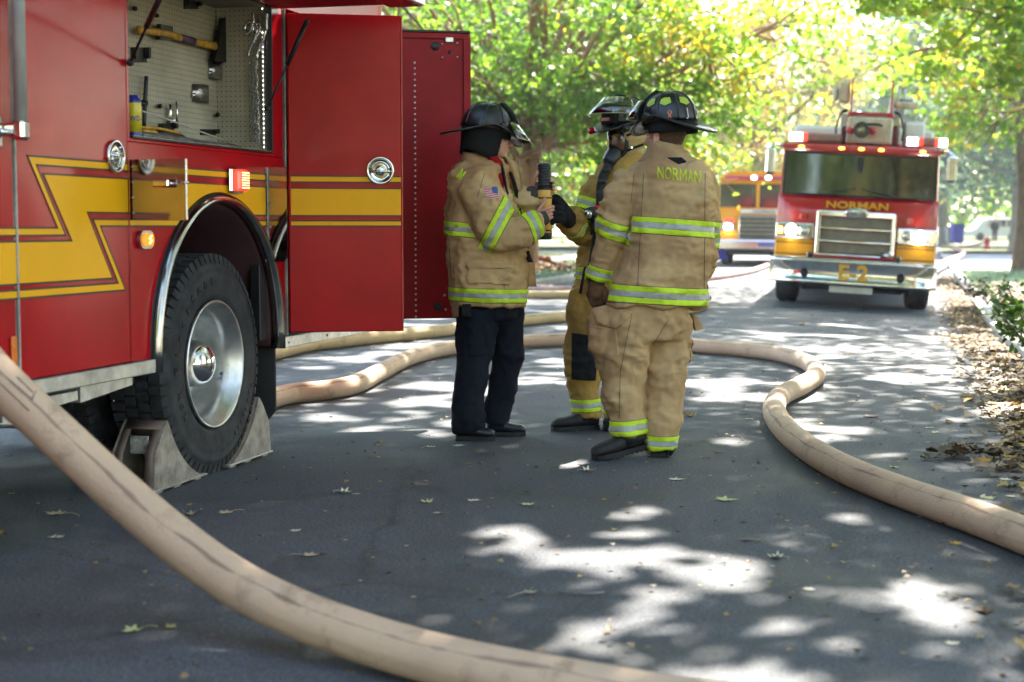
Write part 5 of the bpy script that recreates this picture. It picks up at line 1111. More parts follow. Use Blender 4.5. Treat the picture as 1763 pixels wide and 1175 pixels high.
text_on('ATRCH', .022, HM2 @ frame((.1835, 0, .024), (0, 1, 0), (0, 0, 1)), CREAM, fb, cond=.85)
for sy in (1, -1): MB().tube([HM2 @ Vector((.11, sy * .135, -.03)), HM2 @ Vector((.165, sy * .135, -.035))], [.016, .02], 14).build('helmet_lamp', RED if sy < 0 else BLACKP, h2o)
# black glove: a palm and five thick fingers reaching left
g = MB(); W0 = J(984, 380, -.28); g.tube([J(990, 384, -.22), J(982, 380, -.28), J(974, 372, -.33), J(966, 362, -.37)], [.056, .050, .054, .050], 18, sub=3, flat=.72)
for k, (x0, y0, x1, y1, x2, y2, dd) in enumerate(((968, 350, 958, 342, 952, 350, -.36), (964, 357, 953, 352, 948, 361, -.39), (963, 366, 951, 364, 948, 373, -.41), (964, 375, 954, 376, 951, 384, -.42))): g.tube([J(970, y0 + 6, dd + .02), J(x0, y0 + 4, dd), J(x1, y1 + 4, dd - .01), J(x2, y2, dd)], [.019, .0185, .0175, .015], 10, sub=3); g.ball(J(x2, y2, dd), .015, 10)
g.tube([J(976, 362, -.31), J(966, 348, -.29), J(957, 340, -.28), J(951, 341, -.28)], [.024, .021, .018, .015], 10, sub=3); g.ball(J(951, 341, -.28), .0155, 10)
bg_ = remesh(g, .005, 2, folds(9.1, .002)); bm_obj(bg_, 'glove', BLACKC, p2)
# harness
def strap(L, w_, m, name, par, F, bmsurf=None): return MB().tube([F.J(*p) for p in L], w_, 10, sub=4, flat=.28, up=RH).build(name, m, par)
SC = cloth('strap_webbing', (.06, .065, .06), (.02, .02, .02))
strap([(1052, 280, -.10), (1040, 300, -.165), (1034, 325, -.185), (1034, 350, -.20), (1032, 380, -.20), (1026, 420, -.20), (1018, 470, -.20)], .026, SC, 'harness_strap', p2, F2)
for (x, y) in ((1044, 292), (1037, 312), (1035, 332)): MB().box(J(x, y, -.195), (.05, .018, .022), .004).build('strap_pad', DK, p2)
MB().tube([J(1070, 300, .26), J(1066, 470, .26)], .075, 18).build('air_cylinder', mat('cylinder_grey', (.1, .1, .1), .4), p2); MB().tube([J(1020, 472, -.2), J(1060, 480, -.2), J(1110, 476, -.1)], .022, 8, flat=.3).build('waist_strap', SC, p2)
MB().tube([J(1008, 460, -.2), J(1004, 478, -.2), J(999, 506, -.2)], [.010, .008, .010], 8).build('pull_strap', BLACKC, p2)
lt = thing('torch', 'red and black right angle torch clipped to the masked firefighter chest', 'torch', tuple(J(1022, 372, -.26)))
MB().tube([J(1034, 360, -.22), J(1020, 366, -.27)], [.028, .030], 14).build('torch_body', mat('torch_red', (.6, .02, .015), .35), lt); MB().tube([J(1022, 365.5, -.265), J(1014, 369, -.30)], [.034, .036], 18).build('bezel', BLACKP, lt)
MB().ball(J(1013.5, 369, -.302), .026, 14).build('torch_lens', CHROME, lt); MB().tube([J(1024, 376, -.24), J(1022, 405, -.23)], [.024, .020], 12).build('grip', BLACKP, lt); MB().box(J(1027, 398, -.235), (.03, .03, .05), .006).build('switch_block', bpy.data.materials['torch_red'], lt)

# ---------------------------------------------------------------- 3: back view on the right
D3 = 7.82; p3 = thing('person', 'firefighter seen from behind with NORMAN across the shoulders of a worn tan coat', 'person', tuple(AT(1118, 785, D3).to_2d()) + (0,), (0, 0, YAW), None)
F3 = Fig(D3, p3); J = F3.J
coat = F3.trunk([(258, 1147, 26, .085), (272, 1148, 40, .10), (284, 1150, 62, .125), (297, 1151, 70, .15), (320, 1155, 73, .165), (355, 1159, 71, .175), (400, 1158, 73, .18), (450, 1147, 79, .19), (490, 1135, 83, .195), (526, 1127, 85, .195)])
F3.limb([(1094, 306, .0, .082), (1080, 335, .0, .088), (1064, 372, .02, .080), (1051, 410, .04, .077), (1040, 450, .06, .069), (1031, 482, .08, .057)], coat)
F3.limb([(1200, 306, .02, .080), (1209, 340, .08, .080), (1213, 390, .14, .072), (1210, 440, .18, .066), (1202, 470, .18, .060)], coat)
bm = remesh(coat, .009, 4, folds(5.2, .0125, vert=False)); c3 = bm_obj(bm, 'coat', TAN3, p3)
def notarm3(c):
    for a, b, r in ((J(1080, 335, .0), J(1051, 410, .04), .095), (J(1051, 410, .04), J(1031, 482, .08), .085)):
        t_ = max(0, min(1, (c - a).dot(b - a) / (b - a).length_squared)); r = r
        if (c - a.lerp(b, t_)).length < r: return False
    return True
def arm3(c): return not notarm3(c)
band(bm, J(1165, 392), Vector((0, 0, 1)) + RH * .07, .040, c3, keep=lambda c: notarm3(c) and c.dot(RH) > J(1086, 392).dot(RH)); band(bm, J(1128, 507), Vector((0, 0, 1)) + RH * .055, .042, c3, keep=lambda c: c.dot(RH) > J(1040, 507).dot(RH))
band(bm, J(1056, 394, .03), J(1040, 440, .06) - J(1066, 365, .02) , .042, c3, near=(J(1056, 395, .03), .17), extra=[(J(1083, 400, .0), RH)]); band(bm, J(1033, 470, .07), J(1030, 482, .08) - J(1038, 452, .06), .034, c3, near=(J(1033, 470, .07), .12), extra=[(J(1056, 470, .0), RH)])
band(bm, J(1212, 415, .14), Vector((0, 0, 1)), .036, c3, near=(J(1226, 415, .16), .10))
for a_, b_ in (((1108, 300), (1096, 526)), ((1214, 300), (1212, 526)), ((1092, 300), (1086, 350))): pocket(bm, F3, [(a_[0] - .45, a_[1]), (a_[0] + .45, a_[1]), (b_[0] + .45, b_[1]), (b_[0] - .45, b_[1])], .0015, STI, 'seam', c3)
pocket(bm, F3, [(1040, 519), (1218, 527), (1218, 529), (1040, 521)], .003, STI, 'seam', c3)
# NORMAN, laid on the cloth
tree3 = BVHTree.FromBMesh(bm)
def on_cloth(s, px0, px1, py0, py1, height, m, par, F, off=.004, cond=.72, bold=.004):
    n = len(s)
    for i, chh in enumerate(s):
        V, Fc = text_pts(chh, 1, 1, bold, sub=.12)
        if chh == 'M':                                           # drawn stroke by stroke: two stems and a V
            V, Fc = [], []
            for (a0, a1, b0, b1) in (((0, 0), (.17, 0), (0, 1), (.17, 1)), ((.83, 0), (1, 0), (.83, 1), (1, 1)), ((.171, .70), (.171, .97), (.5, .22), (.5, .50)), ((.829, .70), (.829, .97), (.5, .22), (.5, .50))):
                n0 = len(V); a0, a1, b0, b1 = [Vector((*q, 0)) for q in (a0, a1, b0, b1)]
                for k in range(7): V += [a0.lerp(b0, k / 6), a1.lerp(b1, k / 6)]
                Fc += [(n0 + 2 * k, n0 + 2 * k + 1, n0 + 2 * k + 3, n0 + 2 * k + 2) for k in range(6)]
        xs = [v.x for v in V]; x0_, x1_ = min(xs), max(xs); ys_ = [v.y for v in V]; y0_, y1_ = min(ys_), max(ys_)
        wt = px1[i] - px0[i]; P = []
        for v in V:
            u = (v.x - x0_) / (x1_ - x0_); w2_ = (v.y - y0_) / (y1_ - y0_); px = px0[i] + u * wt; py = (py0[i] + (py1[i] - py0[i]) * u) + height * (1 - w2_)
            d = ray(px, py).normalized(); h = tree3.ray_cast(CP + d * (F.D - 1.2), d); P.append(h[0] + h[1] * off if h[0] else F.J(px, py, -.2))
        MB().add(P, Fc).build('lettering', m, par, fixn=False)
xs = [1132, 1145, 1158, 1170, 1184, 1195]; on_cloth('NORMAN', xs, [x + w_ for x, w_ in zip(xs, (10.5, 11, 10.5, 12, 9.5, 11))], [287 + (x - 1132) * .115 for x in xs], [287 + (x + 10 - 1132) * .115 for x in xs], 20, mat('lime_letters', (.60, .72, .02), .6), c3, F3)
# collar
rg = []
for (py, cx, hw, hd) in ((282, 1150, 52, .125), (268, 1147, 34, .10), (248, 1145, 30, .088), (246, 1145, 28, .082)): rg.append([J(cx, py + 6 * math.sin(a) * 0) + RH * math.cos(a) * hw / F3.pm + FH * math.sin(a) * hd + UP * (-.012 * math.cos(a)) for a in np.linspace(0, 2 * math.pi, 30, endpoint=False)])
cb = MB().rings(rg, caps=False); bmc = bmesh.new(); mme = bpy.data.meshes.new('x'); mme.from_pydata([tuple(v) for v in cb.v], [], cb.f); bmc.from_mesh(mme); bmesh.ops.subdivide_edges(bmc, edges=bmc.edges, cuts=2, use_grid_fill=True); bmc.normal_update()
for v in bmc.verts: v.co += v.normal * folds(6.1, .006)(v.co, None)
c_ = bm_obj(bmc, 'collar', TAN3, c3); m_ = c_.modifiers.new('s', 'SOLIDIFY'); m_.thickness = .01
pocket(bm, F3, [(1150, 273), (1172, 272), (1181, 280), (1168, 283)], .008, BLACKC, 'hanger_loop', c3)
# trousers
tr = F3.trunk([(505, 1121, 68, .16), (530, 1117, 71, .165), (560, 1113, 72, .165), (585, 1109, 68, .15)])
F3.limb([(1085, 540, -.02, .130), (1077, 580, -.03, .130), (1072, 620, -.03, .118), (1074, 660, -.03, .106), (1078, 700, -.02, .096), (1081, 735, -.02, .090), (1082, 748, -.02, .088)], tr)
F3.limb([(1152, 545, .03, .118), (1146, 590, .03, .116), (1144, 625, .03, .106), (1143, 665, .03, .096), (1143, 705, .02, .088), (1143, 745, .0, .088), (1141, 774, .0, .082)], tr)
tr.box(J(1046, 575, -.03), (.16, .16, .25), .05, rot=Matrix.Rotation(YAW, 3, 'Z')); tr.box(J(1174, 590, .05), (.07, .15, .20), .035, rot=Matrix.Rotation(YAW, 3, 'Z'))
bt = remesh(tr, .009, 4, folds(8.2, .013, zs=.62)); t3 = bm_obj(bt, 'trousers', TAN3, p3)
pocket(bt, F3, [(1020, 534), (1052, 527), (1088, 539), (1070, 560), (1062, 566), (1030, 556)], .012, TAN3, 'pocket_flap', t3)
pocket(bt, F3, [(1016, 560), (1060, 568), (1066, 612), (1058, 622), (1014, 602)], .007, TAN3, 'cargo_pocket', t3)
for a_, b_ in (((1088, 540), (1068, 640)), ((1150, 552), (1113, 612)), ((1068, 640), (1066, 720)), ((1196, 560), (1182, 660))): pocket(bt, F3, [(a_[0] - .5, a_[1]), (a_[0] + .5, a_[1]), (b_[0] + .5, b_[1]), (b_[0] - .5, b_[1])], .0015, STI, 'seam', t3)
MB().prism([J(1192, 541, .0), J(1202, 546, .0), J(1212, 566, -.02), J(1198, 570, -.02)], FH * .1).build('pocket_flap', TAN3, t3)
band(bt, J(1080, 735, -.02), Vector((0, 0, 1)) + RH * -.08, .037, t3, near=(J(1080, 735, -.02), .19), keep=lambda c: c.dot(RH) < J(1113.5, 740).dot(RH)); band(bt, J(1143, 762, .0), Vector((0, 0, 1)) + RH * .03, .037, t3, near=(J(1143, 762, 0), .17), keep=lambda c: c.dot(RH) > J(1113, 740).dot(RH))
a_ = J(1108, 778, .02); b_ = J(1022, 785, -.12); a_.z = .045; b_.z = .0; u = MB(); S = boot(u, a_, b_, .105, .056, shaft=J(1082, 744, -.02), r_sh=.078); so_ = u.build('boot', BOOT, p3); S.build('sole', BLACKP, so_)
a_ = J(1134, 796, -.02); b_ = J(1140, 772, .27); a_.z = 0; b_.z = 0; u = MB(); S = boot(u, a_, b_, .11, .054, shaft=J(1141, 768, .0), r_sh=.066); so_ = u.build('boot', BOOT, p3); S.build('sole', BLACKP, so_)
f3 = (-RH * .80 + FH * .60).normalized(); mb = MB(); HC3 = J(1144, 236, 0); M3 = head(mb, HC3, f3, 1.0); bh = remesh(mb, .0035, 3)
body = MB(); F3.trunk([(290, 1150, 60, .11), (350, 1156, 62, .12), (420, 1152, 62, .12), (540, 1125, 58, .12)], mb=body)
for L in ([(1085, 545, -.02, .09), (1075, 650, -.03, .065), (1080, 745, -.02, .045)], [(1158, 550, .03, .09), (1150, 650, .03, .065), (1141, 770, .0, .045)], [(1092, 310, .0, .055), (1052, 402, .04, .045), (1022, 490, .08, .030)], [(1206, 312, .02, .055), (1224, 400, .14, .045), (1208, 490, .18, .03)]): F3.limb(L, body)
F3.limb([(1147, 300, 0, .065), (1145, 262, 0, .06)], body); body.ball(J(1022, 494, .08), .026, 12); body.ball(J(1208, 486, .18), .026, 12)
bb = remesh(body, .012, 2); me_ = bpy.data.meshes.new('h'); bh.to_mesh(me_); bb.from_mesh(me_); bpy.data.meshes.remove(me_); bm_obj(bb, 'body', SKIN, p3); eyes(M3, p3)
hr = MB(); hr.ball((-.022, 0, .022), (.096, .0805, .085), 20, M3); hr.ball((-.042, 0, -.018), (.060, .066, .042), 18, M3); bhr = remesh(hr, .005, 2, lambda p, n: .0015 * noise.noise(p * 120))
bmesh.ops.delete(bhr, geom=[v for v in bhr.verts if (M3.inverted() @ v.co).x > -.012 and (M3.inverted() @ v.co).z < .05], context='VERTS'); bm_obj(bhr, 'hair', HAIRM, p3)
h3, HM3, A3 = helmet(F3, J(1153, 212, 0), f3, p3, tilt=.04, visor=(.150, .105, .215, .02), ribs=0)
V, F = text_pts('J', .062, .9, .0, ext=.001); on_dome(HM3, A3, R(156), .24, V, F, CREAM, 'lettering', h3); V, F = text_pts('W', .055, .9, .0, ext=.001); on_dome(HM3, A3, R(202), .26, V, F, CREAM, 'lettering', h3)
def pent(s_): return [Vector((-.030, .018, 0)), Vector((-.012, .030, 0)), Vector((.022, .030, 0)), Vector((.028, -.006, 0)), Vector((-.004, -.022, 0)), Vector((-.034, -.008, 0))] if s_ > 0 else [Vector((.030, .018, 0)), Vector((.012, .030, 0)), Vector((-.022, .030, 0)), Vector((-.028, -.006, 0)), Vector((.004, -.022, 0)), Vector((.034, -.008, 0))]
def domefan(P, az, el, m, name):
    c = sum(P, Vector()) / len(P); V = [c]; F = []; n = len(P)
    for k in range(1, 6): V += [c.lerp(p.lerp(P[(i + 1) % n], q_ / 4), k / 5) for i, p in enumerate(P) for q_ in range(4)]
    m4 = n * 4
    for i in range(m4): F.append((0, 1 + i, 1 + (i + 1) % m4))
    for k in range(4):
        for i in range(m4): a = 1 + k * m4 + i; b = 1 + k * m4 + (i + 1) % m4; F.append((a, a + m4, b + m4, b))
    on_dome(HM3, A3, az, el, V, F, m, name, h3)
for (az, sg) in ((68, 1), (109, 1), (154, -1), (196, -1)): domefan(pent(sg), R(az), .66, REFL, 'reflective_sticker')
Q = [(-.008, -.020), (.004, 0), (.008, .012), (0, .020), (-.008, .012), (-.004, 0), (.008, -.020)]
V = []; Fc = []
for i, (x, y) in enumerate(Q): V += [Vector((x - .0025, y, 0)), Vector((x + .0025, y, .0))]
Fc = [(2 * i, 2 * i + 1, 2 * i + 3, 2 * i + 2) for i in range(len(Q) - 1)]; on_dome(HM3, A3, R(117), .20, V, Fc, PINK, 'ribbon_sticker', h3)
rg = [[HM3 @ Vector((.135 * math.cos(a) - .006, .112 * math.sin(a), z)) for a in np.linspace(R(60), R(300), 30)] for z in (.0, -.035, -.055)]
c_ = MB().rings(rg, caps=False, closed=False).build('neck_flap', BLACKC, h3, fixn=False); m_ = c_.modifiers.new('s', 'SOLIDIFY'); m_.thickness = .006
# gloves
for gi, (wx, wy, wd) in enumerate(((1028, 486, .08), (1200, 474, .18))):
    g = MB(); g.tube([J(wx, wy - 6, wd), J(wx - 1, wy + 6, wd), J(wx - 2, wy + 20, wd + .0), J(wx - 1, wy + 30, wd)], [.046, .042, .048, .040], 16, sub=3, flat=.75)
    for k in range(4): x = wx - 11 + k * 7; g.tube([J(x, wy + 24, wd), J(x + 2, wy + 34, wd - .015), J(x + 7, wy + 41, wd - .01), J(x + 12, wy + 39, wd + .02)], [.0155, .015, .014, .012], 10, sub=3); g.ball(J(x + 12, wy + 39, wd + .02), .012, 8)
    g.tube([J(wx + 10, wy + 10, wd - .02), J(wx + 15, wy + 22, wd - .04), J(wx + 14, wy + 33, wd - .035)], [.017, .016, .013], 10, sub=3); g.ball(J(wx + 14, wy + 33, wd - .035), .013, 8)
    bm_obj(remesh(g, .0045, 2, folds(2.2, .0025)), 'glove', LEA, p3); MB().tube([J(wx + 2, wy - 14, wd - .0), J(wx, wy - 2, wd)], [.062, .056], 18).build('glove_cuff', KNIT, p3)
# ================================================================ HOSES
def hosemat(name, c1, c2):
    m = mat(name, c1, .72, var=.1, vs=2.2, col2=c2, bump=.25, bs=90, spec=.3); nt = m.node_tree; N = nt.nodes; L = nt.links; b = N['Principled BSDF']
    tc = [n for n in N if n.type == 'TEX_COORD'][0]
    a = N.new('ShaderNodeAttribute'); a.attribute_name = 'hose_uv'; sp = N.new('ShaderNodeSeparateXYZ'); L.new(a.outputs['Vector'], sp.inputs[0])
    n = N.new('ShaderNodeTexNoise'); n.inputs['Scale'].default_value = 1.0; n.inputs['Detail'].default_value = 6
    mp = N.new('ShaderNodeMapping'); mp.inputs['Scale'].default_value = (3.0, 9, 1); L.new(a.outputs['Vector'], mp.inputs[0]); L.new(mp.outputs[0], n.inputs[0])
    # scuffed line along the fold of the lay flat hose: a wobbly dark streak at a fixed place round the section
    dd = N.new('ShaderNodeMath'); dd.operation = 'MULTIPLY_ADD'; dd.inputs[1].default_value = .09; L.new(n.outputs['Fac'], dd.inputs[0]); L.new(sp.outputs[1], dd.inputs[2])
    s1 = N.new('ShaderNodeMath'); s1.operation = 'SUBTRACT'; s1.inputs[1].default_value = .175; L.new(dd.outputs[0], s1.inputs[0]); ab = N.new('ShaderNodeMath'); ab.operation = 'ABSOLUTE'; L.new(s1.outputs[0], ab.inputs[0])
    n3 = N.new('ShaderNodeTexNoise'); n3.inputs['Scale'].default_value = 1; mp3 = N.new('ShaderNodeMapping'); mp3.inputs['Scale'].default_value = (5, 5, 1); L.new(a.outputs['Vector'], mp3.inputs[0]); L.new(mp3.outputs[0], n3.inputs[0])
    wd = N.new('ShaderNodeMapRange'); wd.inputs['From Min'].default_value = .46; wd.inputs['From Max'].default_value = .75; wd.inputs['To Min'].default_value = .004; wd.inputs['To Max'].default_value = .035; L.new(n3.outputs['Fac'], wd.inputs[0])
    rt = N.new('ShaderNodeMath'); rt.operation = 'DIVIDE'; L.new(ab.outputs[0], rt.inputs[0]); L.new(wd.outputs[0], rt.inputs[1])
    r = N.new('ShaderNodeValToRGB'); r.color_ramp.elements[0].position = .3; r.color_ramp.elements[0].color = (.42, .40, .40, 1); r.color_ramp.elements[1].position = 1; r.color_ramp.elements[1].color = (1, 1, 1, 1); L.new(rt.outputs[0], r.inputs[0])
    src = b.inputs['Base Color'].links[0].from_socket; mx = N.new('ShaderNodeMix'); mx.data_type = 'RGBA'; mx.blend_type = 'MULTIPLY'; mx.inputs[0].default_value = .85; L.new(src, mx.inputs[6]); L.new(r.outputs[0], mx.inputs[7])
    n2 = N.new('ShaderNodeTexNoise'); n2.inputs['Scale'].default_value = 7; n2.inputs['Detail'].default_value = 8; n2.inputs['Roughness'].default_value = .75; L.new(tc.outputs['Object'], n2.inputs[0])
    r2 = N.new('ShaderNodeValToRGB'); r2.color_ramp.elements[0].position = .30; r2.color_ramp.elements[0].color = (.45, .42, .42, 1); r2.color_ramp.elements[1].position = .46; r2.color_ramp.elements[1].color = (1, 1, 1, 1); L.new(n2.outputs['Fac'], r2.inputs[0])
    m2 = N.new('ShaderNodeMix'); m2.data_type = 'RGBA'; m2.blend_type = 'MULTIPLY'; m2.inputs[0].default_value = .7; L.new(mx.outputs[2], m2.inputs[6]); L.new(r2.outputs[0], m2.inputs[7]); L.new(m2.outputs[2], b.inputs['Base Color'])
    nw = N.new('ShaderNodeTexNoise'); nw.inputs['Scale'].default_value = 1; nw.inputs['Detail'].default_value = 3; mw = N.new('ShaderNodeMapping'); mw.inputs['Scale'].default_value = (150, 40, 1); L.new(a.outputs['Vector'], mw.inputs[0]); L.new(mw.outputs[0], nw.inputs[0])
    bw = N.new('ShaderNodeBump'); bw.inputs['Strength'].default_value = .5; bw.inputs['Distance'].default_value = .004; L.new(nw.outputs['Fac'], bw.inputs['Height']); L.new(b.inputs['Normal'].links[0].from_socket, bw.inputs['Normal']); L.new(bw.outputs[0], b.inputs['Normal'])
    return m
HOSE = hosemat('hose_jacket', (.62, .43, .29), (.52, .36, .25)); HOSEP = hosemat('hose_jacket_pink', (.55, .36, .30), (.45, .28, .24)); HOSEY = hosemat('hose_jacket_yellowish', (.60, .43, .22), (.50, .34, .18))
def hose(name, P, r, m, label, group='large supply hoses', seed=0, n=26):
    Q = [Vector(q) for q in catmull([tuple(p) for p in P], 14)]
    R_ = []; D = [Q[0]]
    acc = 0                                                       # even spacing
    for a, b in zip(Q[:-1], Q[1:]):
        L = (b - a).length; 
        while acc + L >= .035:
            t_ = (.035 - acc) / L; a = a.lerp(b, t_); D.append(a.copy()); L = (b - a).length; acc = 0
        acc += L
    V = []; F = []; uv = []; k = len(D); u = Vector((0, 0, 1)); s = 0
    for i in range(k):
        T_ = (D[min(i + 1, k - 1)] - D[max(i - 1, 0)]).normalized(); u = Vector((0, 0, 1)); w_ = T_.cross(u).normalized(); u = w_.cross(T_).normalized()
        rr = r * (1 + .035 * noise.noise(D[i] * 1.5 + Vector((seed, 0, 0))) + .008 * noise.noise(D[i] * 9)); s = i * .035
        for j in range(n): a = 2 * math.pi * j / n; V.append(D[i] + (u * math.sin(a) * .96 + w_ * math.cos(a) * 1.02) * rr * (1 + .006 * noise.noise(D[i] * 20 + Vector((a, a, 0))))); uv.append((s, j / n, 0))
    for i in range(k - 1):
        for j in range(n): a = i * n + j; b = i * n + (j + 1) % n; F.append((a, b, b + n, a + n))
    F.append(tuple(range(n - 1, -1, -1))); F.append(tuple(range((k - 1) * n, k * n)))
    mb = MB(); mb.v = V; mb.f = F; mb.sm = [True] * len(F); o = mb.build(name, m, origin=tuple(D[0].to_2d()) + (0,), label=label, cat='hose', group=group)
    at = o.data.attributes.new('hose_uv', 'FLOAT_VECTOR', 'POINT'); at.data.foreach_set('vector', [c for q in uv for c in q]); return o, D
def gh(px, py, r): p = GG(px, py, r); return p
rH = .069
P = [AT(-130, 520, 4.85), AT(-60, 590, 4.75), AT(0, 657, 4.62), AT(100, 750, 4.55), AT(200, 843, 4.48), AT(300, 928, 4.38), AT(400, 1000, 4.28), AT(500, 1052, 4.18), AT(600, 1090, 4.08)] + [gh(x, y, rH) for x, y in ((720, 1127), (850, 1158), (1000, 1186), (1150, 1212), (1350, 1240))]
ho_, _ = hose('fire_hose', P, rH, HOSE, 'thick tan hose rising from the front foreground up to the near engine', seed=1)
P = [gh(x, y, rH) for x, y in ((380, 705), (440, 694), (500, 678), (560, 672), (610, 662), (650, 643), (700, 618), (760, 602), (830, 594), (900, 588), (990, 585), (1090, 587), (1200, 596), (1290, 603), (1350, 612), (1392, 626), (1405, 646), (1380, 664), (1345, 682), (1333, 706), (1352, 740), (1400, 778), (1470, 815), (1560, 850), (1660, 884), (1763, 922), (1900, 975))]
hose('fire_hose', P, rH, HOSE, 'thick tan hose winding behind the firefighters and curving back to the lower right edge', seed=2)
P = [gh(x, y, rH) for x, y in ((330, 640), (430, 618), (520, 596), (600, 586), (690, 577), (760, 570), (830, 560), (900, 552), (980, 545), (1070, 540), (1150, 536), (1195, 531), (1212, 522), (1196, 513), (1140, 508), (1060, 507), (980, 508), (900, 508), (780, 506), (640, 506))]
hose('fire_hose', P, rH, HOSEY, 'yellowish hose doubling back in a hairpin behind the firefighters legs', seed=3)
P = [gh(x, y, rH) for x, y in ((870, 492), (950, 498), (1030, 498), (1100, 494), (1160, 488), (1210, 480), (1250, 475), (1290, 468), (1312, 461), (1335, 452))]
hose('fire_hose', P, rH, HOSEP, 'pinkish hose running to the front of the yellow fire engine', seed=4)
def bandring(D, i, m, name): pass
# printed lettering block on the near hose: two ruled lines and a box
i0 = min(range(len(_)), key=lambda i: (_[i] - AT(35, 690, 4.6)).length)
def hose_mark(pts, w_=.0022):
    mb = MB(); V = []
    for (s_, a) in pts:
        i = i0 + int(s_ / .035); f = s_ / .035 - int(s_ / .035); c = _[i].lerp(_[i + 1], f); T_ = (_[i + 1] - _[i]).normalized(); wv = T_.cross(Vector((0, 0, 1))).normalized(); u = wv.cross(T_)
        V.append(c + (u * math.sin(a) * .96 + wv * math.cos(a) * 1.02) * rH * 1.012)
    return V
for pts in ([(-.10, .9), (.0, .9), (.07, .9)], [(-.10, .55), (.0, .5), (.09, .45)], [(.07, .9), (.06, 1.1), (.05, 1.4)], [(-.02, 1.25), (.05, 1.2)]):
    MB().tube(hose_mark(pts), .0016, 5).build('printed_line', bpy.data.materials['black_vinyl'], ho_)
# hydrant with its hose
hy = GND(1699, 431); hyd = thing('fire_hydrant', 'small red fire hydrant with a hose attached beside the lit side street', 'hydrant', (hy.x, hy.y, .03)); Mh = Matrix.Translation((hy.x, hy.y, .03)) @ Matrix.Scale(.95, 4)
RH_ = mat('hydrant_red', (.55, .03, .03), .45); MB().lathe([(.19, 0), (.19, .05), (.13, .07), (.13, .42), (.17, .45), (.17, .48), (.15, .50), (.12, .58), (.05, .64), (0, .65)], Mh, 20).build('barrel', RH_, hyd)
MB().tube([Mh @ Vector((-.22, -.02, .36)), Mh @ Vector((.2, -.02, .36))], .065, 12).build('nozzle', WHITE, hyd); MB().tube([Mh @ Vector((0, 0, .64)), Mh @ Vector((0, 0, .70))], .035, 5).build('cap_nut', RH_, hyd)
P = [Vector((hy.x - .2, hy.y, .37)), Vector((hy.x - .7, hy.y - .6, .22)), Vector((hy.x - 1.6, hy.y - 2.2, .15)), AT(1660, 430, 62), AT(1630, 441, 48), AT(1600, 452, 38)]
for p in P[3:]: p.z = .1
hose('fire_hose', P, .075, HOSEP, 'pale hose leading from the hydrant past the facing engine', seed=6, n=14)

# ================================================================ THE FACING ENGINE (E-2)
E = AT(1464, 470, 23.2); E.z = GZ(E.x, E.y) + .0
TILT = R(3.2)
e2 = thing('ladder_truck', 'red and yellow fire truck with ladder and nozzle on its roof facing the camera', 'fire truck', tuple(E), (0, TILT, R(2.0)))
def eb(name, x, y, z, m, b=.02, par=e2): return MB().ext(x, y, z, b).build(name, m, par, local=True)
zq_ = lambda py: (515 - py) / 114
ERED = mat('engine_red', (.50, .012, .02), .2, var=.06, vs=2, coat=.8); EYEL = mat('engine_yellow', (.80, .36, .01), .25, var=.06, vs=2, coat=.6); GRILL = mat('grille_mesh', (.22, .20, .15), .5, .3)
cab = MB(); S = 1.23
prof = [(-S, .60), (S, .60), (S, 1.35), (S - .02, 1.55), (S - .05, 2.24), (S - .16, 2.34), (-S + .16, 2.34), (-S + .05, 2.24), (-S + .02, 1.55), (-S, 1.35)]
rg = []
for (y, k, dz) in ((.02, .985, 0), (.06, 1, 0), (2.4, 1, .0), (2.44, .98, 0)): rg.append([Vector((x * k, y, z)) for x, z in prof])
cab.rings(rg, smooth=False).build('cab', ERED, e2, local=True)
eb('body', (-S + .02, S - .02), (2.5, 9.2), (.7, 2.45), ERED, .05); eb('body_rear_locker', (-S + .05, S - .05), (2.6, 9.0), (2.45, 2.75), WHITE, .05)
# front skin: bulged nose between windscreen and bumper
nose = MB(); rg = []
for (z, o) in ((1.60, .0), (1.52, -.07), (1.36, -.10), (1.1, -.10), (.62, -.09)): rg.append([Vector((x, .02 + o * (1 - abs(x / 1.22) ** 6), z)) for x in np.linspace(-1.22, 1.22, 25)] + [Vector((x, .05, z)) for x in np.linspace(1.22, -1.22, 25)])
nose.rings(rg).build('nose', ERED, e2, local=True)
eb('windscreen_seal', (-1.17, 1.17), (-.012, .03), (1.60, 2.215), BLACKP, .01)
WG = mat('windscreen_glass', (.012, .015, .015), .04, var=0, spec=1, coat=1)
ws = MB(); rg = [[Vector((x, -.035 - .06 * (1 - (x / 1.15) ** 2) + (z - 1.62) * .045, z)) for x in np.linspace(-1.13, 1.13, 65)] + [Vector((x, .0, z)) for x in np.linspace(1.13, -1.13, 65)] for z in (1.625, 2.19)]
ws.rings(rg, smooth=False).build('windscreen', WG, e2, local=True)
for sx in (-1, 1): MB().tube([(sx * .55, -.11, 1.63), (sx * .05, -.10, 1.72)], .010, 6).build('wiper', BLACKP, e2, local=True)
MB().ext((-.05, .05), (-.085, -.06), (1.95, 2.18), .01).build('mirror_mount', BLACKP, e2, local=True)
eb('roof_visor', (-1.2, 1.2), (-.07, .1), (2.235, 2.33), ERED, .025)
AMB = mat('amber_marker', (1, .5, .05), .3, emit=2.2, ecol=(1, .45, .04))
for px in (1376, 1446, 1480, 1514, 1585):
    x = (px - 1480) / 114; MB().ball((x, -.075, 2.285), (.045, .02, .020), 10).build('marker_light', AMB, e2, local=True)
def text_e(s, size, c, m, par, cond=1., name='lettering'): return None
V, F = text_pts('NORMAN', .14, 1.55, .03, ext=.004); MB().add(V, F, M=frame((0, -.095, 1.475), (1, 0, 0), (0, .25, 1))).build('lettering', EYEL, e2, local=True, fixn=False)
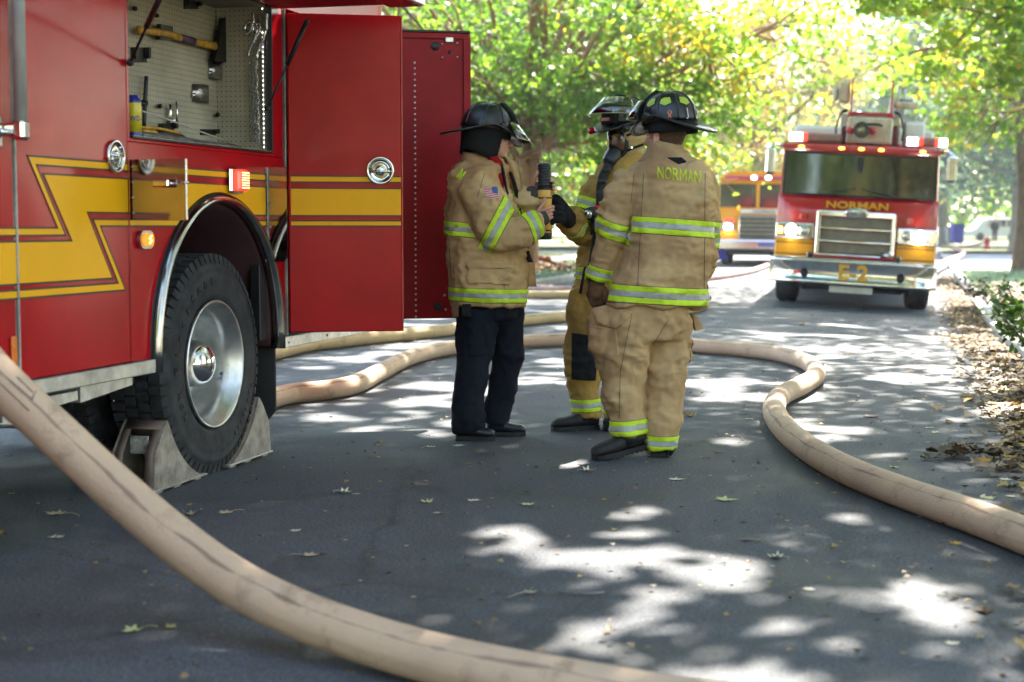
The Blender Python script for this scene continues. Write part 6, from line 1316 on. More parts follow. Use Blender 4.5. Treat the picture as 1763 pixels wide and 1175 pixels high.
gr = MB(); gr.ext((-.60, -.53), (-.24, -.05), (.74, 1.38), .02); gr.ext((.53, .60), (-.24, -.05), (.74, 1.38), .02); gr.ext((-.6, .6), (-.245, -.05), (1.30, 1.39), .02); gr.ext((-.6, .6), (-.245, -.05), (.72, .775), .015)
gro = gr.build('grille', CHROME, e2, local=True)
for k in range(3): MB().ext((-.53, .53), (-.17, -.10), (.79 + k * .185, .79 + k * .185 + .145), .005).build('grille_panel', GRILL, gro, local=True)
for k in range(2): MB().ext((-.54, .54), (-.235, -.10), (.94 + k * .185, .972 + k * .185), .012).build('grille_bar', CHROME, gro, local=True)
ev = MB().lathe([(.0, .012), (.12, .012), (.145, .006), (.15, 0)], frame((0, -.25, 1.37), (1, 0, 0), (0, 0, 1)) @ Matrix.Diagonal((1.25, .5, 1, 1)), 28).build('badge', CHROME, gro, local=True)
V, F = text_pts('Pierce', .09, 1.2, .02, ext=.002); MB().add(V, F, M=frame((0, -.2655, 1.37), (1, 0, 0), (0, 0, 1))).build('lettering', BLACKP, ev, local=True, fixn=False)
HL = mat('headlight_lit', (1, 1, .95), .2, emit=34, ecol=(1, .93, .78)); HL2 = mat('headlight_inner', (.7, .7, .65), .1, .8)
for sx in (-1, 1):
    bz = MB().ext((sx * .63, sx * 1.22), (-.13, -.03), (.97, 1.19), .02).build('headlight_bezel', CHROME, e2, local=True)
    for (x, m_) in ((.78, HL2), (.98, HL)): MB().lathe([(.085, 0), (.083, .02), (.06, .03), (0, .035)], frame((sx * x, -.13, 1.08), (1, 0, 0), (0, 0, 1)), 20).build('headlight', m_, bz, local=True)
    MB().ext((sx * 1.12, sx * 1.20), (-.15, -.12), (1.03, 1.13), .01).build('turn_signal', bpy.data.materials['amber_marker'], bz, local=True)
    eb('yellow_panel', (sx * .62, sx * 1.215), (-.085, .0), (.68, .965), EYEL, .015)
    for z in (.74, .90): eb('stripe_edging', (sx * .625, sx * 1.21), (-.0875, -.085), (z, z + .012), BLK, 0)
    eb('warning_light', (sx * .80 - .06, sx * .80 + .06), (-.10, -.04), (1.24, 1.34), mat('dark_red_lens', (.45, .01, .01), .15, coat=1) if sx < 0 else bpy.data.materials['dark_red_lens'], .015)
    # bulging chrome bumper ends, tow eyes, side mirrors
    MB().lathe([(.06, 0), (.06, .02), (.038, .022), (.036, -.02), (0, -.02)], frame((sx * .72, -.565, .50), (1, 0, 0), (0, 0, 1)), 18).build('tow_eye', BLACKP if sx > 0 else BLACKP, e2, local=True)
    mr = MB().tube([(sx * 1.18, .15, 2.28), (sx * 1.30, -.15, 2.30), (sx * 1.36, -.25, 2.25)], .025, 8).build('mirror_arm', CHROME, e2, local=True)
    MB().ext((sx * 1.28, sx * 1.44), (-.30, -.22), (1.86, 2.24), .05).build('mirror', CHROME, mr, local=True)
    t_ = MB().lathe([(.25, -.17), (.42, -.19), (.50, -.17), (.53, -.12), (.53, .12), (.50, .17), (.42, .19), (.25, .17)], Matrix.Translation((sx * 1.03, 1.15, .53)) @ Matrix.Rotation(math.pi / 2, 4, 'Y'), 36).build('tyre', RUB, e2, local=True)
    MB().lathe([(.28, .17), (.26, .12), (.1, .14), (.08, .2), (0, .21)], Matrix.Translation((sx * 1.03, 1.15, .53)) @ Matrix.Rotation(sx * math.pi / 2, 4, 'Y'), 24).build('rim', CHROME, t_, local=True)
    MB().lathe([(.25, -.3), (.5, -.3), (.53, -.25), (.53, .25), (.5, .3), (.25, .3)], Matrix.Translation((sx * .9, 6.9, .53)) @ Matrix.Rotation(math.pi / 2, 4, 'Y'), 30).build('tyre', RUB, e2, local=True)
bp_ = MB(); rg = []
for z, o in ((.345, -.0), (.37, -.02), (.40, .0), (.645, .0), (.67, -.02), (.695, 0)): rg.append([Vector((x, -.54 + o + .22 * abs(x / 1.26) ** 8, z)) for x in np.linspace(-1.26, 1.26, 33)] + [Vector((1.26, .2, z)), Vector((-1.26, .2, z))])
bp_.rings(rg).build('bumper', CHROME, e2, local=True); eb('bumper_deck', (-1.2, 1.2), (-.5, .05), (.696, .71), STEEL, .004)
V, F = text_pts('E-2', .30, 1.15, .035, ext=.004); MB().add(V, F, M=frame((0.01, -.548, .515), (1, 0, 0), (0, 0, 1))).build('lettering', mat('gold_letters', (.72, .36, .02), .4), e2, local=True, fixn=False)
eb('hose_tray', (-.62, .62), (-.48, -.1), (.7105, .76), mat('tray_red', (.3, .01, .01), .5), .02)
for sx in (-1, 1): eb('tow_loop', (sx * .62, sx * .72), (-.5, -.2), (.71, .79), BLACKP, .03)
MB().tube([(.42, -.35, .79), (.52, -.42, .80), (.58, -.44, .79)], .05, 10).build('hose_coupling', STEEL, e2, local=True)
eb('licence_plate', (-.33, .32), (-.50, -.47), (.235, .33), mat('plate_white', (.5, .48, .42), .5), .008); eb('underbody', (-.8, .8), (-.2, 8.8), (.25, .62), DARK, .05); eb('axle', (-1, 1), (1.05, 1.25), (.38, .55), DARK, .03)
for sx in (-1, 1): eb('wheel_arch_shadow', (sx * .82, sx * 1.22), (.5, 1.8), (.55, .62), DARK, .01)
WR_ = mat('warning_white', (1, .95, .9), .3, emit=2.2, ecol=(1, .9, .85)); RR_ = mat('warning_red', (.7, .02, .02), .3, emit=.5, ecol=(1, .05, .03))
for (x0, x1) in ((-1.12, -.30), (.66, 1.30)):
    lb = eb('light_bar', (x0, x1), (.15, .42), (2.37, 2.50), mat('bar_smoked', (.30, .16, .14), .3, coat=.5) if x0 < 0 else bpy.data.materials['bar_smoked'], .03)
    for (a_, b_, m_) in (((x0 + .0, x0 + .20, WR_), (x0 + .21, x0 + .28, RR_)) if x0 < 0 else ((x0 + .02, x0 + .18, WR_), (x1 - .14, x1 - .02, WR_), (x0 + .19, x0 + .26, RR_), (x1 - .2, x1 - .145, RR_))): MB().ext((a_, b_), (.13, .149), (2.375, 2.495), .006).build('lamp', m_, lb, local=True)
eb('air_horn_box', (.62, .96), (.5, 1.2), (2.345, 2.74), WHITE, .04); eb('roof_plate', (-.9, .6), (.35, 1.4), (2.345, 2.40), ERED, .01)
# ladder tip resting over the cab: rails, rungs, basket plate and the water nozzle
IV = mat('ladder_ivory', (.64, .57, .42), .45, var=.15); LR = mat('ladder_red', (.48, .02, .03), .35, coat=.3)
la = MB()
for sx in (-1, 1): la.ext((sx * .46, sx * .40), (.62, 8.6), (2.78, 2.87), .01); la.ext((sx * .46, sx * .42), (.62, 8.6), (3.08, 3.13), .01)
lo = la.build('ladder_rail', STEEL, e2, local=True)
for k in range(24): MB().tube([(-.42, .8 + k * .33, 2.83), (.42, .8 + k * .33, 2.83)], .018, 6).build('rung', STEEL, lo, local=True)
for sx in (-1, 1):
    MB().ext((sx * .42, sx * .46), (.35, .62), (2.78, 3.32), .012).ext((sx * .36, sx * .50), (.33, .60), (2.76, 2.83), .01).build('ladder_upright', LR, e2, local=True)
    for k in range(8): MB().tube([(sx * .44, .9 + k * .9, 2.86), (sx * .44, 1.3 + k * .9, 3.10)], .015, 6).build('lattice_brace', STEEL, lo, local=True)
    MB().ext((sx * .50, sx * .66), (.5, .8), (2.38, 2.82), .02).build('side_leg', WHITE if sx < 0 else STEEL, e2, local=True)
    MB().tube([(sx * .52, .45, 2.86), (sx * .64, .42, 2.82), (sx * .74, .44, 2.62), (sx * .72, .46, 2.45)], .022, 8, sub=3).build('hydraulic_line', BLACKP, e2, local=True)
eb('basket_rail', (-.46, .46), (.33, .40), (2.80, 2.84), LR, .01); eb('front_plate', (-.48, .48), (.24, .275), (2.40, 2.76), IV, .02); eb('top_plate', (-.50, .50), (.34, .50), (2.70, 2.745), IV, .01)
for (x0, x1, z0, z1) in ((-.62, -.50, 2.36, 2.62), (.50, .62, 2.36, 2.66), (-.28, .28, 2.345, 2.395)): eb('bracket', (x0, x1), (.28, .36), (z0, z1), mat('dark_maroon', (.10, .01, .015), .4) if 'dark_maroon' not in bpy.data.materials else bpy.data.materials['dark_maroon'], .02)
eb('lamp_left', (-.74, -.50), (.5, .8), (2.98, 3.28), IV, .03).name = 'floodlight'; eb('tip_lamp', (-.86, -.74), (.5, .7), (3.0, 3.2), GREYP, .04).name = 'floodlight_back'
eb('tool_tube', (.50, 1.05), (.5, .62), (2.92, 3.02), IV, .03); eb('tool_tube', (.62, .95), (.66, .8), (3.02, 3.10), STEEL, .03)
for x in (.58, .72): MB().tube([(x, .7, 2.85), (x, .7, 3.22)], .035, 8).build('post', WHITE, e2, local=True)
nz_ = MB().tube([(-.02, .36, 2.56), (-.02, .05, 2.56), (-.02, -.02, 2.56)], [.07, .09, .115], 18).build('water_nozzle', mat('nozzle_brass', (.35, .30, .18), .35, .8), e2, local=True)
MB().lathe([(.115, 0), (.12, .01), (.085, .015), (.08, -.03), (0, -.035)], frame((-.02, -.02, 2.56), (1, 0, 0), (0, 0, 1)), 20).build('nozzle_mouth', mat('nozzle_dark', (.06, .06, .045), .5), nz_, local=True)
for sx in (-1, 1): MB().ball((-.02 + sx * .16, .12, 2.56), (.08, .10, .06), 12).build('nozzle_knob', LR, nz_, local=True)
MB().tube([(-.25, .3, 2.70), (-.1, .22, 2.66), (.2, .22, 2.66), (.35, .3, 2.6)], .016, 6, sub=3).build('hydraulic_line', BLACKP, e2, local=True)

for o in e2.children:
    if o.name.split('.')[0] in ('ladder_rail', 'ladder_upright', 'side_leg', 'hydraulic_line', 'basket_rail', 'front_plate', 'top_plate', 'bracket', 'floodlight', 'floodlight_back', 'tool_tube', 'post'): o.scale.x = .70; o.location.x = .10
e2.scale = (.965, 1, 1.045)

# ================================================================ THE YELLOW ENGINE BEHIND
yp = AT(1302, 440, 46.); yp.z = 0.01
ye = thing('fire_engine', 'yellow fire engine with red light bar parked behind the facing ladder truck', 'fire engine', tuple(yp), (0, R(.8), R(3)))
def yb(name, x, y, z, m, b=.03, par=ye): return MB().ext(x, y, z, b).build(name, m, par, local=True)
YY = mat('engine_bright_yellow', (.85, .34, .008), .25, var=.05, coat=.7)
S = 1.2; prof = [(-S, .62), (S, .62), (S, 1.7), (S - .05, 2.55), (S - .3, 2.78), (-S + .3, 2.78), (-S + .05, 2.55), (-S, 1.7)]
MB().rings([[Vector((x * k, y, z)) for x, z in prof] for y, k in ((0, .98), (.06, 1), (8.5, 1), (8.56, .97))], smooth=False).build('cab', YY, ye, local=True)
for sx in (-1, 1):
    yb('windscreen', (sx * .05, sx * 1.12), (-.03, .0), (1.72, 2.42), WG, .05); yb('headlight_bezel', (sx * .66, sx * 1.1), (-.06, -.005), (1.05, 1.28), STEEL, .03)
    MB().ball((sx * .86, -.07, 1.14), (.11, .03, .09), 12).build('headlight', HL, ye, local=True); yb('indicator', (sx * .7, sx * .95), (-.05, -.006), (1.30, 1.37), RR_, .02)
    yb('mirror', (sx * 1.3, sx * 1.5), (-.2, -.1), (1.4, 1.9), STEEL, .05)
    MB().lathe([(.25, -.17), (.5, -.17), (.53, -.12), (.53, .12), (.5, .17), (.25, .17)], Matrix.Translation((sx * .95, 1.3, .53)) @ Matrix.Rotation(math.pi / 2, 4, 'Y'), 28).build('tyre', RUB, ye, local=True)
yb('centre_post', (-.045, .045), (-.04, .0), (1.70, 2.45), YY, .01); yb('grille', (-.55, .62), (-.14, -.005), (.78, 1.50), GRILL, .05)
for k in range(5): yb('grille_slat', (-.52, .52), (-.16, -.141), (.86 + k * .125, .90 + k * .125), DARK, .01)
yb('name_strip', (-.50, .9), (-.02, -.0), (1.55, 1.66), WHITE, .01)
V, F = text_pts('NORMAN', .10, 1.5, .02, ext=.002); MB().add(V, F, M=frame((.2, -.0225, 1.605), (1, 0, 0), (0, 0, 1))).build('lettering', mat('blue_letters', (.05, .08, .25), .5), ye, local=True, fixn=False)
yb('bumper', (-1.26, 1.26), (-.42, .0), (.46, .76), CHROME, .04); yb('bumper_panel', (.06, .6), (-.424, -.42), (.56, .68), mat('panel_blue', (.08, .16, .45), .5), .001); yb('underbody', (-.9, .9), (0, 8), (.3, .66), DARK, .03)
lb = yb('light_bar', (-.98, 1.0), (-.16, -.01), (2.54, 2.66), mat('bar_red', (.5, .02, .02), .25, coat=.6), .03)
for (x, m_) in ((-.12, WR_), (.30, WR_)): MB().ball((x, -.17, 2.60), (.09, .04, .06), 10).build('lamp', m_, lb, local=True)

# ================================================================ FAR RIGHT: minivan, walker, bins
cp = AT(1706, 412, 118.); cp.z = .05
cr_ = thing('minivan', 'white minivan parked across the end of the side street', 'car', tuple(cp), (0, 0, YAW + R(8)))
vw = mat('car_silver_white', (.62, .65, .70), .3, var=.03, coat=.5); hull_ = [(-1.9, .35), (-1.95, .8), (-1.55, 1.0), (-.95, 1.62), (-.5, 1.75), (1.2, 1.75), (1.75, 1.5), (1.98, .95), (1.98, .35)]
MB().rings([[Vector((x * k, y, z * kz)) for x, z in hull_] for y, k, kz in ((-.85, .97, .97), (-.78, 1, 1), (.78, 1, 1), (.85, .97, .97))], smooth=False).build('body', vw, cr_, local=True)
for (x0, x1) in ((-.95, -.2), (-.12, .75), (.83, 1.5)): MB().prism([(x0 + (.1 if x0 < -.9 else 0), -.858, 1.08), (x1, -.858, 1.08), (x1 - (.15 if x1 > 1.4 else 0), -.858, 1.58), (x0 + (.42 if x0 < -.9 else 0), -.858, 1.58)], (0, .02, 0)).build('window', WG, cr_, local=True)
for x in (-1.25, 1.3): MB().lathe([(.15, -.1), (.30, -.1), (.33, -.06), (.33, .06), (.30, .1), (0, .1)], Matrix.Translation((x, -.78, .33)) @ Matrix.Rotation(math.pi / 2, 4, 'X'), 20).build('wheel', RUB, cr_, local=True)
MB().ext((1.96, 2.0), (-.8, -.4), (.8, 1.05), .01).build('tail_light', RR_, cr_, local=True)
wp = AT(1712, 418, 106.); wk = thing('person', 'distant walker in a dark top standing on the side street', 'person', (wp.x, wp.y, .03), (0, 0, YAW), None)
WS = Matrix.Translation((0, 0, 0)); wb = MB(); wb.tube([(0, 0, 1.50), (0, 0, 1.38), (0, 0, 1.1), (0, 0, .92)], [.05, .15, .15, .15], 12, sub=2); wb.ball((0, 0, 1.65), (.09, .1, .12), 12)
for sx in (-1, 1): wb.tube([(sx * .09, 0, .95), (sx * .10, -.02, .5), (sx * .1, 0, .06)], [.09, .065, .045], 10, sub=2); wb.tube([(sx * .16, 0, 1.4), (sx * .24, .02, 1.12), (sx * .20, -.05, .86)], [.055, .045, .03], 8, sub=2); wb.ball((sx * .1, -.06, .04), (.05, .12, .04), 8)
me_ = bpy.data.meshes.new('t'); bw = remesh(wb, .02, 1); INV[wk.name] = Matrix(); bm_obj(bw, 'body', SKIN, wk)
sw = MB().tube([(0, 0, 1.47), (0, 0, 1.36), (0, 0, 1.1), (0, 0, .88)], [.09, .18, .18, .18], 14, sub=2)
for sx in (-1, 1): sw.tube([(sx * .16, 0, 1.4), (sx * .25, .02, 1.12), (sx * .22, -.05, .92)], [.075, .065, .05], 8, sub=2)
bm_obj(remesh(sw, .02, 1), 'jacket', NAVY, wk)
sw = MB()
for sx in (-1, 1): sw.tube([(sx * .09, 0, .95), (sx * .10, -.02, .5), (sx * .1, 0, .12)], [.115, .085, .07], 10, sub=2)
bm_obj(remesh(sw, .02, 1), 'trousers', KNIT, wk)
def bin_(px, py, D, m, lab, s_=1.):
    p = AT(px, py, D); p.z = .1; t_ = thing('wheelie_bin', lab, 'bin', tuple(p), (0, 0, YAW))
    MB().rings([[Vector((x * k, y * k, z)) for x, y in ((-.28, -.33), (.28, -.33), (.28, .33), (-.28, .33))] for z, k in ((.05, .82), (.95, 1), (1.0, 1.05))], smooth=False, M=Matrix.Scale(s_, 4)).build('bin_body', m, t_, local=True)
    MB().ext((-.30 * s_, .30 * s_), (-.36 * s_, .34 * s_), (1.001 * s_, 1.06 * s_), .02).build('lid', m, t_, local=True)
    for sx in (-1, 1): MB().tube([(sx * .3, .3, .1), (sx * .24, .3, .1)], .1, 12).build('wheel', BLACKP, t_, local=True)
BB = mat('bin_blue', (.03, .04, .50), .5); bin_(1648, 412, 92, BB, 'blue wheelie bin right of the facing truck under the trees', 1.15); bin_(1637, 412, 93, GREYP, 'grey wheelie bin beside the blue one'); bin_(1237, 430, 47, BB, 'blue wheelie bin at the left edge of the yellow engine', 1.05)

# ================================================================ LEAVES AND LITTER
LT = {'tan': mat('dry_leaf_tan', (.56, .42, .27), .7, var=.2, vs=30), 'pale': mat('dry_leaf_pale', (.70, .64, .48), .7, var=.15, vs=30), 'green': mat('fallen_leaf_green', (.60, .60, .28), .6, var=.15, vs=30), 'orange': mat('fallen_leaf_orange', (.62, .32, .04), .6, var=.15, vs=30), 'brown': mat('dry_leaf_brown', (.28, .16, .10), .8, var=.2, vs=30)}
mshape = [(0, -.5), (.10, -.28), (.40, -.34), (.30, -.10), (.52, .10), (.26, .10), (.22, .30), (.10, .26), (0, .54), (-.10, .26), (-.22, .30), (-.26, .10), (-.52, .10), (-.30, -.10), (-.40, -.34), (-.10, -.28)]
rl = random.Random(4)
def leaf_mesh(col, curl, stem, seed):
    r_ = random.Random(seed); mb = MB(); c = (0, -.05, 0); V = [Vector(c)]; cx, cy_ = r_.uniform(-1, 1), r_.uniform(-1, 1)
    for ring in (.5, 1):
        for x, y in mshape:
            x, y = x * ring, (y + .05) * ring - .05; x *= .95; V.append(Vector((x, y, curl * (x * x * (1 + cx * .5) + .7 * y * y + .35 * x * y * cy_) + r_.uniform(-.02, .02))))
    n = 16; F = [(0, 1 + i, 1 + (i + 1) % n) for i in range(n)] + [(1 + i, 1 + n + i, 1 + n + (i + 1) % n, 1 + (i + 1) % n) for i in range(n)]
    mb.add(V, F, True)
    if stem: mb.tube([Vector((0, -.45, curl * .14)), Vector((.06, -.8, .05 + curl * .1)), Vector((.02, -.45 - stem, .02))], [.012, .010, .016], 5, sub=2)
    zmin = min(v[2] for v in mb.v); mb.v = [(v[0], v[1], v[2] - zmin) for v in mb.v]
    me = bpy.data.meshes.new('fallen_leaf'); me.from_pydata([tuple(v) for v in mb.v], [], mb.f); me.polygons.foreach_set('use_smooth', [True] * len(mb.f)); me.materials.append(LT[col]); return me
LM_ = {(c, k): leaf_mesh(c, (.22, .5, 1.1)[k], (.0, .7, .25)[k], 10 * k + len(c)) for c in LT for k in range(3)}
LL = [(95, 886, 34, 'tan', 1), (97, 925, 26, 'pale', 0), (227, 1087, 34, 'green', 1), (293, 1081, 20, 'green', 2), (328, 887, 24, 'tan', 2), (388, 884, 26, 'tan', 1), (509, 914, 20, 'pale', 0), (535, 957, 28, 'tan', 1), (594, 849, 22, 'pale', 2), (613, 851, 16, 'tan', 0), (735, 866, 22, 'green', 2), (752, 884, 14, 'tan', 1), (815, 862, 22, 'pale', 0), (907, 869, 26, 'green', 0), (789, 768, 22, 'pale', 0), (742, 770, 18, 'pale', 1),
      (1014, 812, 22, 'pale', 2), (1165, 826, 26, 'pale', 0), (1250, 861, 34, 'green', 0), (1335, 961, 26, 'pale', 2), (1392, 1015, 24, 'pale', 0), (1645, 937, 22, 'orange', 1), (1586, 890, 16, 'pale', 0), (1640, 1108, 26, 'pale', 0), (1500, 718, 28, 'brown', 0), (1290, 722, 16, 'pale', 0), (1188, 718, 22, 'orange', 2), (432, 792, 26, 'orange', 2), (912, 1021, 24, 'tan', 1), (1285, 930, 20, 'brown', 1), (1237, 779, 20, 'brown', 0), (1600, 737, 16, 'pale', 0),
      (1540, 805, 16, 'green', 0), (1705, 790, 20, 'brown', 0), (1712, 803, 24, 'tan', 2), (1730, 826, 22, 'pale', 0), (1735, 838, 26, 'pale', 2), (1702, 858, 24, 'green', 0), (1740, 855, 18, 'tan', 0), (1620, 660, 16, 'tan', 0), (1545, 690, 14, 'orange', 0), (1570, 640, 14, 'brown', 0), (1460, 610, 12, 'orange', 0), (1380, 560, 12, 'orange', 2), (1495, 552, 12, 'tan', 0), (1610, 745, 14, 'green', 0), (700, 940, 8, 'tan', 0), (620, 1000, 8, 'pale', 0), (712, 1028, 10, 'green', 0), (595, 930, 8, 'tan', 0), (1040, 860, 10, 'orange', 0), (1095, 842, 10, 'brown', 0), (1330, 975, 8, 'pale', 0), (1205, 1008, 9, 'tan', 0), (560, 880, 7, 'pale', 0), (20, 850, 14, 'orange', 0), (1755, 800, 20, 'orange', 2), (1690, 905, 12, 'tan', 0)]
where = lambda x, y: 'near the lower left' if x < 450 and y > 820 else 'in front of the boots' if y > 840 and x < 1150 else 'on the open shaded road' if y > 840 else 'around the firefighters feet' if x < 1300 else 'towards the right kerb'
nm = {'tan': 'tan dry', 'pale': 'pale dry', 'green': 'yellow green', 'orange': 'orange', 'brown': 'dark brown'}
ORD = ['first', 'second', 'third', 'fourth', 'fifth', 'sixth', 'seventh', 'eighth', 'ninth']
def lab_(q):
    g = sorted([r for r in LL if r[3] == q[3] and where(r[0], r[1]) == where(q[0], q[1])]); s0 = '%s maple leaf %s' % (nm[q[3]], where(q[0], q[1]))
    return s0 if len(g) == 1 else s0 + ', %s from the left' % ORD[g.index(q)]
for (x, y, s_, c, k) in LL:
    p = GG(x, y, .001); d = (p - CP).dot(FH); sz = s_ * d / FPX * 1.25
    o = link(LM_[(c, k)], 'fallen_leaf', None, lab_((x, y, s_, c, k)), 'leaf', 'maple leaves fallen on the road', loc=p); o.rotation_euler = (0, 0, rl.uniform(0, 6.28)); o.scale = (sz, sz, sz)
def twig(pts, r, lab): MB().tube([GG(x, y, .008 + h) for x, y, h in pts], r, 6, sub=3).build('twig', BARKG, label=lab, cat='twig')
twig([(962, 1019, 0), (990, 1021, .006), (1020, 1022, .002), (1040, 1020, 0)], .004, 'thin grey twig lying in front of the bright patches'); twig([(1268, 929, 0), (1290, 929, .004), (1310, 930, 0)], .003, 'short dark twig beside a curled leaf in the road'); twig([(1482, 1053, 0), (1520, 1056, .003)], .004, 'short pale twig between the right light patches'); twig([(872, 1030, 0), (890, 1023, .004), (915, 1017, .01)], .003, 'pale leaf stalk left of the thin grey twig')
LITTER = leafmat('litter', [(0, (.07, .045, .025)), (.4, (.16, .10, .055)), (.7, (.26, .165, .075)), (.9, (.38, .27, .11)), (1, (.50, .30, .05))], .15, .7)
rs = np.random.RandomState(21)
def scatter(name, x, y, s, seed, tint=None, lift=.01, kind='maple', flat=6, m=None):
    z = np.array([ (GZ(a, b) if a < .93 else VZ(a, b)) for a, b in zip(x, y)]) + lift + rs.rand(len(x)) * .035; P = np.stack([x, y, z], 1)
    leaf_obj(name, P, s, None, m or LITTER, kind, tint, flat=flat, seed=seed)['kind'] = 'stuff'
n = 9000; y = 3.5 + 38 * rs.rand(n) ** 1.25; x = .86 - np.abs(rs.normal(size=n)) * (.16 + .10 * vnoise(y, y * 0, 3, 1.2)); scatter('gutter_leaves', x, y, .085, 1)
n = 9000; y = 4 + 30 * rs.rand(n) ** 1.2; x = 1.14 + np.abs(rs.normal(size=n)) * 1.7; scatter('verge_leaves', x, y, .09, 2)
n = 3600; y = 2.5 + 24 * rs.rand(n) ** 1.2; x = .75 - rs.rand(n) ** 2.2 * 6; scatter('road_debris', x, y, .026, 3, kind='quad', lift=.002)
p = GG(1672, 790); n = 70; scatter('leaf_clump', p.x + rs.normal(size=n) * .12, p.y + rs.normal(size=n) * .09, .065, 5, tint=rs.rand(n) * .3, flat=2, lift=.02)
# grass on the verges
def grass(name, x0, x1, y0, y1, n, h, seed, zf=VZ):
    rs = np.random.RandomState(seed); x = rs.uniform(x0, x1, n); y = y0 + (y1 - y0) * rs.rand(n); z = np.array([zf(a, b) for a, b in zip(x, y)]); hh = h * rs.uniform(.5, 1.2, n); a = rs.uniform(0, 6.28, n); l = rs.normal(size=(n, 2)) * .4 * h
    V = np.zeros((n, 3, 3)); w_ = .006 + .01 * h; V[:, 0] = np.stack([x - np.cos(a) * w_, y - np.sin(a) * w_, z], 1); V[:, 1] = np.stack([x + np.cos(a) * w_, y + np.sin(a) * w_, z], 1); V[:, 2] = np.stack([x + l[:, 0], y + l[:, 1], z + hh], 1)
    me = bpy.data.meshes.new(name); me.from_pydata(V.reshape(-1, 3).tolist(), [], np.arange(n * 3).reshape(-1, 3).tolist()); at = me.attributes.new('tint', 'FLOAT', 'FACE'); at.data.foreach_set('value', rs.rand(n).astype(np.float32)); me.materials.append(G_BLUE); link(me, name, None, kind='stuff')
grass('verge_grass', 1.1, 5, 9, 24, 14000, .09, 1); grass('lawn_grass', 1.1, 8, 30.6, 43.6, 16000, .10, 2); grass('left_verge_grass', -10.5, -7.4, 24, 58, 16000, .09, 3, lambda a, b: .115)
# broken brick and leaves heaped on the left kerb
hp = GND(930, 474); heap = thing('rubble_heap', 'low heap of reddish broken brick beside the left kerb', 'rubble', (hp.x, hp.y, .05)); RBK = mat('brick_rubble', (.30, .10, .06), .9, var=.2, vs=20)
for i in range(26): a = rl.uniform(0, 6.28); q_ = rl.random() ** .6; MB().box((hp.x + .8 * q_ * math.cos(a), hp.y + .5 * q_ * math.sin(a), .12 + .30 * (1 - q_) * rl.random() + .05), (rl.uniform(.12, .28), .12, .10), .02, rot=Matrix.Rotation(rl.uniform(0, 3), 3, 'Z') @ Matrix.Rotation(rl.uniform(-.6, .6), 3, 'X')).build('brick', RBK, heap)
n = 700; x = hp.x + .6 + rs.normal(size=n) * .8; y = hp.y + rs.normal(size=n) * 1.2; leaf_obj('heap_leaves', np.stack([x, y, .1 + .2 * rs.rand(n)], 1), .13, None, LITTER, 'maple', None, 2, seed=8)['kind'] = 'stuff'
# young shrubs at the right edge
SHG = leafmat('shrub_leaf', [(0, (.02, .05, .01)), (.6, (.04, .09, .015)), (1, (.09, .15, .025))], .25, .35)
def shrub(px, py, D, h, w_, n, seed, lab):
    p = AT(px, py, D); z = VZ(p.x, p.y); t_ = thing('shrub', lab, 'shrub', (p.x, p.y, z), group='shrubs at the right edge'); rs = np.random.RandomState(seed); st = MB(); L = []
    for i in range(9):
        a = rs.uniform(0, 6.28); d = Vector((math.cos(a) * w_, math.sin(a) * w_, h * rs.uniform(.6, 1))); Q = [Vector((0, 0, 0)), d * .5 + Vector((0, 0, h * .1)), d]; st.tube(Q, [.008, .006, .003], 5, sub=3); L += [tuple(Vector(Q[0]).lerp(d, u) + Vector(rs.normal(size=3)) * .05) for u in rs.uniform(.35, 1.05, n // 9)]
    st.build('stems', BARK, t_, local=True); leaf_obj('foliage', np.array(L), .075, t_, SHG, 'rhomb', None, .6, seed=seed)
shrub(1760, 562, 14.5, .5, .34, 300, 1, 'dark green shrub beside the kerb at the right edge'); shrub(1778, 608, 12.6, .55, .34, 300, 2, 'dark green shrub cut by the right edge of the view'); shrub(1700, 500, 24, .4, .4, 200, 3, 'small shrub further up by the driveway')
# ================================================================ TREES
def shade_leaves(cx, cy, cz, rx, ry, rz, n, seed):  # leaf masses added above the view to shade the road
    rs = np.random.RandomState(seed); k = 130
    c = rs.normal(size=(k, 3)); c /= np.linalg.norm(c, axis=1)[:, None]; c *= rs.rand(k, 1) ** .4
    i = rs.randint(0, k, n); P = c[i] * [rx, ry, rz] + rs.normal(size=(n, 3)) * [.75, .75, .35] + [cx, cy, cz]
    d = P[:, 0] * FH.x + P[:, 1] * FH.y
    return P[P[:, 2] > np.maximum(4.2, 1.75 + .165 * d)]
street = 'street trees along the kerbs'
tree('broad maple rising from the right verge with foliage above the near hose', (2.7, 6, .1), 11, .22, 5.2, 11, .42, 9000, .15, G_MAPLE, BARK, 11, .55, street, zmin=4.2, extra=shade_leaves(-.8, 10, 8.2, 5.0, 6.6, 2.2, 46000, 1))
tree('green maple on the right verge beyond the firefighters, crown over the road', (2.7, 17.5, .0), 12, .24, 5.4, 11, .45, 9000, .15, G_MAPLE, BARK, 12, .55, street, zmin=4.6, extra=shade_leaves(-1.2, 17.5, 8.8, 4.6, 5.4, 2.2, 26000, 2))
tree('tall green tree on the left verge hidden behind the near fire engine', (-9.2, 11, .1), 12, .27, 5.4, 11, .45, 8000, .15, G_GREEN, BARK, 13, .55, street, zmin=4.2, extra=shade_leaves(-5.2, 11, 8.6, 5.2, 6.5, 2.3, 34000, 3))
tree('green tree on the left verge behind the open locker doors', (-9.4, 23, .1), 13, .26, 4.6, 9, .62, 9000, .15, G_GREEN, BARK, 14, .55, street, zmin=5.4, extra=shade_leaves(-5.2, 22, 9.4, 4.4, 6, 2.2, 22000, 4))
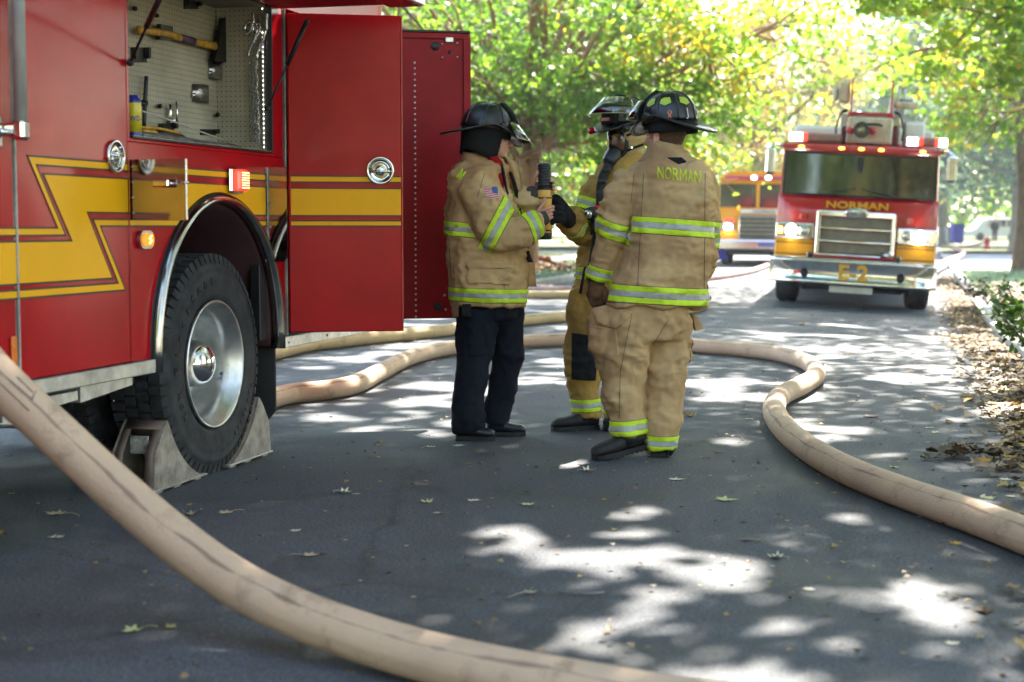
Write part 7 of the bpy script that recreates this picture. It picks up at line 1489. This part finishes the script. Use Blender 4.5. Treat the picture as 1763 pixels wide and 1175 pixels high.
# trees behind the camera, mirrored in paint, chrome and glass
tree('leafy yellow green tree on the right verge behind the viewer', (3.4, -4.5, .1), 10, .25, 5, 10, .25, 15000, .17, G_YEL, BARK, 15, .6, 'trees behind the viewer', zmin=1.6)
tree('yellowing tree on the right side opposite the near engine', (7.2, 4.5, .1), 9, .22, 4.2, 10, .22, 15000, .17, G_YEL, BARK, 16, .6, 'trees behind the viewer', zmin=1.4)
tree('orange tinged tree on the right lawn opposite the open lockers', (6.2, 11, .1), 9, .22, 4.0, 10, .2, 16000, .17, G_YEL, BARK, 61, .6, 'trees behind the viewer', zmin=1.2)
tree('green tree on the right lawn level with the firefighters', (8.5, 17.5, .1), 10, .22, 4.6, 10, .2, 15000, .18, G_GREEN, BARK, 62, .6, 'trees behind the viewer', zmin=1.2)
tree('green tree on the right lawn before the driveway', (11.5, 25, .1), 12, .22, 5.4, 10, .2, 15000, .2, G_GREEN, BARK, 63, .6, 'trees behind the viewer', zmin=1.2)
tree('green tree on the left verge behind the viewer', (-9, -9, .1), 12, .25, 5.5, 10, .3, 13000, .18, G_GREEN, BARK, 17, .6, 'trees behind the viewer', masked=False)
tree('round green tree far behind the viewer beside the road', (3, -20, .1), 12, .25, 5, 10, .3, 11000, .2, G_GREEN, BARK, 18, .6, 'trees behind the viewer', masked=False)
# right maple whose branches hang into the frame, and the trunk by the lawn
rs = np.random.RandomState(5)
def sprays(L, n, sig, seed):
    rs = np.random.RandomState(seed); out = []
    for (px, py, d, rx, ry) in L:
        c = np.array(AT(px, py, d)); a = rs.normal(size=(n, 3)) * [rx * d / FPX, .5, ry * d / FPX]; out.append(c + a)
    return np.vstack(out)
SP = [(1740, 30, 27, 26, 26), (1755, 95, 27, 20, 26), (1735, 150, 27, 22, 20), (1752, 205, 27, 16, 22), (1745, 262, 27, 24, 14), (1755, 300, 27, 20, 20), (1728, 300, 28, 24, 10), (1700, 270, 27, 24, 9), (1660, 255, 28, 18, 6), (1740, 335, 28, 16, 8),
      (1715, 15, 27, 22, 14), (1530, 10, 28, 30, 8), (1580, 15, 28, 26, 10), (1500, 4, 28, 20, 8), (1640, 4, 28, 30, 6), (1632, 70, 29, 12, 8), (1600, 122, 29, 16, 6), (1690, 330, 30, 10, 12), (1760, 150, 26, 18, 90)]
tree('right maple with bright yellow green sprays hanging into the top right of the view', (3.2, 29.4, -.05), 9.5, .2, 4.6, 11, .45, 9000, .17, G_MAPLE, BARK, 19, .5, street, zmin=3.6, kind='maple', extra=np.vstack([sprays(SP, 170, 1, 3), shade_leaves(-1.5, 28.5, 9.6, 4.2, 5, 2.0, 15000, 9)]))
t = tree('maple with a flared brown trunk standing on the right lawn past the driveway', (2.62, 43.0, 0), 9, .22, 4.2, 9, .5, 12000, .18, G_MAPLE, BARK, 20, .5, street, zmin=3.2, kind='maple')
# the spreading tree left of centre: limbs follow those seen behind the helmets
def T1():
    D = 36.6; base = GND(905, 478); base = Vector((base.x, base.y, .1)); base = AT(908, 440, D); base.z = .1
    t = thing('tree', 'wide spreading tree with reddish brown forked trunk rising behind the yellow handheld device', 'tree', tuple(base), group=None)
    rs = np.random.RandomState(31); mb = MB(); tips = []
    def path(pts, r0, r1, d0=0, d1=0):
        n = len(pts); Q = [AT(x, y, D + d0 + (d1 - d0) * i / (n - 1)) - base for i, (x, y) in enumerate(pts)]
        rr = [r0 + (r1 - r0) * i / (n - 1) for i in range(n)]; mb.tube(Q, rr, 10, sub=4)
        return Q
    path([(905, 470), (908, 420), (910, 370), (910, 325), (914, 290), (918, 262)], .30, .22)
    L = []
    L.append((path([(918, 270), (945, 240), (990, 212), (1040, 180), (1090, 145), (1150, 95), (1200, 60)], .12, .035, 0, -4), .17))
    L.append((path([(915, 280), (905, 240), (915, 190), (935, 140), (960, 90), (990, 30)], .15, .05, 0, 2), .2))
    L.append((path([(912, 300), (890, 270), (868, 240), (840, 200), (800, 160), (760, 120)], .11, .04, 0, -3), .15))
    L.append((path([(920, 262), (960, 250), (1010, 245), (1060, 235), (1110, 228)], .09, .03, 0, 1), .1))
    L.append((path([(945, 240), (970, 180), (1010, 120), (1060, 60), (1100, 10)], .10, .04, -.5, -3), .1))
    L.append((path([(905, 240), (880, 180), (850, 120), (830, 50), (810, 0)], .11, .05, 0, 3), .1))
    L.append((path([(868, 240), (850, 215), (815, 195), (780, 190), (740, 175), (700, 160)], .07, .03, -1, -3), .07))
    L.append((path([(990, 212), (1050, 205), (1100, 190), (1160, 170), (1220, 150), (1280, 130)], .07, .02, -1, -4), .07))
    L.append((path([(915, 190), (890, 150), (850, 90), (800, 50), (740, 20)], .08, .03, 1, 2), .07))
    L.append((path([(1090, 145), (1150, 130), (1220, 100), (1300, 60)], .05, .02, -2, -5), .07))
    for (Q, r) in L:
        for i in range(1, len(Q)):
            for k in range(4):
                d = Vector((rs.normal(), rs.normal(), rs.normal() * .5)).normalized(); ln = rs.uniform(1.2, 3.2); a = Q[i].copy(); W = [a.copy()]
                for s in range(4): d = (d + Vector((rs.normal(), rs.normal(), rs.normal() - .25)) * .18).normalized(); a = a + d * ln / 4; W.append(a.copy())
                mb.tube(W, [.035, .028, .02, .014, .007], 5, caps=False); tips.extend(W[1:])
    for k in range(46):                                              # the upper crown, above the frame
        a = rs.uniform(0, 6.28); e = rs.uniform(.25, 1.3); d = Vector((math.cos(a) * math.cos(e), math.sin(a) * math.cos(e), math.sin(e))); s = Vector((0, 0, 3.4)); W = [s + d * q + Vector((rs.normal(), rs.normal(), rs.normal())) * .15 for q in (0, 2, 4, 5.6, 7)]
        mb.tube(W, [.09, .07, .05, .03, .01], 6, caps=False); tips.extend(W[2:])
    mb.build('trunk', BARKR, t, local=True)
    P = crown_pts(rs, tips, 60000, .5, .15); Pw = P + np.array(base); X, Y, Dd = proj(Pw)
    hole = ((X > 862) & (X < 958) & (Y > 235)) | (((X - 968) / 60) ** 2 + ((Y - 300) / 60) ** 2 < 1) & (rs.rand(len(P)) < .8) | ((X > 850) & (X < 960) & (Y > 200) & (Y < 330) & (rs.rand(len(P)) < .75)) | ((Y > 285) & (rs.rand(len(P)) < .85))
    n = vnoise(X, Y, 9, 34.); thin = (n > .62) & (rs.rand(len(P)) < .7)
    P = P[~hole & ~thin]
    tint = np.clip(.42 + (vnoise(P[:, 0], P[:, 2] * 2, 8, 1.5) - .5) * .8 + rs.normal(size=len(P)) * .2 + .02 * P[:, 0], 0, 1)
    leaf_obj('crown', P, .155, t, G_MAPLE, 'rhomb', tint, flat=.4, seed=33)
T1()
# background trees: four kinds of crown, each tree its own trunk and crown
bgk = 'trees beyond the cross street'
PR = []
for i, (lm, bk, h, sp, n, ls) in enumerate([(G_YEL, BARK, 14, 6.5, 21000, .27), (G_MAPLE, BARKG, 15, 7, 21000, .27), (G_BLUE, BARKG, 17, 7, 22000, .30), (G_GREEN, BARKG, 14, 6, 20000, .27)]):
    PR.append((lm, bk, h, sp, n, ls))
spots = [(0, -8.5, 84, .3, 'golden yellow tree behind the yellow fire engine'), (0, -14, 76, 1.3, 'yellow tree left of the golden one, past the cross street'), (1, -17, 62, 2.1, 'light green tree with a grey trunk seen between the two left helmets'),
         (1, -22, 78, .4, 'light green tree further back behind the spreading tree'), (3, -16, 50, 1., 'green tree with a grey trunk left of the masked firefighter'), (2, 4.6, 80, 2.2, 'dull green tree behind the ladder of the facing engine'), (2, 8, 97, .9, 'tall dull green tree behind the white car'),
         (3, 12, 118, .2, 'green tree furthest to the right beyond the white car'), (2, 1.5, 104, 3.3, 'blue green tree closing the road behind the facing engine'), (2, -3.5, 122, 4., 'dull green tree at the very end of the road'), (1, 17, 92, 5., 'light green tree right of the side street'),
         (3, -34, 70, 3., 'green tree at the far left beyond the cross street'), (2, -30, 96, 2., 'dull green tree behind the far left lawn'), (2, 7.5, 79, 2.7, 'dull green tree with bare twigs behind the hydrant')]
first = {}
for (k, x, y, rz, lab) in spots:
    if k not in first:
        lm, bk, h, sp, n, ls = PR[k]
        first[k] = tree(lab, (x, y, .1), h, .3, sp, 12, .22, n, ls, lm, bk, 40 + k, .8, bgk, masked=False, zmin=1.5)
    else: copy_tree(first[k], (x, y, .1), rz, label=lab)
for (k, x, y, rz, lab) in ((3, -4, -34, 1, 'green tree behind the viewer at the end of the road'), (2, 6, -31, 2, 'dull green tree behind the viewer on the right'), (3, -13, -27, 3, 'green tree behind the viewer on the left'), (1, 13, -24, 4, 'light green tree behind the viewer furthest right'), (2, -1, -48, 5, 'dull green tree far behind the viewer')):
    copy_tree(first[k], (x, y, .1), rz, label=lab)['group'] = 'trees behind the viewer'
copy_tree(first[2], (15, 80, .1), 1.7, label='dull green tree shading the right end of the side street')
# far wood that closes the view
rs = np.random.RandomState(77); n = 24000
a = rs.uniform(-75, 60, n); d = rs.uniform(135, 175, n); P = np.stack([FH.x * d + RH.x * a, FH.y * d + RH.y * a, 1 + 13 * rs.rand(n) ** .8], 1)
P[:, 2] *= .75 + .4 * vnoise(a, d, 5, 9.)
leaf_obj('distant_wood', P, 1.0, None, G_GREEN, 'quad', np.clip(.4 + .9 * (vnoise(a, P[:, 2], 6, 8.) - .4), 0, 1), seed=78)['kind'] = 'stuff'
n = 30000; a = np.where(rs.rand(n) < .5, rs.uniform(-60, -18, n), rs.uniform(-14, -1, n)); d = rs.uniform(66, 92, n); P = np.stack([FH.x * d + RH.x * a, FH.y * d + RH.y * a, .2 + 2.2 * rs.rand(n) * (.4 + vnoise(a, d, 7, 4.))], 1)
leaf_obj('shrubbery', P, .34, None, G_MAPLE, 'quad', np.clip(.3 + .9 * (vnoise(a, d, 16, 5.) - .4), 0, 1), seed=79)['kind'] = 'stuff'
# ================================================================ HAZE: thin smoke in the street, one closed box round everything
hm = bpy.data.materials.new('haze'); hm.use_nodes = True; hn = hm.node_tree; hn.nodes.remove(hn.nodes['Principled BSDF'])
pv = hn.nodes.new('ShaderNodeVolumePrincipled'); pv.inputs['Density'].default_value = .0006; pv.inputs['Color'].default_value = (.93, .96, 1, 1); pv.inputs['Anisotropy'].default_value = .35
hn.links.new(pv.outputs[0], hn.nodes['Material Output'].inputs['Volume'])
MB().ext((-420, 420), (-220, 920), (-1.5, 30), 0).build('haze', hm, kind='stuff', origin=(0, 0, 0))
